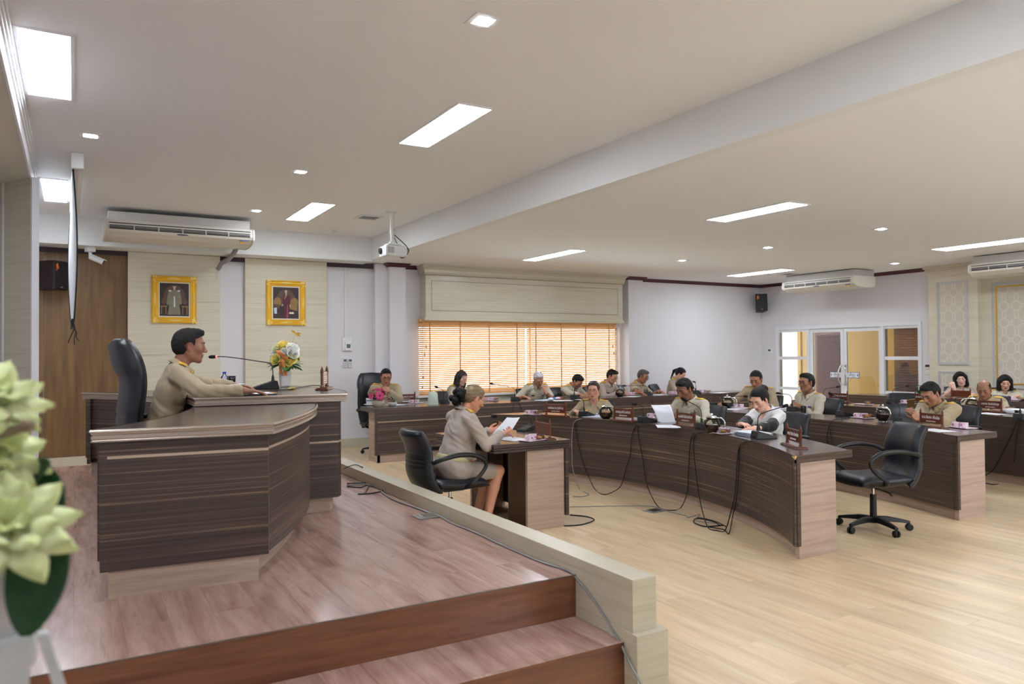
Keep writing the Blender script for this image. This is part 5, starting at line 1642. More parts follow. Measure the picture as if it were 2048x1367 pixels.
    for sd, i in ((1, 0), (-1, 1)):
        tq = 0.013
        if sleeve == 'short':
            e2 = SH[sd]+(EL[sd]-SH[sd])*0.86
            sv.cap(SH[sd], e2, arm_r[0]*g+tq, arm_r[1]*g+tq+0.012, 0.03)
        else:
            end = EL[sd]+(WR[sd]-EL[sd])*(0.93 if sleeve == 'long' else 0.55)
            sv.cap(SH[sd], EL[sd], arm_r[0]*g+tq, arm_r[1]*g+tq+0.003, 0.03)
            sv.cap(EL[sd], end, arm_r[1]*g+tq+0.002, arm_r[3]+tq+0.003, 0.02)
    sv.ripple(0.0048, 1.0, heading*0.37+head[0])
    sv.ripple(0.0026, 2.1, heading*0.21+head[1])
    if lower == 'skirt':
        sv.half(pel+Rt@np.array((0, 0, 0.098)), Rt@np.array((0, 0, -1)), 0.01)
    else:
        sv.half(pel+Rt@np.array((0, 0, 0.02)), Rt@np.array((0, 0, -1)), 0.01)
    for sd, i in ((1, 0), (-1, 1)):     # open cuffs
        if sleeve == 'short':
            e2 = SH[sd]+(EL[sd]-SH[sd])*0.90; d_ = unit(EL[sd]-SH[sd])
            p_ = EL[sd]+d_*0.08
            sv.cap(e2+d_*0.045, p_, 0.075, 0.075, 0.006, 'cut')
        else:
            d_ = unit(WR[sd]-EL[sd]); end = EL[sd]+(WR[sd]-EL[sd])*(0.95 if sleeve == 'long' else 0.57)
            sv.cap(end+d_*0.034, end+d_*0.10, 0.034, 0.05, 0.004, 'cut')
    # neck opening with a V at the front
    nd = unit(ntp-nb)
    sv.cap(nb+Rt2@np.array((0.0, 0, -0.005)), nb+nd*0.2, 0.066*s, 0.09*s, 0.012, 'cut')
    fr = nb+Rt2@np.array((0.080, 0, -0.085 if shirt != 'jacket_white' else -0.16))
    sv.cap(fr, nb+Rt2@np.array((0.075, 0, 0.03)), 0.006 if shirt != 'jacket_white' else 0.012, 0.042, 0.01, 'cut')
    SV, SQ = sv.net()
    sh = np_mesh('shirt' if shirt != 'jacket_white' else 'jacket', SV, SQ, shirt, o)
    from mathutils.bvhtree import BVHTree
    bv = BVHTree.FromPolygons([tuple(p) for p in SV], [tuple(q) for q in SQ])
    # collar with two pointed tabs
    rc = 0.074*s*(0.70+0.30*g)
    Rcl = rotm(0, ln*1.2+0.10)
    def collar(u, vv):
        a = (u-0.5)*2*R_(158)
        fw_ = abs(2*u-1)
        if vv < 0.4:
            q = vv/0.4; r_ = rc*(1.02-0.06*q); z_ = -0.014+0.040*q
        else:
            q = (vv-0.4)/0.6; r_ = rc*(0.98+0.26*q); z_ = 0.026-(0.040+0.036*fw_**4)*q
        z_ -= 0.040*fw_**2
        x_ = -r_*math.cos(a)*1.08+0.004; y2 = r_*math.sin(a)
        if vv >= 0.4: y2 *= 1+0.20*q*fw_**3
        return nb+Rcl@np.array((x_+0.004+0.02*fw_**3, y2, z_+0.030))
    if shirt != 'jacket_white':
        MB().sheet(lambda u, vv: Vector(collar(u, vv)), 26, 6, 0.004).build('collar', shirt, sh, smooth=True)
    else:
        def lapel(u, vv):
            a = (u-0.5)*2*R_(150); fw_ = abs(2*u-1)
            r_ = rc*(1.02+0.42*vv); z_ = 0.024-0.05*vv-0.10*fw_**2-0.05*vv*fw_**4
            return nb+Rcl@np.array((-r_*math.cos(a)*1.1+0.006+0.04*fw_**2, r_*math.sin(a)*(1-0.25*fw_**3), z_+0.024))
        MB().sheet(lambda u, vv: Vector(lapel(u, vv)), 26, 6, 0.006).build('lapel', shirt, sh, smooth=True)
    def front(yy, up):     # point on the shirt front: yy to the left, up along the chest from mid
        a = mid+Rt2@np.array((0.5, yy, up)); d = Rt2@np.array((-1.0, 0, 0))
        hit = bv.ray_cast(Vector(a), Vector(d), 0.6)
        return hit
    def plate(mb, yy, up, w, hgt, t=0.004):
        hit = front(yy, up)
        if hit[0] is None or hit[3] < 0.1: return
        p, n_ = hit[0], hit[1].normalized()
        if n_.dot(Vector(Rt2@np.array((1, 0, 0)))) < 0: n_ = -n_
        upv = Vector(Rt2@np.array((0, 0, 1))); upv = (upv-n_*upv.dot(n_)).normalized()
        sx = upv.cross(n_)
        M = Matrix(((sx.x, upv.x, n_.x, p.x), (sx.y, upv.y, n_.y, p.y), (sx.z, upv.z, n_.z, p.z), (0, 0, 0, 1)))
        mb.xf(M).box(-w/2, -hgt/2, -0.002, w/2, hgt/2, t)
    if medals:
        for q in (-1, 1):
            m = MB(); plate(m, q*0.085, 0.02, 0.095, 0.030, 0.004)
            if m.v: m.build('pocket_flap', shirt, sh, bevel=0.002)
        for k in range(5):
            m = MB(); plate(m, 0.0, 0.10-k*0.075, 0.011, 0.011, 0.004)
            if m.v: m.build('button', shirt, sh, bevel=0.001)
        m = MB(); plate(m, -0.085, 0.055, 0.068, 0.017, 0.005)
        if m.v: m.build('name_badge', 'badge_black', sh)
        m = MB(); plate(m, -0.085, 0.085, 0.022, 0.024, 0.006)
        if m.v: m.build('pin', 'gold', sh, bevel=0.003)
        m = MB(); rnd = random.Random(int(head[0]*100))
        cols = ['ribbon_white', 'ribbon_blue', 'ribbon_yellow', 'ribbon_red', 'ribbon_green']
        rows = 1+ribbon
        for r_ in range(rows):
            for k in range(4):
                m.mat(rnd.randrange(5) if ribbon else (0, 1, 1, 2)[k]); plate(m, 0.085+(k-1.5)*0.022, 0.055+r_*0.017, 0.021, 0.015, 0.005)
        if m.v: m.build('medal_ribbon', cols, sh)
        for q in (-1, 1):
            p = Vector(collar(0.5+q*0.40, 0.75))
            MB().ell(p+Vector(Rt2@np.array((0.008, 0, 0))), (0.008, 0.010, 0.010), 8, 6).build('collar_pin', 'gold', sh, smooth=True)
    if epaulettes:
        for q in (-1, 1):
            a_, b__ = SH[q]+Rt2@np.array((0, q*0.022, 0)), SH[q]+Rt2@np.array((0, -q*0.085, 0))
            pts = []
            for e in (0.0, 0.34, 0.67, 1.0):
                p = a_+(b__-a_)*e
                row = []
                for w_ in (-0.026, 0.0, 0.026):
                    st_ = Vector(p+Rt2@np.array((w_, 0, 0.2)))
                    hit = bv.ray_cast(st_, Vector(Rt2@np.array((0, 0, -1.0))), 0.4)
                    row.append(hit[0]+Vector(Rt2@np.array((0, 0, 0.006))) if hit[0] is not None else Vector(p+Rt2@np.array((w_, 0, 0.065))))
                pts.append(row)
            def fn(u, vv, pts=pts):
                i = min(2, int(vv*3)); f_ = vv*3-i; j = min(1, int(u*2)); g_ = u*2-j
                return (pts[i][j]*(1-g_)+pts[i][j+1]*g_)*(1-f_)+(pts[i+1][j]*(1-g_)+pts[i+1][j+1]*g_)*f_
            m = MB().sheet(lambda u, vv: fn(u, vv)+Vector(Rt2@np.array((0, 0, 0.002))), 4, 6, -0.006)
            ep = m.build('epaulette', 'epaulette_gold', sh)
    # --- lower clothing
    if lower == 'trousers':
        tv = Vol((-0.26, -0.34*g, 0.04), (0.62, 0.34*g, 0.80), 0.008)
        tv.ell(pel+np.array((-0.01, 0, 0.0)), (0.118*g+0.002, 0.168*g+0.002, 0.115), Rt, 0.05)
        for q in (-1, 1):
            tv.cap(hip[q], knee[q], 0.090*g, 0.070*s, 0.03).cap(knee[q], ank[q]+np.array((0, 0, -0.01)), 0.070*s, 0.060, 0.02)
        tv.half((0, 0, pel[2]+0.06), (0, 0, 1), 0.01).half((0, 0, 0.075), (0, 0, -1), 0.01)
        tv.ripple(0.003, 1.2, heading)
        TV, TQ = tv.net(); np_mesh('trousers', TV, TQ, trou, o)
    else:
        tv = Vol((-0.26, -0.34*g, 0.30), (0.62, 0.34*g, 0.85), 0.005)
        tv.ell(pel+np.array((-0.015, 0, 0.0)), (0.128*g, 0.178*g, 0.125), Rt, 0.05)
        tv.ell(pel+Rt@np.array((0, 0, 0.07)), (0.113*g, 0.150*g, 0.10), Rt, 0.05)
        for q in (-1, 1):
            e2 = hip[q]+(knee[q]-hip[q])*0.80
            tv.cap(hip[q], e2, 0.096*g, 0.078*s, 0.05)
        tv.cap((0.1, 0, pel[2]-0.03), (0.36, 0, pel[2]-0.03), 0.075, 0.06, 0.05)
        tv.half(pel+Rt@np.array((0, 0, 0.085)), Rt@np.array((0, 0, 1)), 0.006)
        tv.half((0.385, 0, 0.5), (1, 0, 0.1), 0.006)
        tv.ripple(0.0028, 1.3, 2.0)
        TV, TQ = tv.net(); np_mesh('skirt', TV, TQ, trou, o)
        bt_ = Vol((-0.26, -0.34*g, pel[2]-0.1), (0.3, 0.34*g, pel[2]+0.25), 0.005)
        bt_.ell(pel+Rt@np.array((0, 0, 0.06)), (0.128*g, 0.168*g, 0.13), Rt, 0.05)
        bt_.half(pel+Rt@np.array((0, 0, 0.105)), Rt@np.array((0, 0, 1)), 0.004).half(pel+Rt@np.array((0, 0, 0.062)), Rt@np.array((0, 0, -1)), 0.004)
        BV, BQ = bt_.net(); np_mesh('belt', BV, BQ, 'belt_tan', o)
    for q in (-1, 1):
        p = ank[q]
        m = MB()
        rings = []
        for xx, w_, z1 in ((-0.085, 0.020, 0.045), (-0.07, 0.036, 0.075), (-0.01, 0.038, 0.082), (0.06, 0.042, 0.068), (0.13, 0.044, 0.052), (0.175, 0.034, 0.040), (0.19, 0.012, 0.03)):
            rings.append([(p[0]+xx, p[1]+w_*math.cos(2*PI*k/14), 0.004+max(0.0, z1*(0.5+0.5*math.sin(2*PI*k/14)))) for k in range(14)])
        m.loft(rings); m.build('shoe', 'shoe_black', o, smooth=True)
    if extra: extra(o, dict(WR=WR, EL=EL, SH=SH, hc=hc, Rh=Rh, nb=nb, Rt2=Rt2, mid=mid, root=root, Rw=Rw, bv=bv, front=front, loc=loc))
    return o
def watch_on(i, mat='watch_steel'):
    def fn(o, k):
        sd = 1 if i == 0 else -1
        W, E = k['WR'][sd], k['EL'][sd]
        d = Vector(unit(W-E)); p = Vector(W)-d*0.022
        x = d.orthogonal().normalized(); y_ = d.cross(x)
        m = MB().tube([p+x*0.0315*math.cos(2*PI*q/18)+y_*0.0315*math.sin(2*PI*q/18) for q in range(18)], 0.0055, 6, closed=True)
        up = Vector((0, 0, 1)); up = (up-d*up.dot(d)).normalized()
        m.ell(p+up*0.034, (0.017, 0.017, 0.007))
        m.build('wristwatch', mat, o, smooth=True)
    return fn
def sleeves_black(o, k):
    for sd in (1, -1):
        W, E, S = k['WR'][sd], k['EL'][sd], k['SH'][sd]
        lo = np.minimum(np.minimum(W, E), S)-0.12; hi = np.maximum(np.maximum(W, E), S)+0.12
        v = Vol(lo, hi, 0.005)
        v.cap(E+(S-E)*0.22, E, 0.058, 0.056, 0.02).cap(E, E+(W-E)*0.95, 0.056, 0.036, 0.02)
        v.ripple(0.003, 1.6, 1.0)
        V, Q = v.net(); np_mesh('sleeve', V, Q, 'sleeve_black', o)
# ---------------------------------------------------------------- who sits where
def on_R(x, y, R):
    d = ray(x, y)
    a = d.x*d.x+d.y*d.y; b = -2*(d.x*CX+d.y*CY); c = CX*CX+CY*CY-R*R
    t = (-b+math.sqrt(b*b-4*a*c))/(2*a)
    return Vector((0, 0, CAM_H))+d*t
def depth_pt(x, y, P, near=0.0):
    """the point along photographed direction (x, y) as far from the camera plane as P"""
    d = ray(x, y); t = (Vector(P)-Vector((0, 0, CAM_H))).dot(_f)-near
    return Vector((0, 0, CAM_H))+d*(t/d.dot(_f))
G_ST, G_A, G_B, G_C = 'officials at the long straight table', 'members at the front curved table', 'members at the second curved table', 'people in the back rows'
PEOPLE = []
def seat(o, top=0.97, label=None, dz=0.0):
    rz = o.rotation_euler.z
    c = dup(CH0, (o.location.x+0.0*math.cos(rz), o.location.y, o.location.z), rz, label)
    c['group'] = 'black leather swivel chairs'
    return c

# speaker on the stage
H = tuple(on_y(379, 692, 5.92))
o = person('man in khaki uniform seated in profile behind the presiding desk, speaking into a microphone', H, -2, skin=(167, 117, 93), lean=14, pitch=4, yaw=-2, h=0.004,
       hair='swept', hair_mat='hair_salt', hands=(tuple(on_z(470, 771, 1.325)), tuple(on_z(484, 781, 1.325))), floor=ZS, seat=0.50, curl=(0.25, 0.22), elbow=((-0.4, 0.5, -0.6), (-0.5, -0.6, -0.4)),
       hdir=((1, -0.15, -0.05), (1, 0.1, -0.06)), glasses=None)

def man(label, head, heading, chair, **kw):
    o = person(label, tuple(head), heading, **kw)
    PEOPLE.append(o)
    if chair: seat(o, label=chair)
    return o
# straight table, from the left
o = man('man in glasses and khaki uniform behind the pink flowers, one hand at his chest', on_y(772, 753, 11.30), -104, None, skin=(187, 130, 104), lean=6, pitch=18, glasses='black', hair='short', h=0.006,
    hands=(tuple(on_y(779, 783, 11.02)), tuple(on_z(741, 797, 0.83))), curl=(0.9, 0.3), hdir=((-0.75, -0.2, 0.45), None), palm=((-0.2, 0.9, -0.3), None), girth=1.1, ribbon=1, extra=watch_on(0))
o = man('young woman with long dark hair and khaki uniform in front of the left blind', on_y(923, 756, 11.30), -70, 'black swivel chair of the long-haired woman', skin=(226, 184, 164), lean=10, pitch=20, sex='f', hair='long', hair_mat='hair_dark', h=0.006,
    eyes='down', medals=False, shirt='khaki_warm')
o = man('white-haired man in pale short-sleeved uniform resting his cheek on his hand', on_y(1077, 757, 11.2), -98, 'black swivel chair of the white-haired man', skin=(191, 136, 110), lean=12, pitch=34, roll=8, hair='short', hair_mat='hair_white', h=0.006,
    shirt='khaki_pale', sleeve='short', glasses='gold', eyes='down', hands=(tuple(on_y(1091, 783, 11.02)), tuple(on_z(1048, 793, 0.82))), curl=(1.1, 0.6), hdir=((-0.15, 0.25, 0.9), (0.3, -0.6, -0.1)), palm=((0.0, 0.9, -0.3), None), elbow=((0.2, 0.6, -0.9), None), extra=watch_on(0))
o = man('man bowing low over papers with black hair in front of the right blind', on_y(1155, 762, 11.15), -80, 'black swivel chair between the two bowed men', skin=(178, 126, 99), lean=18, pitch=42, hair='short', h=0.006,
    shirt='khaki_pale', glasses='thin', eyes='down', hands=(None, tuple(on_z(1165, 791, 0.83))), curl=(0.4, 0.7))
o = man('black-haired man in glasses reading before the right end of the right blind', on_y(1224, 752, 11.2), -72, 'black swivel chair of the man reading by the right end of the blind', skin=(206, 154, 128), lean=10, pitch=26, hair='short', h=0.006,
    shirt='khaki_pink', glasses='black', eyes='down')
o = man('grey-haired man in short-sleeved uniform looking down beside the window pillar', on_y(1286, 752, 11.2), -68, 'black swivel chair of the grey-haired man', skin=(176, 121, 95), lean=14, pitch=22, hair='short', hair_mat='hair_grey', h=0.006,
    shirt='khaki_warm', sleeve='short', glasses='black', eyes='down', hands=(tuple(on_z(1318, 782, 0.82)), tuple(on_z(1284, 786, 0.82))))
o = man('woman with black ponytail mostly hidden behind the man reading a sheet of paper', on_y(1361, 747, 11.2), -62, 'black swivel chair of the ponytailed woman', skin=(228, 178, 154), lean=12, pitch=32, sex='f', hair='pony', h=0.006,
    shirt='khaki_pink', sleeve='short', eyes='down', medals=False)
# front curved table
o = man('woman in glasses and khaki uniform facing the camera at the front curved table', on_R(1187, 780, 4.60), 226, 'black swivel chair behind the woman in glasses at the front curved table', skin=(217, 163, 136), lean=6, pitch=6, yaw=-2, sex='f', hair='pony', hair_mat='hair_reddish', glasses='gold', h=0.005,
    girth=1.12, hands=(tuple(on_z(1222, 822, 0.83)), tuple(on_z(1150, 822, 0.83))))
o = man('dark-haired man in pale uniform reading a sheet of paper held in both hands', on_R(1369, 778, 4.62), 190, 'black swivel chair behind the man reading a sheet of paper', skin=(150, 104, 80), lean=8, pitch=26, yaw=-2, hair='swept', hair_mat='hair_black', eyes='down', h=0.005,
    shirt='khaki_pale', hands=(tuple(depth_pt(1373, 833, on_R(1369, 778, 4.62), 0.32)), tuple(depth_pt(1310, 852, on_R(1369, 778, 4.62), 0.36))), hdir=((-0.55, 0.55, 0.12), (-0.5, -0.25, 0.25)), palm=((0.3, 0.6, -0.6), (0.5, -0.3, 0.5)), curl=(0.45, 0.8), ribbon=2)
o = man('woman in a white jacket with black sleeves looking down at papers, hair pinned up', on_R(1519, 798, 4.55), 184, 'black swivel chair behind the woman in the white jacket', skin=(239, 187, 163), lean=10, pitch=30, yaw=4, roll=0, sex='f', hair='highbun', eyes='down', h=0.005,
    shirt='jacket_white', sleeve='mid', epaulettes=False, medals=False, trou='sleeve_black', hands=(tuple(on_z(1512, 856, 0.835)), tuple(on_z(1470, 855, 0.835))), hdir=((-0.8, 0.6, -0.05), (-0.2, -0.9, 0.1)), curl=(0.35, 0.5), extra=sleeves_black)
# second curved table
o = man('man in khaki uniform looking down, half hidden behind the woman in the white jacket', on_R(1512, 758, 6.95), 202, 'black swivel chair of the man behind the woman in the white jacket', skin=(178, 126, 99), lean=8, pitch=24, hair='crop', eyes='down', h=0.006,
    hands=(None, tuple(on_z(1446, 807, 0.83))), curl=(0.4, 0.7))
o = man('man in black-rimmed glasses with clasped hands, before the glass doors', on_R(1613, 765, 6.95), 174, 'black swivel chair of the man with clasped hands', skin=(156, 110, 84), lean=4, pitch=2, hair='swept', glasses='black', h=0.005,
    shirt='khaki_pale', sleeve='roll', hands=(tuple(on_z(1600, 812, 0.845)), tuple(on_z(1588, 803, 0.87))), hdir=((-0.6, 0.8, 0.1), (-0.5, -0.85, 0.0)), palm=((0.4, 0.5, -0.5), (0.4, -0.5, -0.6)), curl=(0.8, 0.8), extra=watch_on(0))
o = man('heavy man in khaki uniform bent over a phone at the second curved table', on_R(1861, 787, 6.95), 174, 'black swivel chair of the man with the phone', skin=(176, 126, 99), lean=12, pitch=30, yaw=0, hair='short', eyes='down', h=0.005,
    girth=1.32, jaw=1.15, hscale=1.06, hands=(tuple(depth_pt(1838, 836, on_R(1861, 787, 6.95), 0.26)), tuple(depth_pt(1826, 846, on_R(1861, 787, 6.95), 0.42))), hdir=((-0.75, 0.35, 0.5), (-0.6, 0.25, 0.75)), palm=((-0.2, -0.8, 0.4), (0.2, 0.8, 0.3)), curl=(0.7, 0.8), ribbon=2)
# back rows
o = man('long-haired woman in glasses with a hand at her cheek, back row', on_R(1921, 758, 11.6), 216, 'black swivel chair of the long-haired woman in the back row', skin=(226, 184, 164), lean=4, pitch=4, roll=6, sex='f', hair='bob', glasses='thin', h=0.006,
    shirt='khaki_pink', sleeve='short', hands=(None, tuple(depth_pt(1908, 776, on_R(1921, 758, 11.6), 0.22))), hdir=(None, (-0.2, 0.2, 0.9)), palm=(None, (0.6, 0.3, 0)), curl=(0.4, 1.2), medals=False)
o = man('balding man in khaki uniform looking down behind a name plate in the third row', on_R(1968, 778, 9.2), 196, 'black swivel chair of the balding man', skin=(167, 119, 95), lean=10, pitch=26, hair='bald', hair_mat='hair_salt', eyes='down', h=0.006, girth=1.1, jaw=1.08)
o = man('woman with a short black bob in short-sleeved uniform at the far right', on_R(2010, 765, 11.6), 214, 'black swivel chair of the woman with the short bob', skin=(217, 167, 143), lean=6, pitch=14, sex='f', hair='bob', eyes='down', h=0.006,
    shirt='khaki_pale', sleeve='short', medals=False, girth=1.08, hands=(None, tuple(depth_pt(1998, 792, on_R(2010, 765, 11.6), 0.3))))
# secretary beside the parapet
SP = on_y(947, 796, 6.02)
o = person('woman in beige uniform with a dark netted chignon, reading at the small secretary desk', tuple(SP), 2, skin=(217, 156, 126), lean=13, pitch=26, yaw=-4, sex='f', hair='bun', hair_mat='hair_brown', glasses='thin', h=0.004, seat=0.475,
    shirt='khaki_pink', trou='khaki_pink', lower='skirt', girth=1.12, eyes='down', hands=(tuple(on_y(977, 862, 6.2)), tuple(on_y(1002, 868, 5.86))), hdir=((0.9, -0.1, 0.12), (0.95, 0.25, -0.1)), palm=((0, -0.5, 0.8), (0.1, 0.5, 0.7)), curl=(0.7, 0.8), elbow=((-0.4, 0.6, -0.7), (-0.3, -0.6, -0.8)))
sc = dup(CH0, (o.location.x-0.02, o.location.y, 0), R_(2), 'black swivel chair of the secretary beside the stage parapet')
# empty chairs
def empty_chair(px, py, z, R, heading, label):
    p = on_R(px, py, R)
    return dup(CH0, (p.x, p.y, 0), R_(heading), label)
p = on_y(1400, 780, 11.45); dup(CH0, (p.x, p.y, 0), R_(-80), 'empty black swivel chair at the right end of the straight table')
empty_chair(1783, 812, 0, 6.75, 200, 'empty black swivel chair left of the man with the phone, behind the teapot')
p = on_R(1800, 800, 8.95); dup(CH0, (p.x, p.y, 0), R_(205), 'empty swivel chair in the third row, below the right glass side panel')
# ---------------------------------------------------------------- things on the tables
def facing(P):      # rotation that turns local -Y towards the speaker's axis
    a = math.atan2(CY-P[1], CX-P[0]); return a+PI/2
# name plates
def nameplate(px, py, name, sub, label, rz=None, z=ZT, blank=False, sc=1.0):
    P = on_z(px, py, z)
    rz = facing(P) if rz is None else rz
    o = thing('name_plate', label, 'name plate', (P.x, P.y, z), rz, 'wooden name plates on the tables')
    m = MB().box(-0.175, -0.05, 0, 0.175, 0.05, 0.012).box(-0.165, -0.042, 0.012, 0.165, 0.042, 0.02)
    m.build('base', 'lacquer_wood', o, bevel=0.003)
    for q in (-1, 1):
        MB().lathe([(0.001, 0.018), (0.016, 0.018), (0.016, 0.03), (0.011, 0.036), (0.011, 0.135), (0.015, 0.139), (0.015, 0.146), (0.010, 0.149), (0.012, 0.158), (0.008, 0.172), (0.001, 0.19)], (q*0.14, 0, 0), 14).build('post', 'lacquer_wood', o, smooth='auto')
    bd = MB().box(-0.132, -0.007, 0.045, 0.132, 0.007, 0.145).build('board', 'lacquer_plate', o, bevel=0.002)
    if name:
        txt(name, 0.040, (0, -0.0085, 0.105), (PI/2, 0, 0), 'letter_white', bd, squash=0.225)
        if sub: txt(sub, 0.021, (0, -0.0085, 0.066), (PI/2, 0, 0), 'letter_white', bd, name='subtitle', squash=0.12)
    return o
MEM = 'สมาชิกสภาเทศบาล'
nameplate(813, 806, 'นายสุพจน์ บุปผา', 'ปลัดเทศบาล', 'name plate beside the pink flowers at the left end of the straight table', rz=R_(-4))
nameplate(1112, 832.5, 'นางอ่อนหวาน รุ่งพิวัฒน์', MEM, 'name plate of the woman in glasses, leftmost on the front curved table')
nameplate(1247, 842, 'นายบัญญาศักดิ์ ดวงจันทร์', 'รองประธานสภาเทศบาล', 'name plate between the round teapot and a microphone, second on the front curved table')
nameplate(1372, 853, 'น.ส.ปาหวีย์ ลิ้มประสิทธิ์วงศ์', MEM, 'name plate in front of the man reading a sheet of paper')
nameplate(1588, 893, 'นางสาววันนิดา เมืองพร้อม', MEM, 'name plate at the near end of the front curved table, beside the white jacket')
nameplate(1863, 855, 'ส.อ.จิรกร เกื้อฉิม', MEM, 'name plate in front of the man with the phone')
nameplate(1981, 824, 'นายอาคม อัตถบัณฑิตสกุล', MEM, 'name plate in front of the balding man in the third row')
nameplate(1850, 808, 'นายณัฐ             ', '', 'name plate in the third row, half hidden behind the man with the phone')
nameplate(1677, 805, '     ทวัฒน์ ปาจันทร์', '', 'name plate in the third row behind the man with clasped hands')
nameplate(1922, 799, '', '', 'name plate in the back row below the raised hand of the long-haired woman')
nameplate(1210, 787, '', '', 'name plate seen edge-wise on the straight table beside the reading man', rz=R_(-62))
nameplate(1086, 876, '', '', 'name plate seen from behind on the secretary desk', rz=R_(84), z=ZT)
nameplate(649, 778, '', '', 'name plate seen from behind on the presiding desk beside the flowers', rz=R_(66), z=1.287)

# delegate microphones
plain('mic_foam', (16, 17, 19), 0.9, bump=0.6, bscale=400)
emit('mic_ring', (255, 40, 50), 1.6)
plain('mic_ring_off', (90, 30, 34), 0.4)
def microphone(px, py, tip, label, rz=None, z=ZT, near=0.0, lit=False, scale=1.0, bend=0.0, mark=False):
    P = on_z(px, py, z)
    rz = facing(P)+PI/2 if rz is None else rz      # local +X points at the delegate
    o = thing('microphone', label, 'microphone', (P.x, P.y, z), rz, 'gooseneck microphones on the tables')
    prof = [(-0.085, 0.0), (-0.070, 0.066), (-0.052, 0.070), (0.115, 0.016), (0.118, 0.0)]
    MB().loft([[(p[0], y_, p[1]) for p in prof] for y_ in (-0.062, 0.062)]).build('base', 'mic_black', o, bevel=0.004)
    MB().box(-0.0865, -0.025, 0.008, -0.070, 0.025, 0.024).build('cable_socket', 'dark_slot', o)
    m = MB()
    for k in range(3): m.cbox((0.02+0.026*k, 0.0, 0.049-0.0084*k), (0.014, 0.06, 0.004))
    m.build('button', 'grey_plastic', o)
    T = depth_pt(tip[0], tip[1], P, near)
    L = Matrix.Rotation(-rz, 3, 'Z') @ (T-P)
    b = Vector((-0.040, 0, 0.066))
    d = (L-b)
    hz = max(0.06, min(0.15, d.z*0.75+0.03))
    k = Vector((0, 0, hz))
    e_ = (L-(b+k)).normalized()
    path = bez(b, b+k*0.7, b+k-e_*0.01, b+k+e_*0.07, 10)
    path += bez(path[-1], Vector(path[-1])+e_*0.08, L-e_*0.12+Vector((0, 0, bend)), L-e_*0.035, 8)[1:]
    MB().lathe([(0.001, 0.0), (0.014, 0.0), (0.011, 0.03), (0.006, 0.05), (0.001, 0.05)], tuple(b), 12).build('neck_socket', 'mic_black', o, smooth='auto')
    MB().tube(path, 0.0042, 7).build('gooseneck', 'mic_black', o, smooth=True)
    e = Vector(path[-1]); u = (e-Vector(path[-2])).normalized()
    MB().tube([e-u*0.008, e+u*0.004], 0.0095, 10).build('light_ring', 'mic_ring' if lit else 'mic_ring_off', o, smooth='auto')
    MB().tube([e+u*0.003, e+u*0.012, e+u*0.045, e+u*0.058, e+u*0.064], [0.0095, 0.0145, 0.015, 0.011, 0.002], 12).build('windscreen', 'mic_foam', o, smooth=True)
    if mark: txt('TS-0610', 0.018, (-0.0835, 0.0, 0.045), (R_(77), 0, R_(-90)), 'letter_white', o, squash=0.075)
    return o
microphone(536, 777, (424, 712), 'microphone with a lit red ring on the presiding desk, held out to the speaker', rz=R_(176), z=1.287, lit=True, bend=0.02, mark=True)
microphone(889, 806, (872, 773), 'microphone on the straight table beside the pale vacuum jug')
microphone(1031, 801, (983, 767), 'microphone on the straight table before the white-haired man')
microphone(1150, 797, (1178, 771), 'microphone on the straight table before the low bowing man')
microphone(1296, 790, (1248, 771), 'microphone on the straight table before the grey-haired man')
microphone(1393, 787, (1388, 763), 'microphone on the straight table behind the man reading a sheet of paper')
microphone(1172, 832, (1119, 788), 'microphone right of the leftmost name plate on the front curved table')
microphone(1292, 844, (1268, 808), 'microphone left of the man reading a sheet of paper')
microphone(1410, 858, (1368, 798), 'microphone between a name plate and the steel teapot, before the reading man')
microphone(1524, 876, (1571, 811), 'microphone in front of the woman in the white jacket')
microphone(1058, 861, (988, 832), 'microphone on the secretary desk bent towards the paper', rz=R_(190), z=ZT)
microphone(1688, 832, (1661, 787), 'microphone on the second curved table beside the man with clasped hands')
microphone(1806, 846, (1777, 805), 'microphone on the second curved table left of the man with the phone')
microphone(1428, 813, (1492, 792), 'microphone on the second curved table beside the half hidden man')
microphone(1588, 822, (1556, 786), 'microphone in front of the clasped hands')
microphone(1788, 806, (1815, 771), 'microphone raised above the empty chair in the third row')
microphone(1650, 806, (1676, 773), 'microphone in the third row before the brown louvred door')
microphone(1915, 812, (1970, 796), 'microphone lying low before the balding man')
microphone(2046, 838, (2046, 800), 'microphone at the right picture edge in the third row')

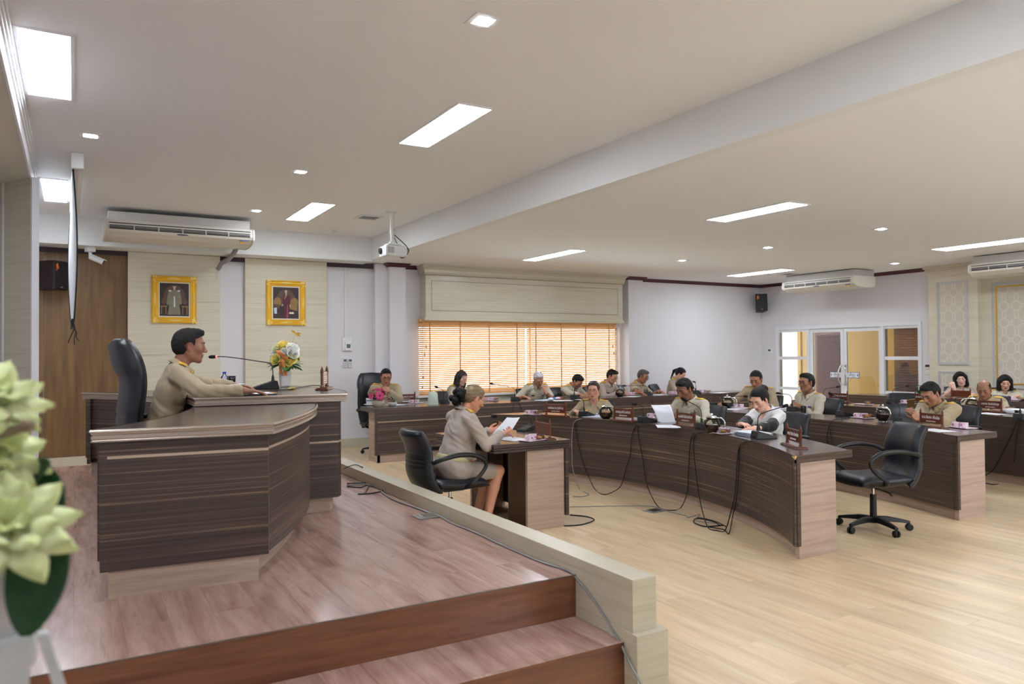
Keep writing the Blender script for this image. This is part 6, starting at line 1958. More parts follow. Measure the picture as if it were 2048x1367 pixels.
# glass teapots, pink tea sets, papers
glassy('pot_glass', (236, 232, 226), 1.3)
plain('tea', (52, 26, 14), 0.15)
def teapot(px, py, label, hz=200, s=1.0):
    P = on_z(px, py, ZT)
    o = thing('teapot', label, 'teapot', (P.x, P.y, ZT), R_(hz), 'round glass teapots with steel lids')
    r = 0.082*s
    prof = [(0.001, 0.004), (0.045*s, 0.004)]+[(r*math.sin(t), 0.078*s-r*0.93*math.cos(t)) for t in [0.75+(2.55-0.75)*k/14 for k in range(15)]]
    MB().lathe(prof, n=28).build('glass_body', 'pot_glass', o, smooth=True)
    prof = [(0.001, 0.007), (0.043*s, 0.007)]+[(0.95*r*math.sin(t), 0.078*s-0.9*r*math.cos(t)) for t in [0.8+(1.62-0.8)*k/8 for k in range(9)]]+[(0.001, 0.083*s)]
    MB().lathe(prof, n=28).build('tea', 'tea', o, smooth='auto')
    MB().lathe([(0.001, 0.0), (0.05*s, 0.0), (0.05*s, 0.006), (0.001, 0.006)], n=24).lathe([(0.050*s, 0.142*s), (0.056*s, 0.144*s), (0.056*s, 0.152*s), (0.040*s, 0.162*s), (0.012*s, 0.166*s), (0.008*s, 0.170*s), (0.013*s, 0.178*s), (0.010*s, 0.188*s), (0.001, 0.190*s)], n=24).build('lid', 'chrome', o, smooth='auto')
    MB().tube(bez((0.05*s, 0, 0.142*s), (0.14*s, 0, 0.17*s), (0.15*s, 0, 0.04*s), (0.07*s, 0, 0.03*s), 14), 0.008*s, 8).build('handle', 'chrome', o, smooth=True)
    MB().tube(bez((-0.06*s, 0, 0.10*s), (-0.09*s, 0, 0.105*s), (-0.10*s, 0, 0.13*s), (-0.112*s, 0, 0.142*s), 6), [0.018*s, 0.016*s, 0.014*s, 0.012*s, 0.011*s, 0.010*s, 0.009*s], 10).build('spout', 'pot_glass', o, smooth=True)
    return o
teapot(1212, 838, 'round glass teapot before the woman in glasses at the front curved table', 300)
teapot(1424, 865, 'round teapot with a steel handle beside the white jacket at the front curved table', 300)
teapot(1455, 816, 'round glass teapot at the left end of the second curved table', 300)
teapot(1766, 842, 'round glass teapot half full of tea beside the pink cups, second curved table', 250)
teapot(1240, 794, 'round glass teapot on the straight table before the black-haired reading man', 30)
teapot(1945, 820, 'round glass teapot half hidden by the balding man’s name plate', 120)

plain('pink_china', (236, 214, 226), 0.3); plain('pink_print', (176, 90, 150), 0.4)
plain('snack', (216, 168, 92), 0.7, var=0.4, vscale=40); plain('snack_red', (176, 70, 60), 0.7)
glassy('snack_box', (246, 246, 248), 1.6, 0.08)
def tea_set(px, py, label, rz=None, z=ZT, cups=2, snack=True):
    P = on_z(px, py, z)
    rz = facing(P) if rz is None else rz
    o = thing('tea_tray', label, 'tray', (P.x, P.y, z), rz, 'square pink tea trays')
    rings = []
    for e, zz in ((0.02, 0.0), (0.0, 0.010), (0.006, 0.013), (0.024, 0.005)):
        rings.append([(-0.12+e, -0.075+e, zz), (0.12-e, -0.075+e, zz), (0.12-e, 0.075-e, zz), (-0.12+e, 0.075-e, zz)])
    MB().loft(rings).build('tray', 'pink_china', o, bevel=0.002)
    for k in range(cups):
        x = -0.062+0.075*k; yv = -0.02+0.03*k
        c = thing('tea_cup', ('left' if k == 0 else 'right')+' pink cup on '+label.replace('pink tray', 'tray'), 'cup', tuple(Vector((P.x, P.y, z+0.006))+Matrix.Rotation(rz, 3, 'Z')@Vector((x, yv, 0))), rz, 'pink china tea cups')
        MB().lathe([(0.001, 0.0), (0.026, 0.0), (0.034, 0.012), (0.036, 0.052), (0.033, 0.052), (0.031, 0.014), (0.001, 0.008)], n=22).build('bowl', 'pink_china', c, smooth='auto')
        MB().tube(bez((-0.034, 0, 0.044), (-0.062, 0, 0.046), (-0.062, 0, 0.014), (-0.033, 0, 0.014), 10), 0.0045, 7).build('handle', 'pink_china', c, smooth=True)
        MB().box(-0.007, -0.037, 0.02, 0.007, -0.0345, 0.038).build('print', 'pink_print', c)
    if snack:
        s_ = thing('snack_box', 'snacks on '+label.replace('pink tray', 'tray'), 'snack box', tuple(Vector((P.x, P.y, z+0.008))+Matrix.Rotation(rz, 3, 'Z')@Vector((0.075, -0.005, 0))), rz, 'clear snack boxes')
        MB().box(-0.035, -0.045, 0, 0.035, 0.045, 0.045).build('box', 'snack_box', s_, bevel=0.004)
        MB().ell((0, -0.01, 0.018), (0.027, 0.03, 0.015), 12, 8).build('bun', 'snack', s_, smooth=True)
        MB().ell((0.005, 0.02, 0.026), (0.02, 0.018, 0.012), 12, 8).build('cake', 'snack_red', s_, smooth=True)
    return o
tea_set(1067, 829, 'pink tray left of the leftmost front name plate')
tea_set(1441, 866, 'pink tray before the white jacket')
tea_set(1726, 836, 'pink tray beside the second row teapot')
tea_set(1311, 836, 'pink tray behind the microphone left of the reading man')
tea_set(983, 801, 'pink tray on the straight table left of the white-haired man')
tea_set(1268, 790, 'pink tray on the straight table before the grey-haired man')
tea_set(832, 806, 'pink tray beside the vacuum jug', snack=False)
tea_set(1350, 788, 'pink tray on the straight table before the ponytailed woman', snack=False)
tea_set(1410, 785, 'pink tray at the right end of the straight table')
tea_set(1480, 816, 'pink tray at the left end of the second curved table', snack=False)
tea_set(1065, 881, 'pink tray on the secretary desk', rz=R_(14))
tea_set(1925, 856, 'pink tray right of the name plate of the man with the phone', snack=False)
tea_set(1727, 809, 'pink tray in the third row behind the second row teapot', cups=0)
tea_set(2010, 820, 'pink tray right of the balding man’s name plate', cups=1)
tea_set(2034, 800, 'pink tray in the back row before the woman with the short bob', cups=1)
tea_set(1818, 807, 'pink tray in the third row beside the half hidden name plate', cups=1)

plain('blue_wrap', (60, 120, 200), 0.4); plain('paper_blue', (206, 222, 246), 0.6); plain('yellow_pencil', (226, 196, 60), 0.5)
rp = random.Random(11)
def papers(px, py, label, rz, n=3, w=0.21, l=0.297, z=ZT, thick=0.0, name='paper_stack'):
    P = on_z(px, py, z)
    o = thing(name, label, 'papers', (P.x, P.y, z), rz, 'papers on the tables')
    zz = 0.0005
    for k in range(n):
        h_ = 0.0012 if not thick else thick/n
        M = Matrix.Translation((rp.uniform(-.02, .02), rp.uniform(-.015, .015), zz)) @ Matrix.Rotation(rp.uniform(-.12, .12), 4, 'Z')
        MB().xf(M).sheet(lambda u, v: ((u-0.5)*w, (v-0.5)*l, h_+0.004*max(0, u+v-1.55)*(k == n-1)), 6, 6, h_).build('sheet', 'paper' if k % 3 < 2 else 'paper_blue', o)
        zz += h_+0.0006
    return o
papers(1090, 800, 'sheets of paper before the white-haired man', R_(-80))
papers(1125, 801, 'sheets of paper left of the low bowing man', R_(70), 2)
papers(1172, 799, 'sheets of paper under the low bowing man’s hands', R_(-85), 3)
papers(1190, 832, 'sheets of paper before the woman in glasses', facing(on_z(1190, 832, ZT))+0.4, 3)
papers(1335, 853, 'crumpled white sheets before the reading man', facing(on_z(1335, 853, ZT))+0.9, 4)
papers(1506, 870, 'thick stack of paper before the woman in the white jacket', facing(on_z(1506, 870, ZT))+PI/2, 8, thick=0.03)
papers(790, 809, 'sheets of paper between the pink flowers and the name plate', R_(20), 2)
papers(1870, 860, 'sheet of paper behind the name plate of the man with the phone', facing(on_z(1870, 860, ZT))+PI/2, 1)
papers(1315, 789, 'sheets of paper under the grey-haired man’s hand', R_(-70), 2)
papers(1265, 793, 'sheets of paper beside the straight table teapot', R_(-70), 2)
papers(1470, 818, 'sheets of paper at the left end of the second curved table', facing(on_z(1470, 818, ZT)), 2)
papers(1985, 827, 'sheet of paper under the balding man’s name plate', facing(on_z(1985, 827, ZT))+PI/2, 1)
papers(1560, 818, 'white papers between the half hidden man and the clasped hands', facing(on_z(1560, 818, ZT))+1.2, 4, thick=0.02)
papers(1440, 785.5, 'yellow-edged papers at the far right of the straight table', R_(-88), 2)
papers(1028, 878, 'sheets of paper on the secretary desk', R_(10), 2)
def snack_bag(px, py, label, mats):
    P = on_z(px, py, ZT)
    o = thing('snack_bag', label, 'snack bag', (P.x, P.y, ZT), R_(20), 'plastic snack bags')
    MB().ell((0, 0, 0.022), (0.085, 0.05, 0.024), 14, 8).build('bag', mats[0], o, smooth=True)
    MB().ell((0.02, -0.02, 0.030), (0.045, 0.035, 0.02), 12, 8).build('wrapper', mats[1], o, smooth=True)
snack_bag(1103, 800, 'blue and white snack bag beside the white-haired man’s elbow', ['paper', 'blue_wrap'])
snack_bag(1117, 798.5, 'pink and white snack bag left of the low bowing man', ['pink_china', 'snack_red'])

# sheet held by the reading man, sheet held by the secretary
def held_sheet(corners, label, crease=0.0):
    c = [Vector(p) for p in corners]
    m = (c[0]+c[1]+c[2]+c[3])/4
    o = thing('sheet_of_paper', label, 'paper', tuple(m), 0, 'held sheets of paper')
    n = (c[1]-c[0]).cross(c[3]-c[0]).normalized()
    def fn(u, v):
        p = (c[0]*(1-u)+c[1]*u)*(1-v)+(c[3]*(1-u)+c[2]*u)*v
        return p-m+n*(0.012*math.sin(u*PI)*(1-v)+crease*abs(v-0.35))
    MB().sheet(fn, 10, 12, 0.0008).build('sheet', 'paper', o, smooth=True)
    return o
pm = on_R(1369, 778, 4.62)
held_sheet([depth_pt(1303, 809, pm, 0.34), depth_pt(1341, 808, pm, 0.30), depth_pt(1356, 855, pm, 0.33), depth_pt(1318, 842, pm, 0.38)], 'sheet of paper held up by the reading man at the front table', 0.05)
sp = Vector((SP.x+0.28, SP.y-0.02, 0.9))
held_sheet([depth_pt(1014, 834, sp, -0.05), depth_pt(1040, 834, sp, -0.05), depth_pt(1019, 868, sp, 0.02), depth_pt(984, 868, sp, 0.02)], 'white sheet of paper held up by the secretary', 0.0)
o = thing('pen', 'magenta pen in the secretary’s right hand', 'pen', tuple(depth_pt(1016, 866, sp, 0.10)))
a, b = depth_pt(1006, 858, sp, 0.10)-o.location, depth_pt(1027, 875, sp, 0.10)-o.location
plain('magenta', (170, 40, 140), 0.4)
MB().tube([a, b], 0.0045, 8).build('barrel', 'magenta', o, smooth=True)
pp = on_R(1861, 787, 6.95)
o = thing('mobile_phone', 'mobile phone held by the heavy man at the second curved table', 'phone', tuple(depth_pt(1822, 806, pp, 0.42)), R_(206))
o.rotation_euler = (R_(10), R_(-38), R_(215))
MB().box(-0.075, -0.037, -0.005, 0.075, 0.037, 0.005).build('case', 'gold_frame', o, bevel=0.003)
MB().box(-0.070, -0.033, 0.0045, 0.070, 0.033, 0.006).build('screen', 'black_plastic', o)

# pink flowers, cup, vacuum jug at the left end of the straight table
plain('vase_cream', (214, 206, 186), 0.35, var=0.2, vscale=18); plain('petal_pink', (226, 70, 128), 0.6, var=0.3, vscale=30); plain('petal_centre', (110, 70, 30), 0.8)
plain('leaf_green', (52, 104, 52), 0.45, var=0.3, vscale=25); plain('stem_green', (110, 156, 96), 0.5)
def daisy(m, c, n, r, rows=2):
    n = Vector(n).normalized(); x = n.orthogonal().normalized(); y_ = n.cross(x)
    for q in range(rows):
        K = 11
        for k in range(K):
            a = 2*PI*(k+0.5*q)/K
            d = x*math.cos(a)+y_*math.sin(a); s_ = n.cross(d)
            lift = 0.15+0.35*q
            R0 = r*(1-0.28*q)
            p0 = Vector(c)+d*R0*0.15; p1 = Vector(c)+d*R0*0.6+n*R0*lift*0.5; p2 = Vector(c)+d*R0+n*R0*lift*0.6
            w = R0*0.2
            m._add([tuple(p0-s_*w*0.4), tuple(p0+s_*w*0.4), tuple(p1+s_*w), tuple(p2+s_*w*0.5), tuple(p2-s_*w*0.5), tuple(p1-s_*w)], [(0, 1, 2, 5), (5, 2, 3, 4)])
def leaf(m, c, d, n, L, w, fold=0.15):
    d = Vector(d).normalized(); n = Vector(n); n = (n-d*n.dot(d)).normalized(); s_ = d.cross(n)
    prof = [(0, 0.02), (0.15, 0.55), (0.35, 0.95), (0.55, 1.0), (0.78, 0.68), (1.0, 0.02)]
    vs, fs = [], []
    for t, q in prof:
        p = Vector(c)+d*L*t-n*L*0.25*t*t
        vs += [tuple(p-s_*w*q+n*w*fold), tuple(p), tuple(p+s_*w*q+n*w*fold)]
    for k in range(len(prof)-1):
        a = 3*k
        fs += [(a, a+1, a+4, a+3), (a+1, a+2, a+5, a+4)]
    m._add(vs, fs)
P = on_z(757, 812, ZT)
o = thing('flower_bowl', 'cream bowl of bright pink flowers at the left end of the straight table', 'flowers', tuple(P))
MB().lathe([(0.001, 0.0), (0.06, 0.0), (0.095, 0.03), (0.105, 0.06), (0.098, 0.09), (0.085, 0.10), (0.078, 0.095), (0.001, 0.09)], n=28).build('bowl', 'vase_cream', o, smooth='auto')
m = MB()
for k in range(40):
    a = rp.uniform(0, 2*PI); e = rp.uniform(0.1, 1.2)
    d = (math.cos(a)*math.cos(e), math.sin(a)*math.cos(e), math.sin(e))
    leaf(m, (d[0]*0.03, d[1]*0.03, 0.10), d, (0, 0, 1), rp.uniform(0.09, 0.15), 0.02)
m.build('foliage', 'leaf_green', o)
fl = [((-0.02, -0.10, 0.16), (-0.1, -1, 0.3), 0.072), ((-0.12, -0.03, 0.16), (-1, -0.5, 0.2), 0.055), ((0.12, -0.03, 0.17), (1, -0.5, 0.2), 0.055), ((-0.02, -0.03, 0.25), (0, -0.5, 1), 0.055), ((0.05, 0.0, 0.25), (0.4, -0.3, 1), 0.055), ((-0.07, 0.03, 0.24), (-0.4, 0.2, 1), 0.05), ((0.09, 0.05, 0.2), (0.8, 0.4, 0.6), 0.05), ((0.13, -0.06, 0.10), (1, -0.6, 0.0), 0.045)]
for c, n, r in fl:
    m = MB(); daisy(m, c, n, r, 3)
    f = m.build('flower', 'petal_pink', o)
    MB().ell(Vector(c)+Vector(n).normalized()*0.006, (r*0.18, r*0.18, r*0.18), 10, 6).build('flower_centre', 'petal_centre', f, smooth=True)
P = on_z(739, 810, ZT)
plain('china_white', (236, 238, 242), 0.25); plain('china_blue', (90, 120, 180), 0.4)
o = thing('coffee_cup', 'blue patterned white cup on its saucer left of the pink flowers', 'cup', tuple(P))
MB().lathe([(0.001, 0.0), (0.045, 0.0), (0.088, 0.014), (0.086, 0.018), (0.04, 0.006), (0.001, 0.006)], n=28).build('saucer', 'china_white', o, smooth='auto')
MB().lathe([(0.001, 0.008), (0.042, 0.008), (0.050, 0.02), (0.054, 0.11), (0.051, 0.11), (0.046, 0.02), (0.001, 0.016)], n=26).build('bowl', 'china_white', o, smooth='auto')
MB().lathe([(0.0535, 0.066), (0.0550, 0.067), (0.0552, 0.082), (0.0540, 0.083)], n=26).build('pattern_band', 'china_blue', o, smooth=True)
P = on_z(785, 811, ZT)
o = thing('saucer_dish', 'small white stacked dishes right of the pink flowers', 'dish', tuple(P))
for k in range(3): MB().lathe([(0.001, 0.0), (0.04, 0.0), (0.075, 0.014), (0.073, 0.018), (0.036, 0.006), (0.001, 0.006)], (0, 0, k*0.013), 24).build('dish', 'china_white', o, smooth='auto')
P = on_z(866, 808.5, ZT)
plain('jug_green', (206, 220, 206), 0.35)
o = thing('vacuum_jug', 'pale green vacuum jug on the straight table', 'jug', tuple(P), R_(30))
MB().lathe([(0.001, 0.0), (0.082, 0.0), (0.085, 0.01), (0.070, 0.17), (0.064, 0.188), (0.03, 0.198), (0.001, 0.20)], n=28).build('body', 'jug_green', o, smooth='auto')
MB().lathe([(0.001, 0.196), (0.024, 0.196), (0.022, 0.212), (0.001, 0.214)], n=18).build('lid', 'white_plastic', o, smooth='auto')
MB().tube(bez((0.066, 0, 0.17), (0.12, 0, 0.17), (0.12, 0, 0.06), (0.076, 0, 0.06), 10), 0.009, 8).build('handle', 'jug_green', o, smooth=True)

# green drink at the back
P = on_z(1839, 791, ZT)
plain('green_tea', (96, 170, 70), 0.35); glassy('clear_plastic', (250, 250, 250), 1.4, 0.03)
o = thing('drink_cup', 'clear cup of green iced drink with a domed lid in the back row', 'drink', tuple(P))
MB().lathe([(0.001, 0.002), (0.033, 0.002), (0.043, 0.10), (0.001, 0.10)], n=22).build('drink', 'green_tea', o, smooth='auto')
MB().lathe([(0.034, 0.0), (0.047, 0.125), (0.049, 0.13), (0.046, 0.15), (0.034, 0.172), (0.012, 0.182)], n=22).build('cup', 'clear_plastic', o, smooth=True)
P = on_z(2038, 826, ZT)
o = thing('towel', 'folded white cloth on the third row table at the right picture edge', 'cloth', tuple(P), facing(P))
MB().box(-0.16, -0.12, 0, 0.16, 0.12, 0.05).build('fold', 'paper', o, bevel=0.02, seg=3)
P = on_z(2036, 836, ZT)
o = thing('water_tumbler', 'clear tumbler beside the balding man’s name plate', 'glass', tuple(P))
MB().lathe([(0.001, 0.0), (0.03, 0.0), (0.036, 0.09), (0.034, 0.09), (0.028, 0.004), (0.001, 0.004)], n=20).build('tumbler', 'clear_plastic', o, smooth=True)
P = on_z(1578, 823, ZT)
o = thing('water_tumbler', 'clear glass tumbler beside the clasped hands', 'glass', tuple(on_z(1607, 826, ZT)))
MB().lathe([(0.001, 0.0), (0.03, 0.0), (0.036, 0.09), (0.034, 0.09), (0.028, 0.004), (0.001, 0.004)], n=20).build('tumbler', 'clear_plastic', o, smooth=True)

# ---------------------------------------------------------------- on the presiding desk
ZD = 1.287
P = on_z(570, 773, ZD)
plain('vase_white', (224, 222, 222), 0.3); plain('rose_yellow', (252, 230, 120), 0.6); plain('rose_white', (248, 248, 242), 0.6); plain('rose_cream', (232, 240, 206), 0.6)
plain('ribbon_orange', (232, 150, 88), 0.35); plain('leaf_bright', (78, 140, 74), 0.4, var=0.35, vscale=25)
o = thing('flower_arrangement', 'white vase of yellow and white roses with an orange ribbon on the presiding desk', 'flowers', tuple(P))
m = MB()
m.loft([[(q[0]*r, q[1]*r, z_) for q in ((-1, -1), (1, -1), (1, 1), (-1, 1))] for r, z_ in ((0.040, 0.0), (0.044, 0.06), (0.048, 0.14))])
m.build('vase', 'vase_white', o, bevel=0.012)
def rose(c, n, r, mat, name='rose'):
    n = Vector(n).normalized(); x = n.orthogonal().normalized(); y_ = n.cross(x)
    m = MB()
    rr = random.Random(int(c[0]*1e4+c[2]*1e5))
    for ring, (K, rad, hgt, op) in enumerate(((3, 0.30, 0.95, 0.1), (4, 0.55, 0.9, 0.3), (5, 0.82, 0.72, 0.65), (6, 1.0, 0.5, 1.0))):
        for k in range(K):
            a0 = 2*PI*(k+0.37*ring)/K; wd = 2*PI/K*0.72
            def fn(u, v, a0=a0, wd=wd, rad=rad, hgt=hgt, op=op):
                a = a0+(u-0.5)*2*wd*(0.6+0.4*math.sin(v*PI*0.8))
                q = r*rad*(0.35+0.65*v**0.7)+r*0.22*op*max(0, v-0.7)*3*0.5
                z_ = -r*0.35+r*(hgt+0.25)*v-r*0.12*op*max(0, v-0.75)*4-r*0.14*(2*u-1)**2*v
                return Vector(c)+x*q*math.cos(a)+y_*q*math.sin(a)+n*z_
            m.sheet(fn, 6, 6, 0.0012)
    return m.build(name, mat, o, smooth=True)
cr, cu, cn = _r, Vector((0, 0, 1)), -_f          # picture right, up, and towards the room's near side
def at_(a, b_, c_=0.0):    # arrangement coordinates in metres
    v = Vector((cr.x, cr.y, 0)).normalized()*a+Vector((0, 0, 1))*b_+Vector((cn.x, cn.y, 0)).normalized()*c_
    return v
for a, b_, c_, r, mt in ((-0.055, 0.245, 0.075, 0.050, 'rose_yellow'), (0.075, 0.245, 0.06, 0.046, 'rose_yellow'), (0.055, 0.215, 0.07, 0.034, 'rose_yellow'), (-0.01, 0.355, 0.02, 0.062, 'rose_yellow'),
                         (-0.065, 0.335, 0.03, 0.046, 'rose_cream'), (-0.085, 0.275, 0.05, 0.044, 'rose_white'), (0.075, 0.335, 0.03, 0.058, 'rose_white'), (0.085, 0.295, 0.055, 0.054, 'rose_white'), (0.02, 0.315, 0.07, 0.036, 'rose_white'), (0.0, 0.30, -0.06, 0.055, 'rose_cream'), (0.07, 0.27, -0.06, 0.05, 'rose_yellow'), (-0.07, 0.26, -0.06, 0.05, 'rose_white')):
    c = at_(a, b_, c_)
    rose(tuple(c), tuple(at_(a*3, (b_-0.24)*2.0+0.12, c_*4+0.10)), r, mt)
m = MB()
for k in range(46):
    a = rp.uniform(0, 2*PI); e = rp.uniform(-0.45, 0.7)
    d = Vector((math.cos(a)*math.cos(e), math.sin(a)*math.cos(e), math.sin(e)))
    leaf(m, (d.x*0.045, d.y*0.045, 0.20+0.03*math.sin(e)), d, (0, 0, 1), rp.uniform(0.08, 0.12), rp.uniform(0.026, 0.040))
m.build('foliage', 'leaf_bright', o)
m = MB()
for k in range(26):
    a = rp.uniform(0, 2*PI); e = rp.uniform(-0.2, 1.1)
    d = Vector((math.cos(a)*math.cos(e), math.sin(a)*math.cos(e), math.sin(e)))
    c = Vector((0, 0, 0.24)); L = rp.uniform(0.15, 0.19)
    for q in range(9):
        t = 0.45+0.55*q/8
        for sgn in (-1, 1):
            s_ = d.orthogonal().normalized()*sgn
            leaf(m, c+d*L*t, d*0.8+s_, (0, 0, 1), 0.022*(1.2-t*0.6), 0.0018)
m.build('fern', 'stem_green', o)
m = MB()
def rib(pts, w, thick=0.001):
    P_ = [Vector(p) for p in smooth_path(pts, 6)]
    side = Vector((cr.x, cr.y, 0)).normalized()*w
    n = len(P_)
    m.sheet(lambda u, v: P_[min(n-1, int(round(v*(n-1))))]+side*(u-0.5), 2, n-1, thick)
rib([at_(0.0, 0.285, 0.10), at_(-0.02, 0.31, 0.105), at_(-0.035, 0.325, 0.095)], 0.040)
rib([at_(0.015, 0.27, 0.11), at_(0.02, 0.22, 0.115), at_(0.025, 0.17, 0.10), at_(0.03, 0.10, 0.075)], 0.028)
rib([at_(0.0, 0.26, 0.10), at_(-0.01, 0.20, 0.10), at_(-0.015, 0.15, 0.075), at_(-0.01, 0.11, 0.06)], 0.026)
for k in range(5):
    rib([at_(-0.01+k*0.012, 0.295-k*0.012, 0.115), at_(-0.004+k*0.012, 0.302-k*0.012, 0.128), at_(0.002+k*0.012, 0.29-k*0.012, 0.118)], 0.045)
m.build('ribbon', 'ribbon_orange', o)
m = MB()
p = at_(0.05, 0.33, 0.0); q_ = at_(0.095, 0.475, 0.0)
m.tube([p, at_(0.07, 0.41, 0.0), q_], 0.0016, 5)
for a, e in ((-0.045, 0.035), (0.04, 0.0), (-0.03, 0.02), (0.045, -0.028)):
    d = at_(a, e, 0)
    leaf(m, q_, d, tuple(cn), 0.05, 0.009)
m.tube([at_(0.08, 0.50, 0), at_(0.115, 0.45, 0)], 0.004, 6)
m.build('dragonfly_pick', 'gold_flat', o)
P = on_z(492, 789, ZD)
o = thing('document_folder', 'flat document folder under the speaker’s hand on the presiding desk', 'folder', (P.x, P.y, ZD), R_(0))
MB().box(-0.20, -0.13, 0.0005, 0.19, 0.10, 0.006).build('cover', 'black_plastic', o)
MB().box(-0.19, -0.12, 0.006, 0.18, 0.09, 0.011).build('sheet', 'paper', o)
MB().box(0.165, -0.125, 0.006, 0.19, 0.02, 0.013).build('tab', 'snack', o)
glassy('water_clear', (240, 246, 252), 1.2)
plain('cap_blue', (40, 84, 190), 0.4)
P = on_z(449, 772, ZD)
o = thing('water_bottle', 'clear water bottle with a blue cap beyond the speaker’s arm', 'bottle', tuple(P))
MB().lathe([(0.001, 0.0), (0.030, 0.0), (0.032, 0.01), (0.032, 0.05), (0.029, 0.055), (0.032, 0.06), (0.032, 0.085), (0.014, 0.105), (0.013, 0.118), (0.001, 0.118)], n=20).build('body', 'water_clear', o, smooth=True)
MB().lathe([(0.001, 0.116), (0.016, 0.116), (0.016, 0.134), (0.001, 0.134)], n=18).build('cap', 'cap_blue', o, smooth='auto')
P = on_z(464, 772, ZD)
o = thing('water_tumbler', 'empty glass tumbler beside the blue-capped bottle', 'glass', tuple(P))
MB().lathe([(0.001, 0.0), (0.028, 0.0), (0.034, 0.095), (0.032, 0.095), (0.026, 0.004), (0.001, 0.004)], n=20).build('tumbler', 'clear_plastic', o, smooth=True)
o = thing('pen', 'black and white pen in the speaker’s far hand', 'pen', tuple(on_z(472, 770, 1.335)))
MB().tube([(-0.06, 0.0, 0.0), (0.07, 0.02, 0.008)], 0.005, 8).build('barrel', 'china_white', o, smooth=True)
MB().tube([(-0.08, -0.003, -0.001), (-0.06, 0.0, 0.0)], 0.0055, 8).build('tip', 'black_plastic', o, smooth=True)
# ---------------------------------------------------------------- cables
plain('cable_black', (20, 22, 26), 0.5); plain('cable_grey', (150, 152, 150), 0.5); plain('plate_grey', (150, 150, 146), 0.35, metal=0.5)
def cable(pts, r, mat, label, name='cable', group='cables'):
    o = MB().tube(smooth_path(pts, 6), r, 6).build(name, mat, smooth=True)
    return tag(o, label, 'cable', group)
FR = RA-0.020          # just proud of the first table's front panel
def F(x, y): return tuple(on_R(x, y, FR))
def T_(x, y, z=ZT+0.006): return tuple(on_z(x, y, z))
def G0(x, y, z=0.006): return tuple(on_z(x, y, z))
cable([T_(1166, 838), T_(1158, 838), F(1148, 845), F(1144, 870), F(1144, 905), F(1146, 938), G0(1158, 976), G0(1170, 984), G0(1178, 988), G0(1165, 992), G0(1146, 992)], 0.005, 'cable_grey', 'pale grey cable hanging left of all others down the front curved table')
cable([T_(1170, 838), T_(1162, 839), F(1151, 848), F(1157, 890), F(1166, 925), F(1176, 950), G0(1190, 978), G0(1206, 988), G0(1224, 984), F(1242, 970), F(1252, 935), F(1260, 910), F(1264, 870), F(1272, 852), T_(1284, 848)], 0.005, 'cable_black', 'black cable looping between the first and second front table microphones')
cable([T_(1288, 850), T_(1282, 850), F(1276, 853), F(1277, 875), F(1284, 910), F(1289, 945), F(1292, 962), tuple(on_R(1300, 985, 3.80)), G0(1318, 1014), G0(1345, 1020), G0(1362, 1014), F(1374, 985), F(1377, 940), F(1380, 890), F(1386, 868), T_(1400, 864)], 0.005, 'cable_black', 'black cable looping between the second and third front table microphones')
cable([T_(1404, 865), T_(1396, 865), F(1388, 872), F(1387, 890), F(1390, 930), F(1395, 970), F(1398, 990), tuple(on_R(1404, 1018, 3.78)), G0(1416, 1054), G0(1434, 1060), G0(1450, 1060), F(1462, 1022), F(1470, 985), F(1474, 930), F(1478, 895), F(1486, 884), T_(1506, 880)], 0.005, 'cable_black', 'black cable looping down to the coil from the third front table microphone')
cable([T_(1508, 881), T_(1490, 883), F(1480, 892), F(1477, 940), F(1472, 1000), F(1466, 1028), G0(1458, 1066), G0(1446, 1058), G0(1400, 1050), G0(1387, 1042), G0(1398, 1035), G0(1430, 1042), G0(1452, 1052)], 0.005, 'cable_black', 'black cable from the white jacket’s microphone ending in a coil on the floor')
cable([G0(1446, 1050), G0(1410, 1052), G0(1388, 1044), G0(1395, 1036), G0(1425, 1042), G0(1440, 1050)], 0.006, 'cable_black', 'small coil of black cable on the floor at the front table')
cable([G0(1140, 1013), G0(1250, 1011), G0(1305, 1012), G0(1336, 1022), G0(1370, 1030), G0(1376, 1034), G0(1400, 1028), G0(1392, 1040), G0(1430, 1046)], 0.004, 'cable_grey', 'thin grey cable running across the floor to the coil at the front table')
cable([G0(1128, 1051), G0(1160, 1049), G0(1184, 1042), G0(1187, 1037), G0(1170, 1032), G0(1140, 1029)], 0.006, 'cable_black', 'black cable loop on the floor right of the secretary desk')
FB = RBt-0.012
def FBp(x, y): return tuple(on_R(x, y, FB))
cable([T_(1680, 836), FBp(1663, 842), FBp(1655, 865), FBp(1652, 895)], 0.005, 'cable_black', 'left of two black cables hanging down the second curved table')
cable([T_(1682, 837), FBp(1661, 843), FBp(1660, 862), FBp(1665, 892)], 0.005, 'cable_black', 'right of two black cables hanging down the second curved table')
FCc = RC-0.012
def FCp(x, y): return tuple(on_R(x, y, FCc))
cable([FCp(2036, 836), FCp(2022, 870), FCp(2000, 915), FCp(1985, 940), FCp(1968, 952)], 0.006, 'cable_black', 'black cable sweeping down the third curved table, left of the pair')
cable([FCp(2040, 838), FCp(2032, 880), FCp(2028, 920), G0(2012, 960), G0(1990, 968), G0(1972, 966)], 0.006, 'cable_black', 'black cable hanging to the floor before the third curved table, right of the pair')
for k, (a, b, c) in enumerate(((1032, 1028, 1038), (886, 882, 892))):
    pass
cable([tuple(on_y(1028, 806, YS0-0.008)), tuple(on_y(1026, 815, YS0-0.008)), tuple(on_y(1024, 832, YS0-0.008))], 0.005, 'cable_black', 'left of the two short black cables below the white-haired man’s microphone')
cable([tuple(on_y(1038, 805, YS0-0.008)), tuple(on_y(1042, 815, YS0-0.008)), tuple(on_y(1048, 832, YS0-0.008))], 0.005, 'cable_black', 'right of the two short black cables below the white-haired man’s microphone')
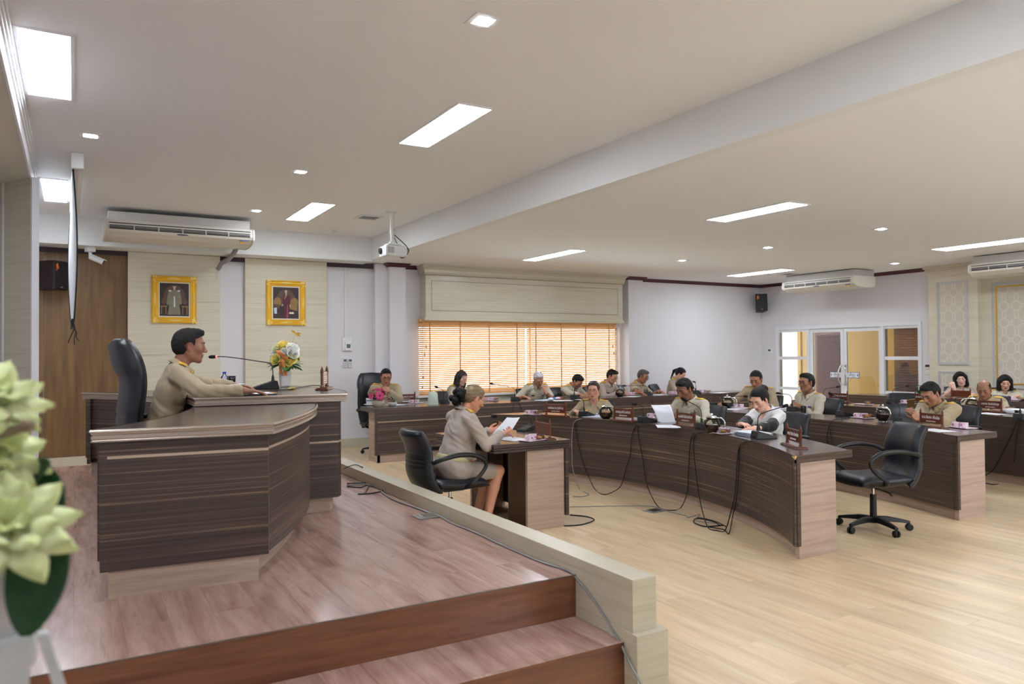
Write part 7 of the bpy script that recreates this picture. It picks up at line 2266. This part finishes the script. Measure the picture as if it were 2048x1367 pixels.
cable([tuple(on_y(1302, 796, YS0-0.008)), tuple(on_y(1306, 806, YS0-0.008)), tuple(on_y(1311, 818, YS0-0.008))], 0.005, 'cable_black', 'short black cable below the grey-haired man’s microphone')
def S0(x, y, z=ZS+0.006): return tuple(on_z(x, y, z))
cable([S0(694, 970), S0(730, 968), S0(760, 977), S0(765, 985), S0(790, 1000), S0(830, 1014), S0(862, 1026), S0(880, 1032), S0(905, 1046), S0(950, 1064), S0(1010, 1092), S0(1080, 1122), S0(1120, 1135), S0(1142, 1143), tuple(on_x(1152, 1155, 2.238)), tuple(on_x(1180, 1190, 2.236)), tuple(on_x(1210, 1235, 2.234)), tuple(on_x(1240, 1285, 2.226)), tuple(on_x(1262, 1330, 2.222)), tuple(on_x(1285, 1372, 2.22))], 0.006, 'cable_grey', 'long grey cable running along the parapet and down the steps')
cable([S0(694, 972), S0(722, 974), S0(738, 968), S0(730, 985), S0(716, 987), S0(740, 986), S0(762, 982), S0(766, 976), S0(740, 966), S0(694, 966)], 0.005, 'cable_black', 'tangled black cable on the stage floor behind the presiding desk')
cable([tuple(on_x(686, 938, 2.25)), tuple(on_z(698, 932, 0.52)), tuple(on_z(712, 929, 0.52)), tuple(on_z(726, 934, 0.52))], 0.004, 'cable_black', 'short black cable over the far end of the parapet')
cable([tuple(on_z(552, 780, 1.293)), tuple(on_z(580, 778, 1.293)), tuple(on_z(600, 774, 1.293)), tuple(on_z(625, 770.5, 1.293)), tuple(on_z(640, 771, 1.293))], 0.004, 'cable_black', 'black microphone cable lying across the presiding desk')
a, b = on_z(577, 777.5, 1.293), on_z(589, 776.5, 1.293)
tag(MB().tube([a, b], 0.008, 8).build('cable_tag', 'yellow_pencil', smooth=True), 'yellow tag round the cable on the presiding desk', 'tag')
P = on_z(858, 1032, ZS)
o = thing('floor_socket', 'steel floor socket plate on the stage beside the parapet', 'floor socket', tuple(P), R_(2))
MB().box(-0.10, -0.075, 0, 0.10, 0.075, 0.008).build('plate', 'plate_grey', o, bevel=0.003)
MB().box(-0.06, -0.045, 0.008, 0.06, 0.045, 0.011).build('lid', 'steel', o, bevel=0.002)
P = on_z(1309, 1021, 0)
o = thing('floor_socket', 'steel floor socket plate on the oak floor before the front curved table', 'floor socket', tuple(P), R_(8))
MB().box(-0.10, -0.075, 0, 0.10, 0.075, 0.006).build('plate', 'plate_grey', o, bevel=0.003)
MB().box(-0.06, -0.045, 0.006, 0.06, 0.045, 0.009).build('lid', 'steel', o, bevel=0.002)

# ---------------------------------------------------------------- lotus arrangement close to the camera
m_, nt, b = new_mat('lotus_petal')
tc = nt.nodes.new('ShaderNodeVertexColor'); tc.layer_name = 'Col'
nt.links.new(tc.outputs['Color'], b.inputs['Base Color'])
b.inputs['Roughness'].default_value = 0.55
b.inputs['Subsurface Weight'].default_value = 0.25
b.inputs['Subsurface Radius'].default_value = (0.02, 0.02, 0.01)
plain('lotus_leaf', (34, 84, 40), 0.45, var=0.45, vscale=18, bump=0.3, bscale=60)
plain('stalk_tan', (150, 132, 104), 0.5, var=0.3, vscale=30)
plain('stand_white', (226, 232, 234), 0.5)
plain('pistil', (214, 190, 60), 0.6)
def cam_pt(x, y, d): return Vector((0, 0, CAM_H))+ray(x, y)*d
base = cam_pt(10, 1205, 0.98)
o = thing('lotus_arrangement', 'blurred vase of pale yellow lotus flowers with dark leaves at the left picture edge', 'flowers', tuple(base))
def lotus(c, n, r, spread):
    n = Vector(n).normalized(); x = n.orthogonal().normalized(); y_ = n.cross(x)
    V, Fc, Cc = [], [], []
    rr = random.Random(int(r*1e4))
    for ring, (K, tilt, L) in enumerate(((6, 0.35, 0.80), (8, 0.72, 1.02), (9, 1.10, 1.22), (8, 1.42, 1.18))):
        for k in range(K):
            a = 2*PI*(k+0.5*(ring % 2))/K+rr.uniform(-.1, .1)
            t = tilt*spread+rr.uniform(-.08, .08)
            d = x*math.cos(a)+y_*math.sin(a); s_ = n.cross(d)
            b0 = len(V); nu, nv = 6, 8
            for j in range(nv+1):
                v = j/nv
                w = r*0.50*(v+0.06)**0.55*(1-v**2.6)+0.0004
                bend = t*(0.55+0.45*v)
                ax = (n*math.cos(bend)+d*math.sin(bend))
                p = Vector(c)+ax*r*L*v
                nn = (d*math.cos(bend)-n*math.sin(bend))
                for i in range(nu+1):
                    u = i/nu*2-1
                    V.append(tuple(p+s_*w*u-nn*(r*0.14*u*u*(1-v*0.3))*-1))
                    tip = max(0, v-0.55)/0.45
                    base_ = max(0, 0.25-v)/0.25
                    col = np.array(lin((238, 242, 196)))*(1-tip*0.6)+np.array(lin((206, 226, 120)))*tip*0.6
                    col = col*(1-base_)+np.array(lin((240, 224, 120)))*base_
                    Cc.append(col)
            for j in range(nv):
                for i in range(nu):
                    a_ = b0+j*(nu+1)+i
                    Fc.append((a_, a_+1, a_+nu+2, a_+nu+1))
    f = np_mesh('lotus_flower', np.array(V, np.float32)-np.array(base, np.float32), np.array(Fc, np.int32), 'lotus_petal', o, np.array(Cc))
    pm_ = MB().ell(Vector(c)-base+n*r*0.12, (r*0.2, r*0.2, r*0.16), 12, 8)
    pm_.build('seed_head', 'pistil', f, smooth=True)
lotus(cam_pt(-42, 815, 1.02), _u*0.85+_r*0.55-_f*0.15, 0.072, 1.0)
lotus(cam_pt(-30, 915, 1.06), _u*0.65+_r*0.75-_f*0.15, 0.070, 1.05)
lotus(cam_pt(6, 1075, 0.95), _u*0.8+_r*0.45-_f*0.5, 0.074, 1.05)
def big_leaf(pts_px, d0, d1, label):
    pass
def lotus_leaf(stem, tip, w, nrm, name='lotus_leaf'):
    stem, tip = Vector(stem), Vector(tip)
    d = (tip-stem); L = d.length; d.normalize()
    n = Vector(nrm); n = (n-d*n.dot(d)).normalized(); s_ = d.cross(n)
    def fn(u, v):
        q = 2*u-1
        ww = w*math.sin(PI*min(1, 0.06+v*0.93))**0.6
        return stem-base+d*L*v+s_*ww*q+n*(0.18*w*q*q+0.05*w*math.sin(9*v+2*q))
    MB().sheet(fn, 12, 18, 0.0012).build(name, 'lotus_leaf', o, smooth=True)
lotus_leaf(cam_pt(96, 1035, 0.98), cam_pt(52, 1272, 0.93), 0.034, -_f*0.9+_r*0.5)
lotus_leaf(cam_pt(20, 985, 1.08), cam_pt(102, 925, 1.08), 0.028, -_f*0.6+_u*0.6)
lotus_leaf(cam_pt(85, 935, 1.10), cam_pt(100, 1060, 1.08), 0.026, -_f*0.9+_r*0.3)
MB().tube([cam_pt(-40, 878, 1.0)-base, cam_pt(20, 862, 1.0)-base, cam_pt(50, 853, 1.0)-base], [0.0075, 0.007, 0.006], 10).ell(cam_pt(54, 851, 1.0)-base, (0.010, 0.010, 0.009), 12, 8).build('stalk', 'stalk_tan', o, smooth=True)
m = MB().lathe([(0.001, 0.0), (0.035, 0.0), (0.045, 0.03), (0.05, 0.08), (0.036, 0.12), (0.030, 0.13), (0.001, 0.125)], (cam_pt(-8, 1262, 0.98)-base), 24)
m.build('vase', 'vase_white', o, smooth='auto')
for a, b_ in (((-25, 900, 1.04), (-10, 1150, 0.99)), ((5, 1090, 0.97), (-5, 1170, 0.98)), ((40, 1000, 1.05), (-5, 1160, 0.99))):
    MB().tube([cam_pt(*a)-base, cam_pt(*b_)-base], 0.004, 6).build('stem', 'stem_green', o, smooth=True)
zt_ = cam_pt(-8, 1262, 0.98).z
c = cam_pt(-8, 1262, 0.98)
o2 = thing('flower_stand', 'white flower stand at the bottom left picture corner', 'stand', (c.x, c.y, 0.0), YAW-PI/2+R_(34))
MB().box(-0.16, -0.055, zt_-0.035, 0.043, 0.075, zt_).build('stand_top', 'stand_white', o2, bevel=0.004)
MB().box(-0.15, -0.045, 0, 0.036, 0.065, zt_-0.035).build('stand_body', 'stand_white', o2, bevel=0.003)
pl = [(0.045, -0.0, zt_-0.02), (0.16, -0.0, 0.0)]
MB()._add([(0.044, -0.050, zt_), (0.056, -0.050, zt_), (0.38, -0.050, 0.0), (0.345, -0.050, 0.0), (0.044, -0.030, zt_), (0.056, -0.030, zt_), (0.38, -0.030, 0.0), (0.345, -0.030, 0.0)], [(0, 1, 2, 3), (7, 6, 5, 4), (0, 4, 5, 1), (1, 5, 6, 2), (2, 6, 7, 3), (3, 7, 4, 0)]).build('stand_strut', 'stand_white', o2)
# ---------------------------------------------------------------- world, view
make_camera()
w = bpy.data.worlds.new('world'); SC.world = w
w.use_nodes = True
bg = w.node_tree.nodes['Background']
bg.inputs['Color'].default_value = (0.92, 0.96, 1.0, 1)
bg.inputs['Strength'].default_value = 7.0
SC.view_settings.view_transform = 'Standard'
SC.view_settings.look = 'None'
SC.view_settings.exposure = -0.06
SC.view_settings.gamma = 1.0
SC.view_settings.use_curve_mapping = False

def portal(x0, x1, y, z0, z1, flip):
    l = bpy.data.lights.new('daylight_portal', 'AREA'); l.shape = 'RECTANGLE'
    l.size, l.size_y = x1-x0, z1-z0
    l.cycles.is_portal = True
    o = bpy.data.objects.new('daylight_portal', l); COL.objects.link(o)
    o.location = ((x0+x1)/2, y, (z0+z1)/2)
    o.rotation_euler = (R_(-90) if not flip else R_(90), 0, 0)
portal(5.30, 9.80, 12.55, 0.88, 2.08, False)
portal(3.4, 7.4, YF-0.14, 0.88, 2.3, True)
portal(8.4, 12.4, YF-0.14, 0.88, 2.3, True)
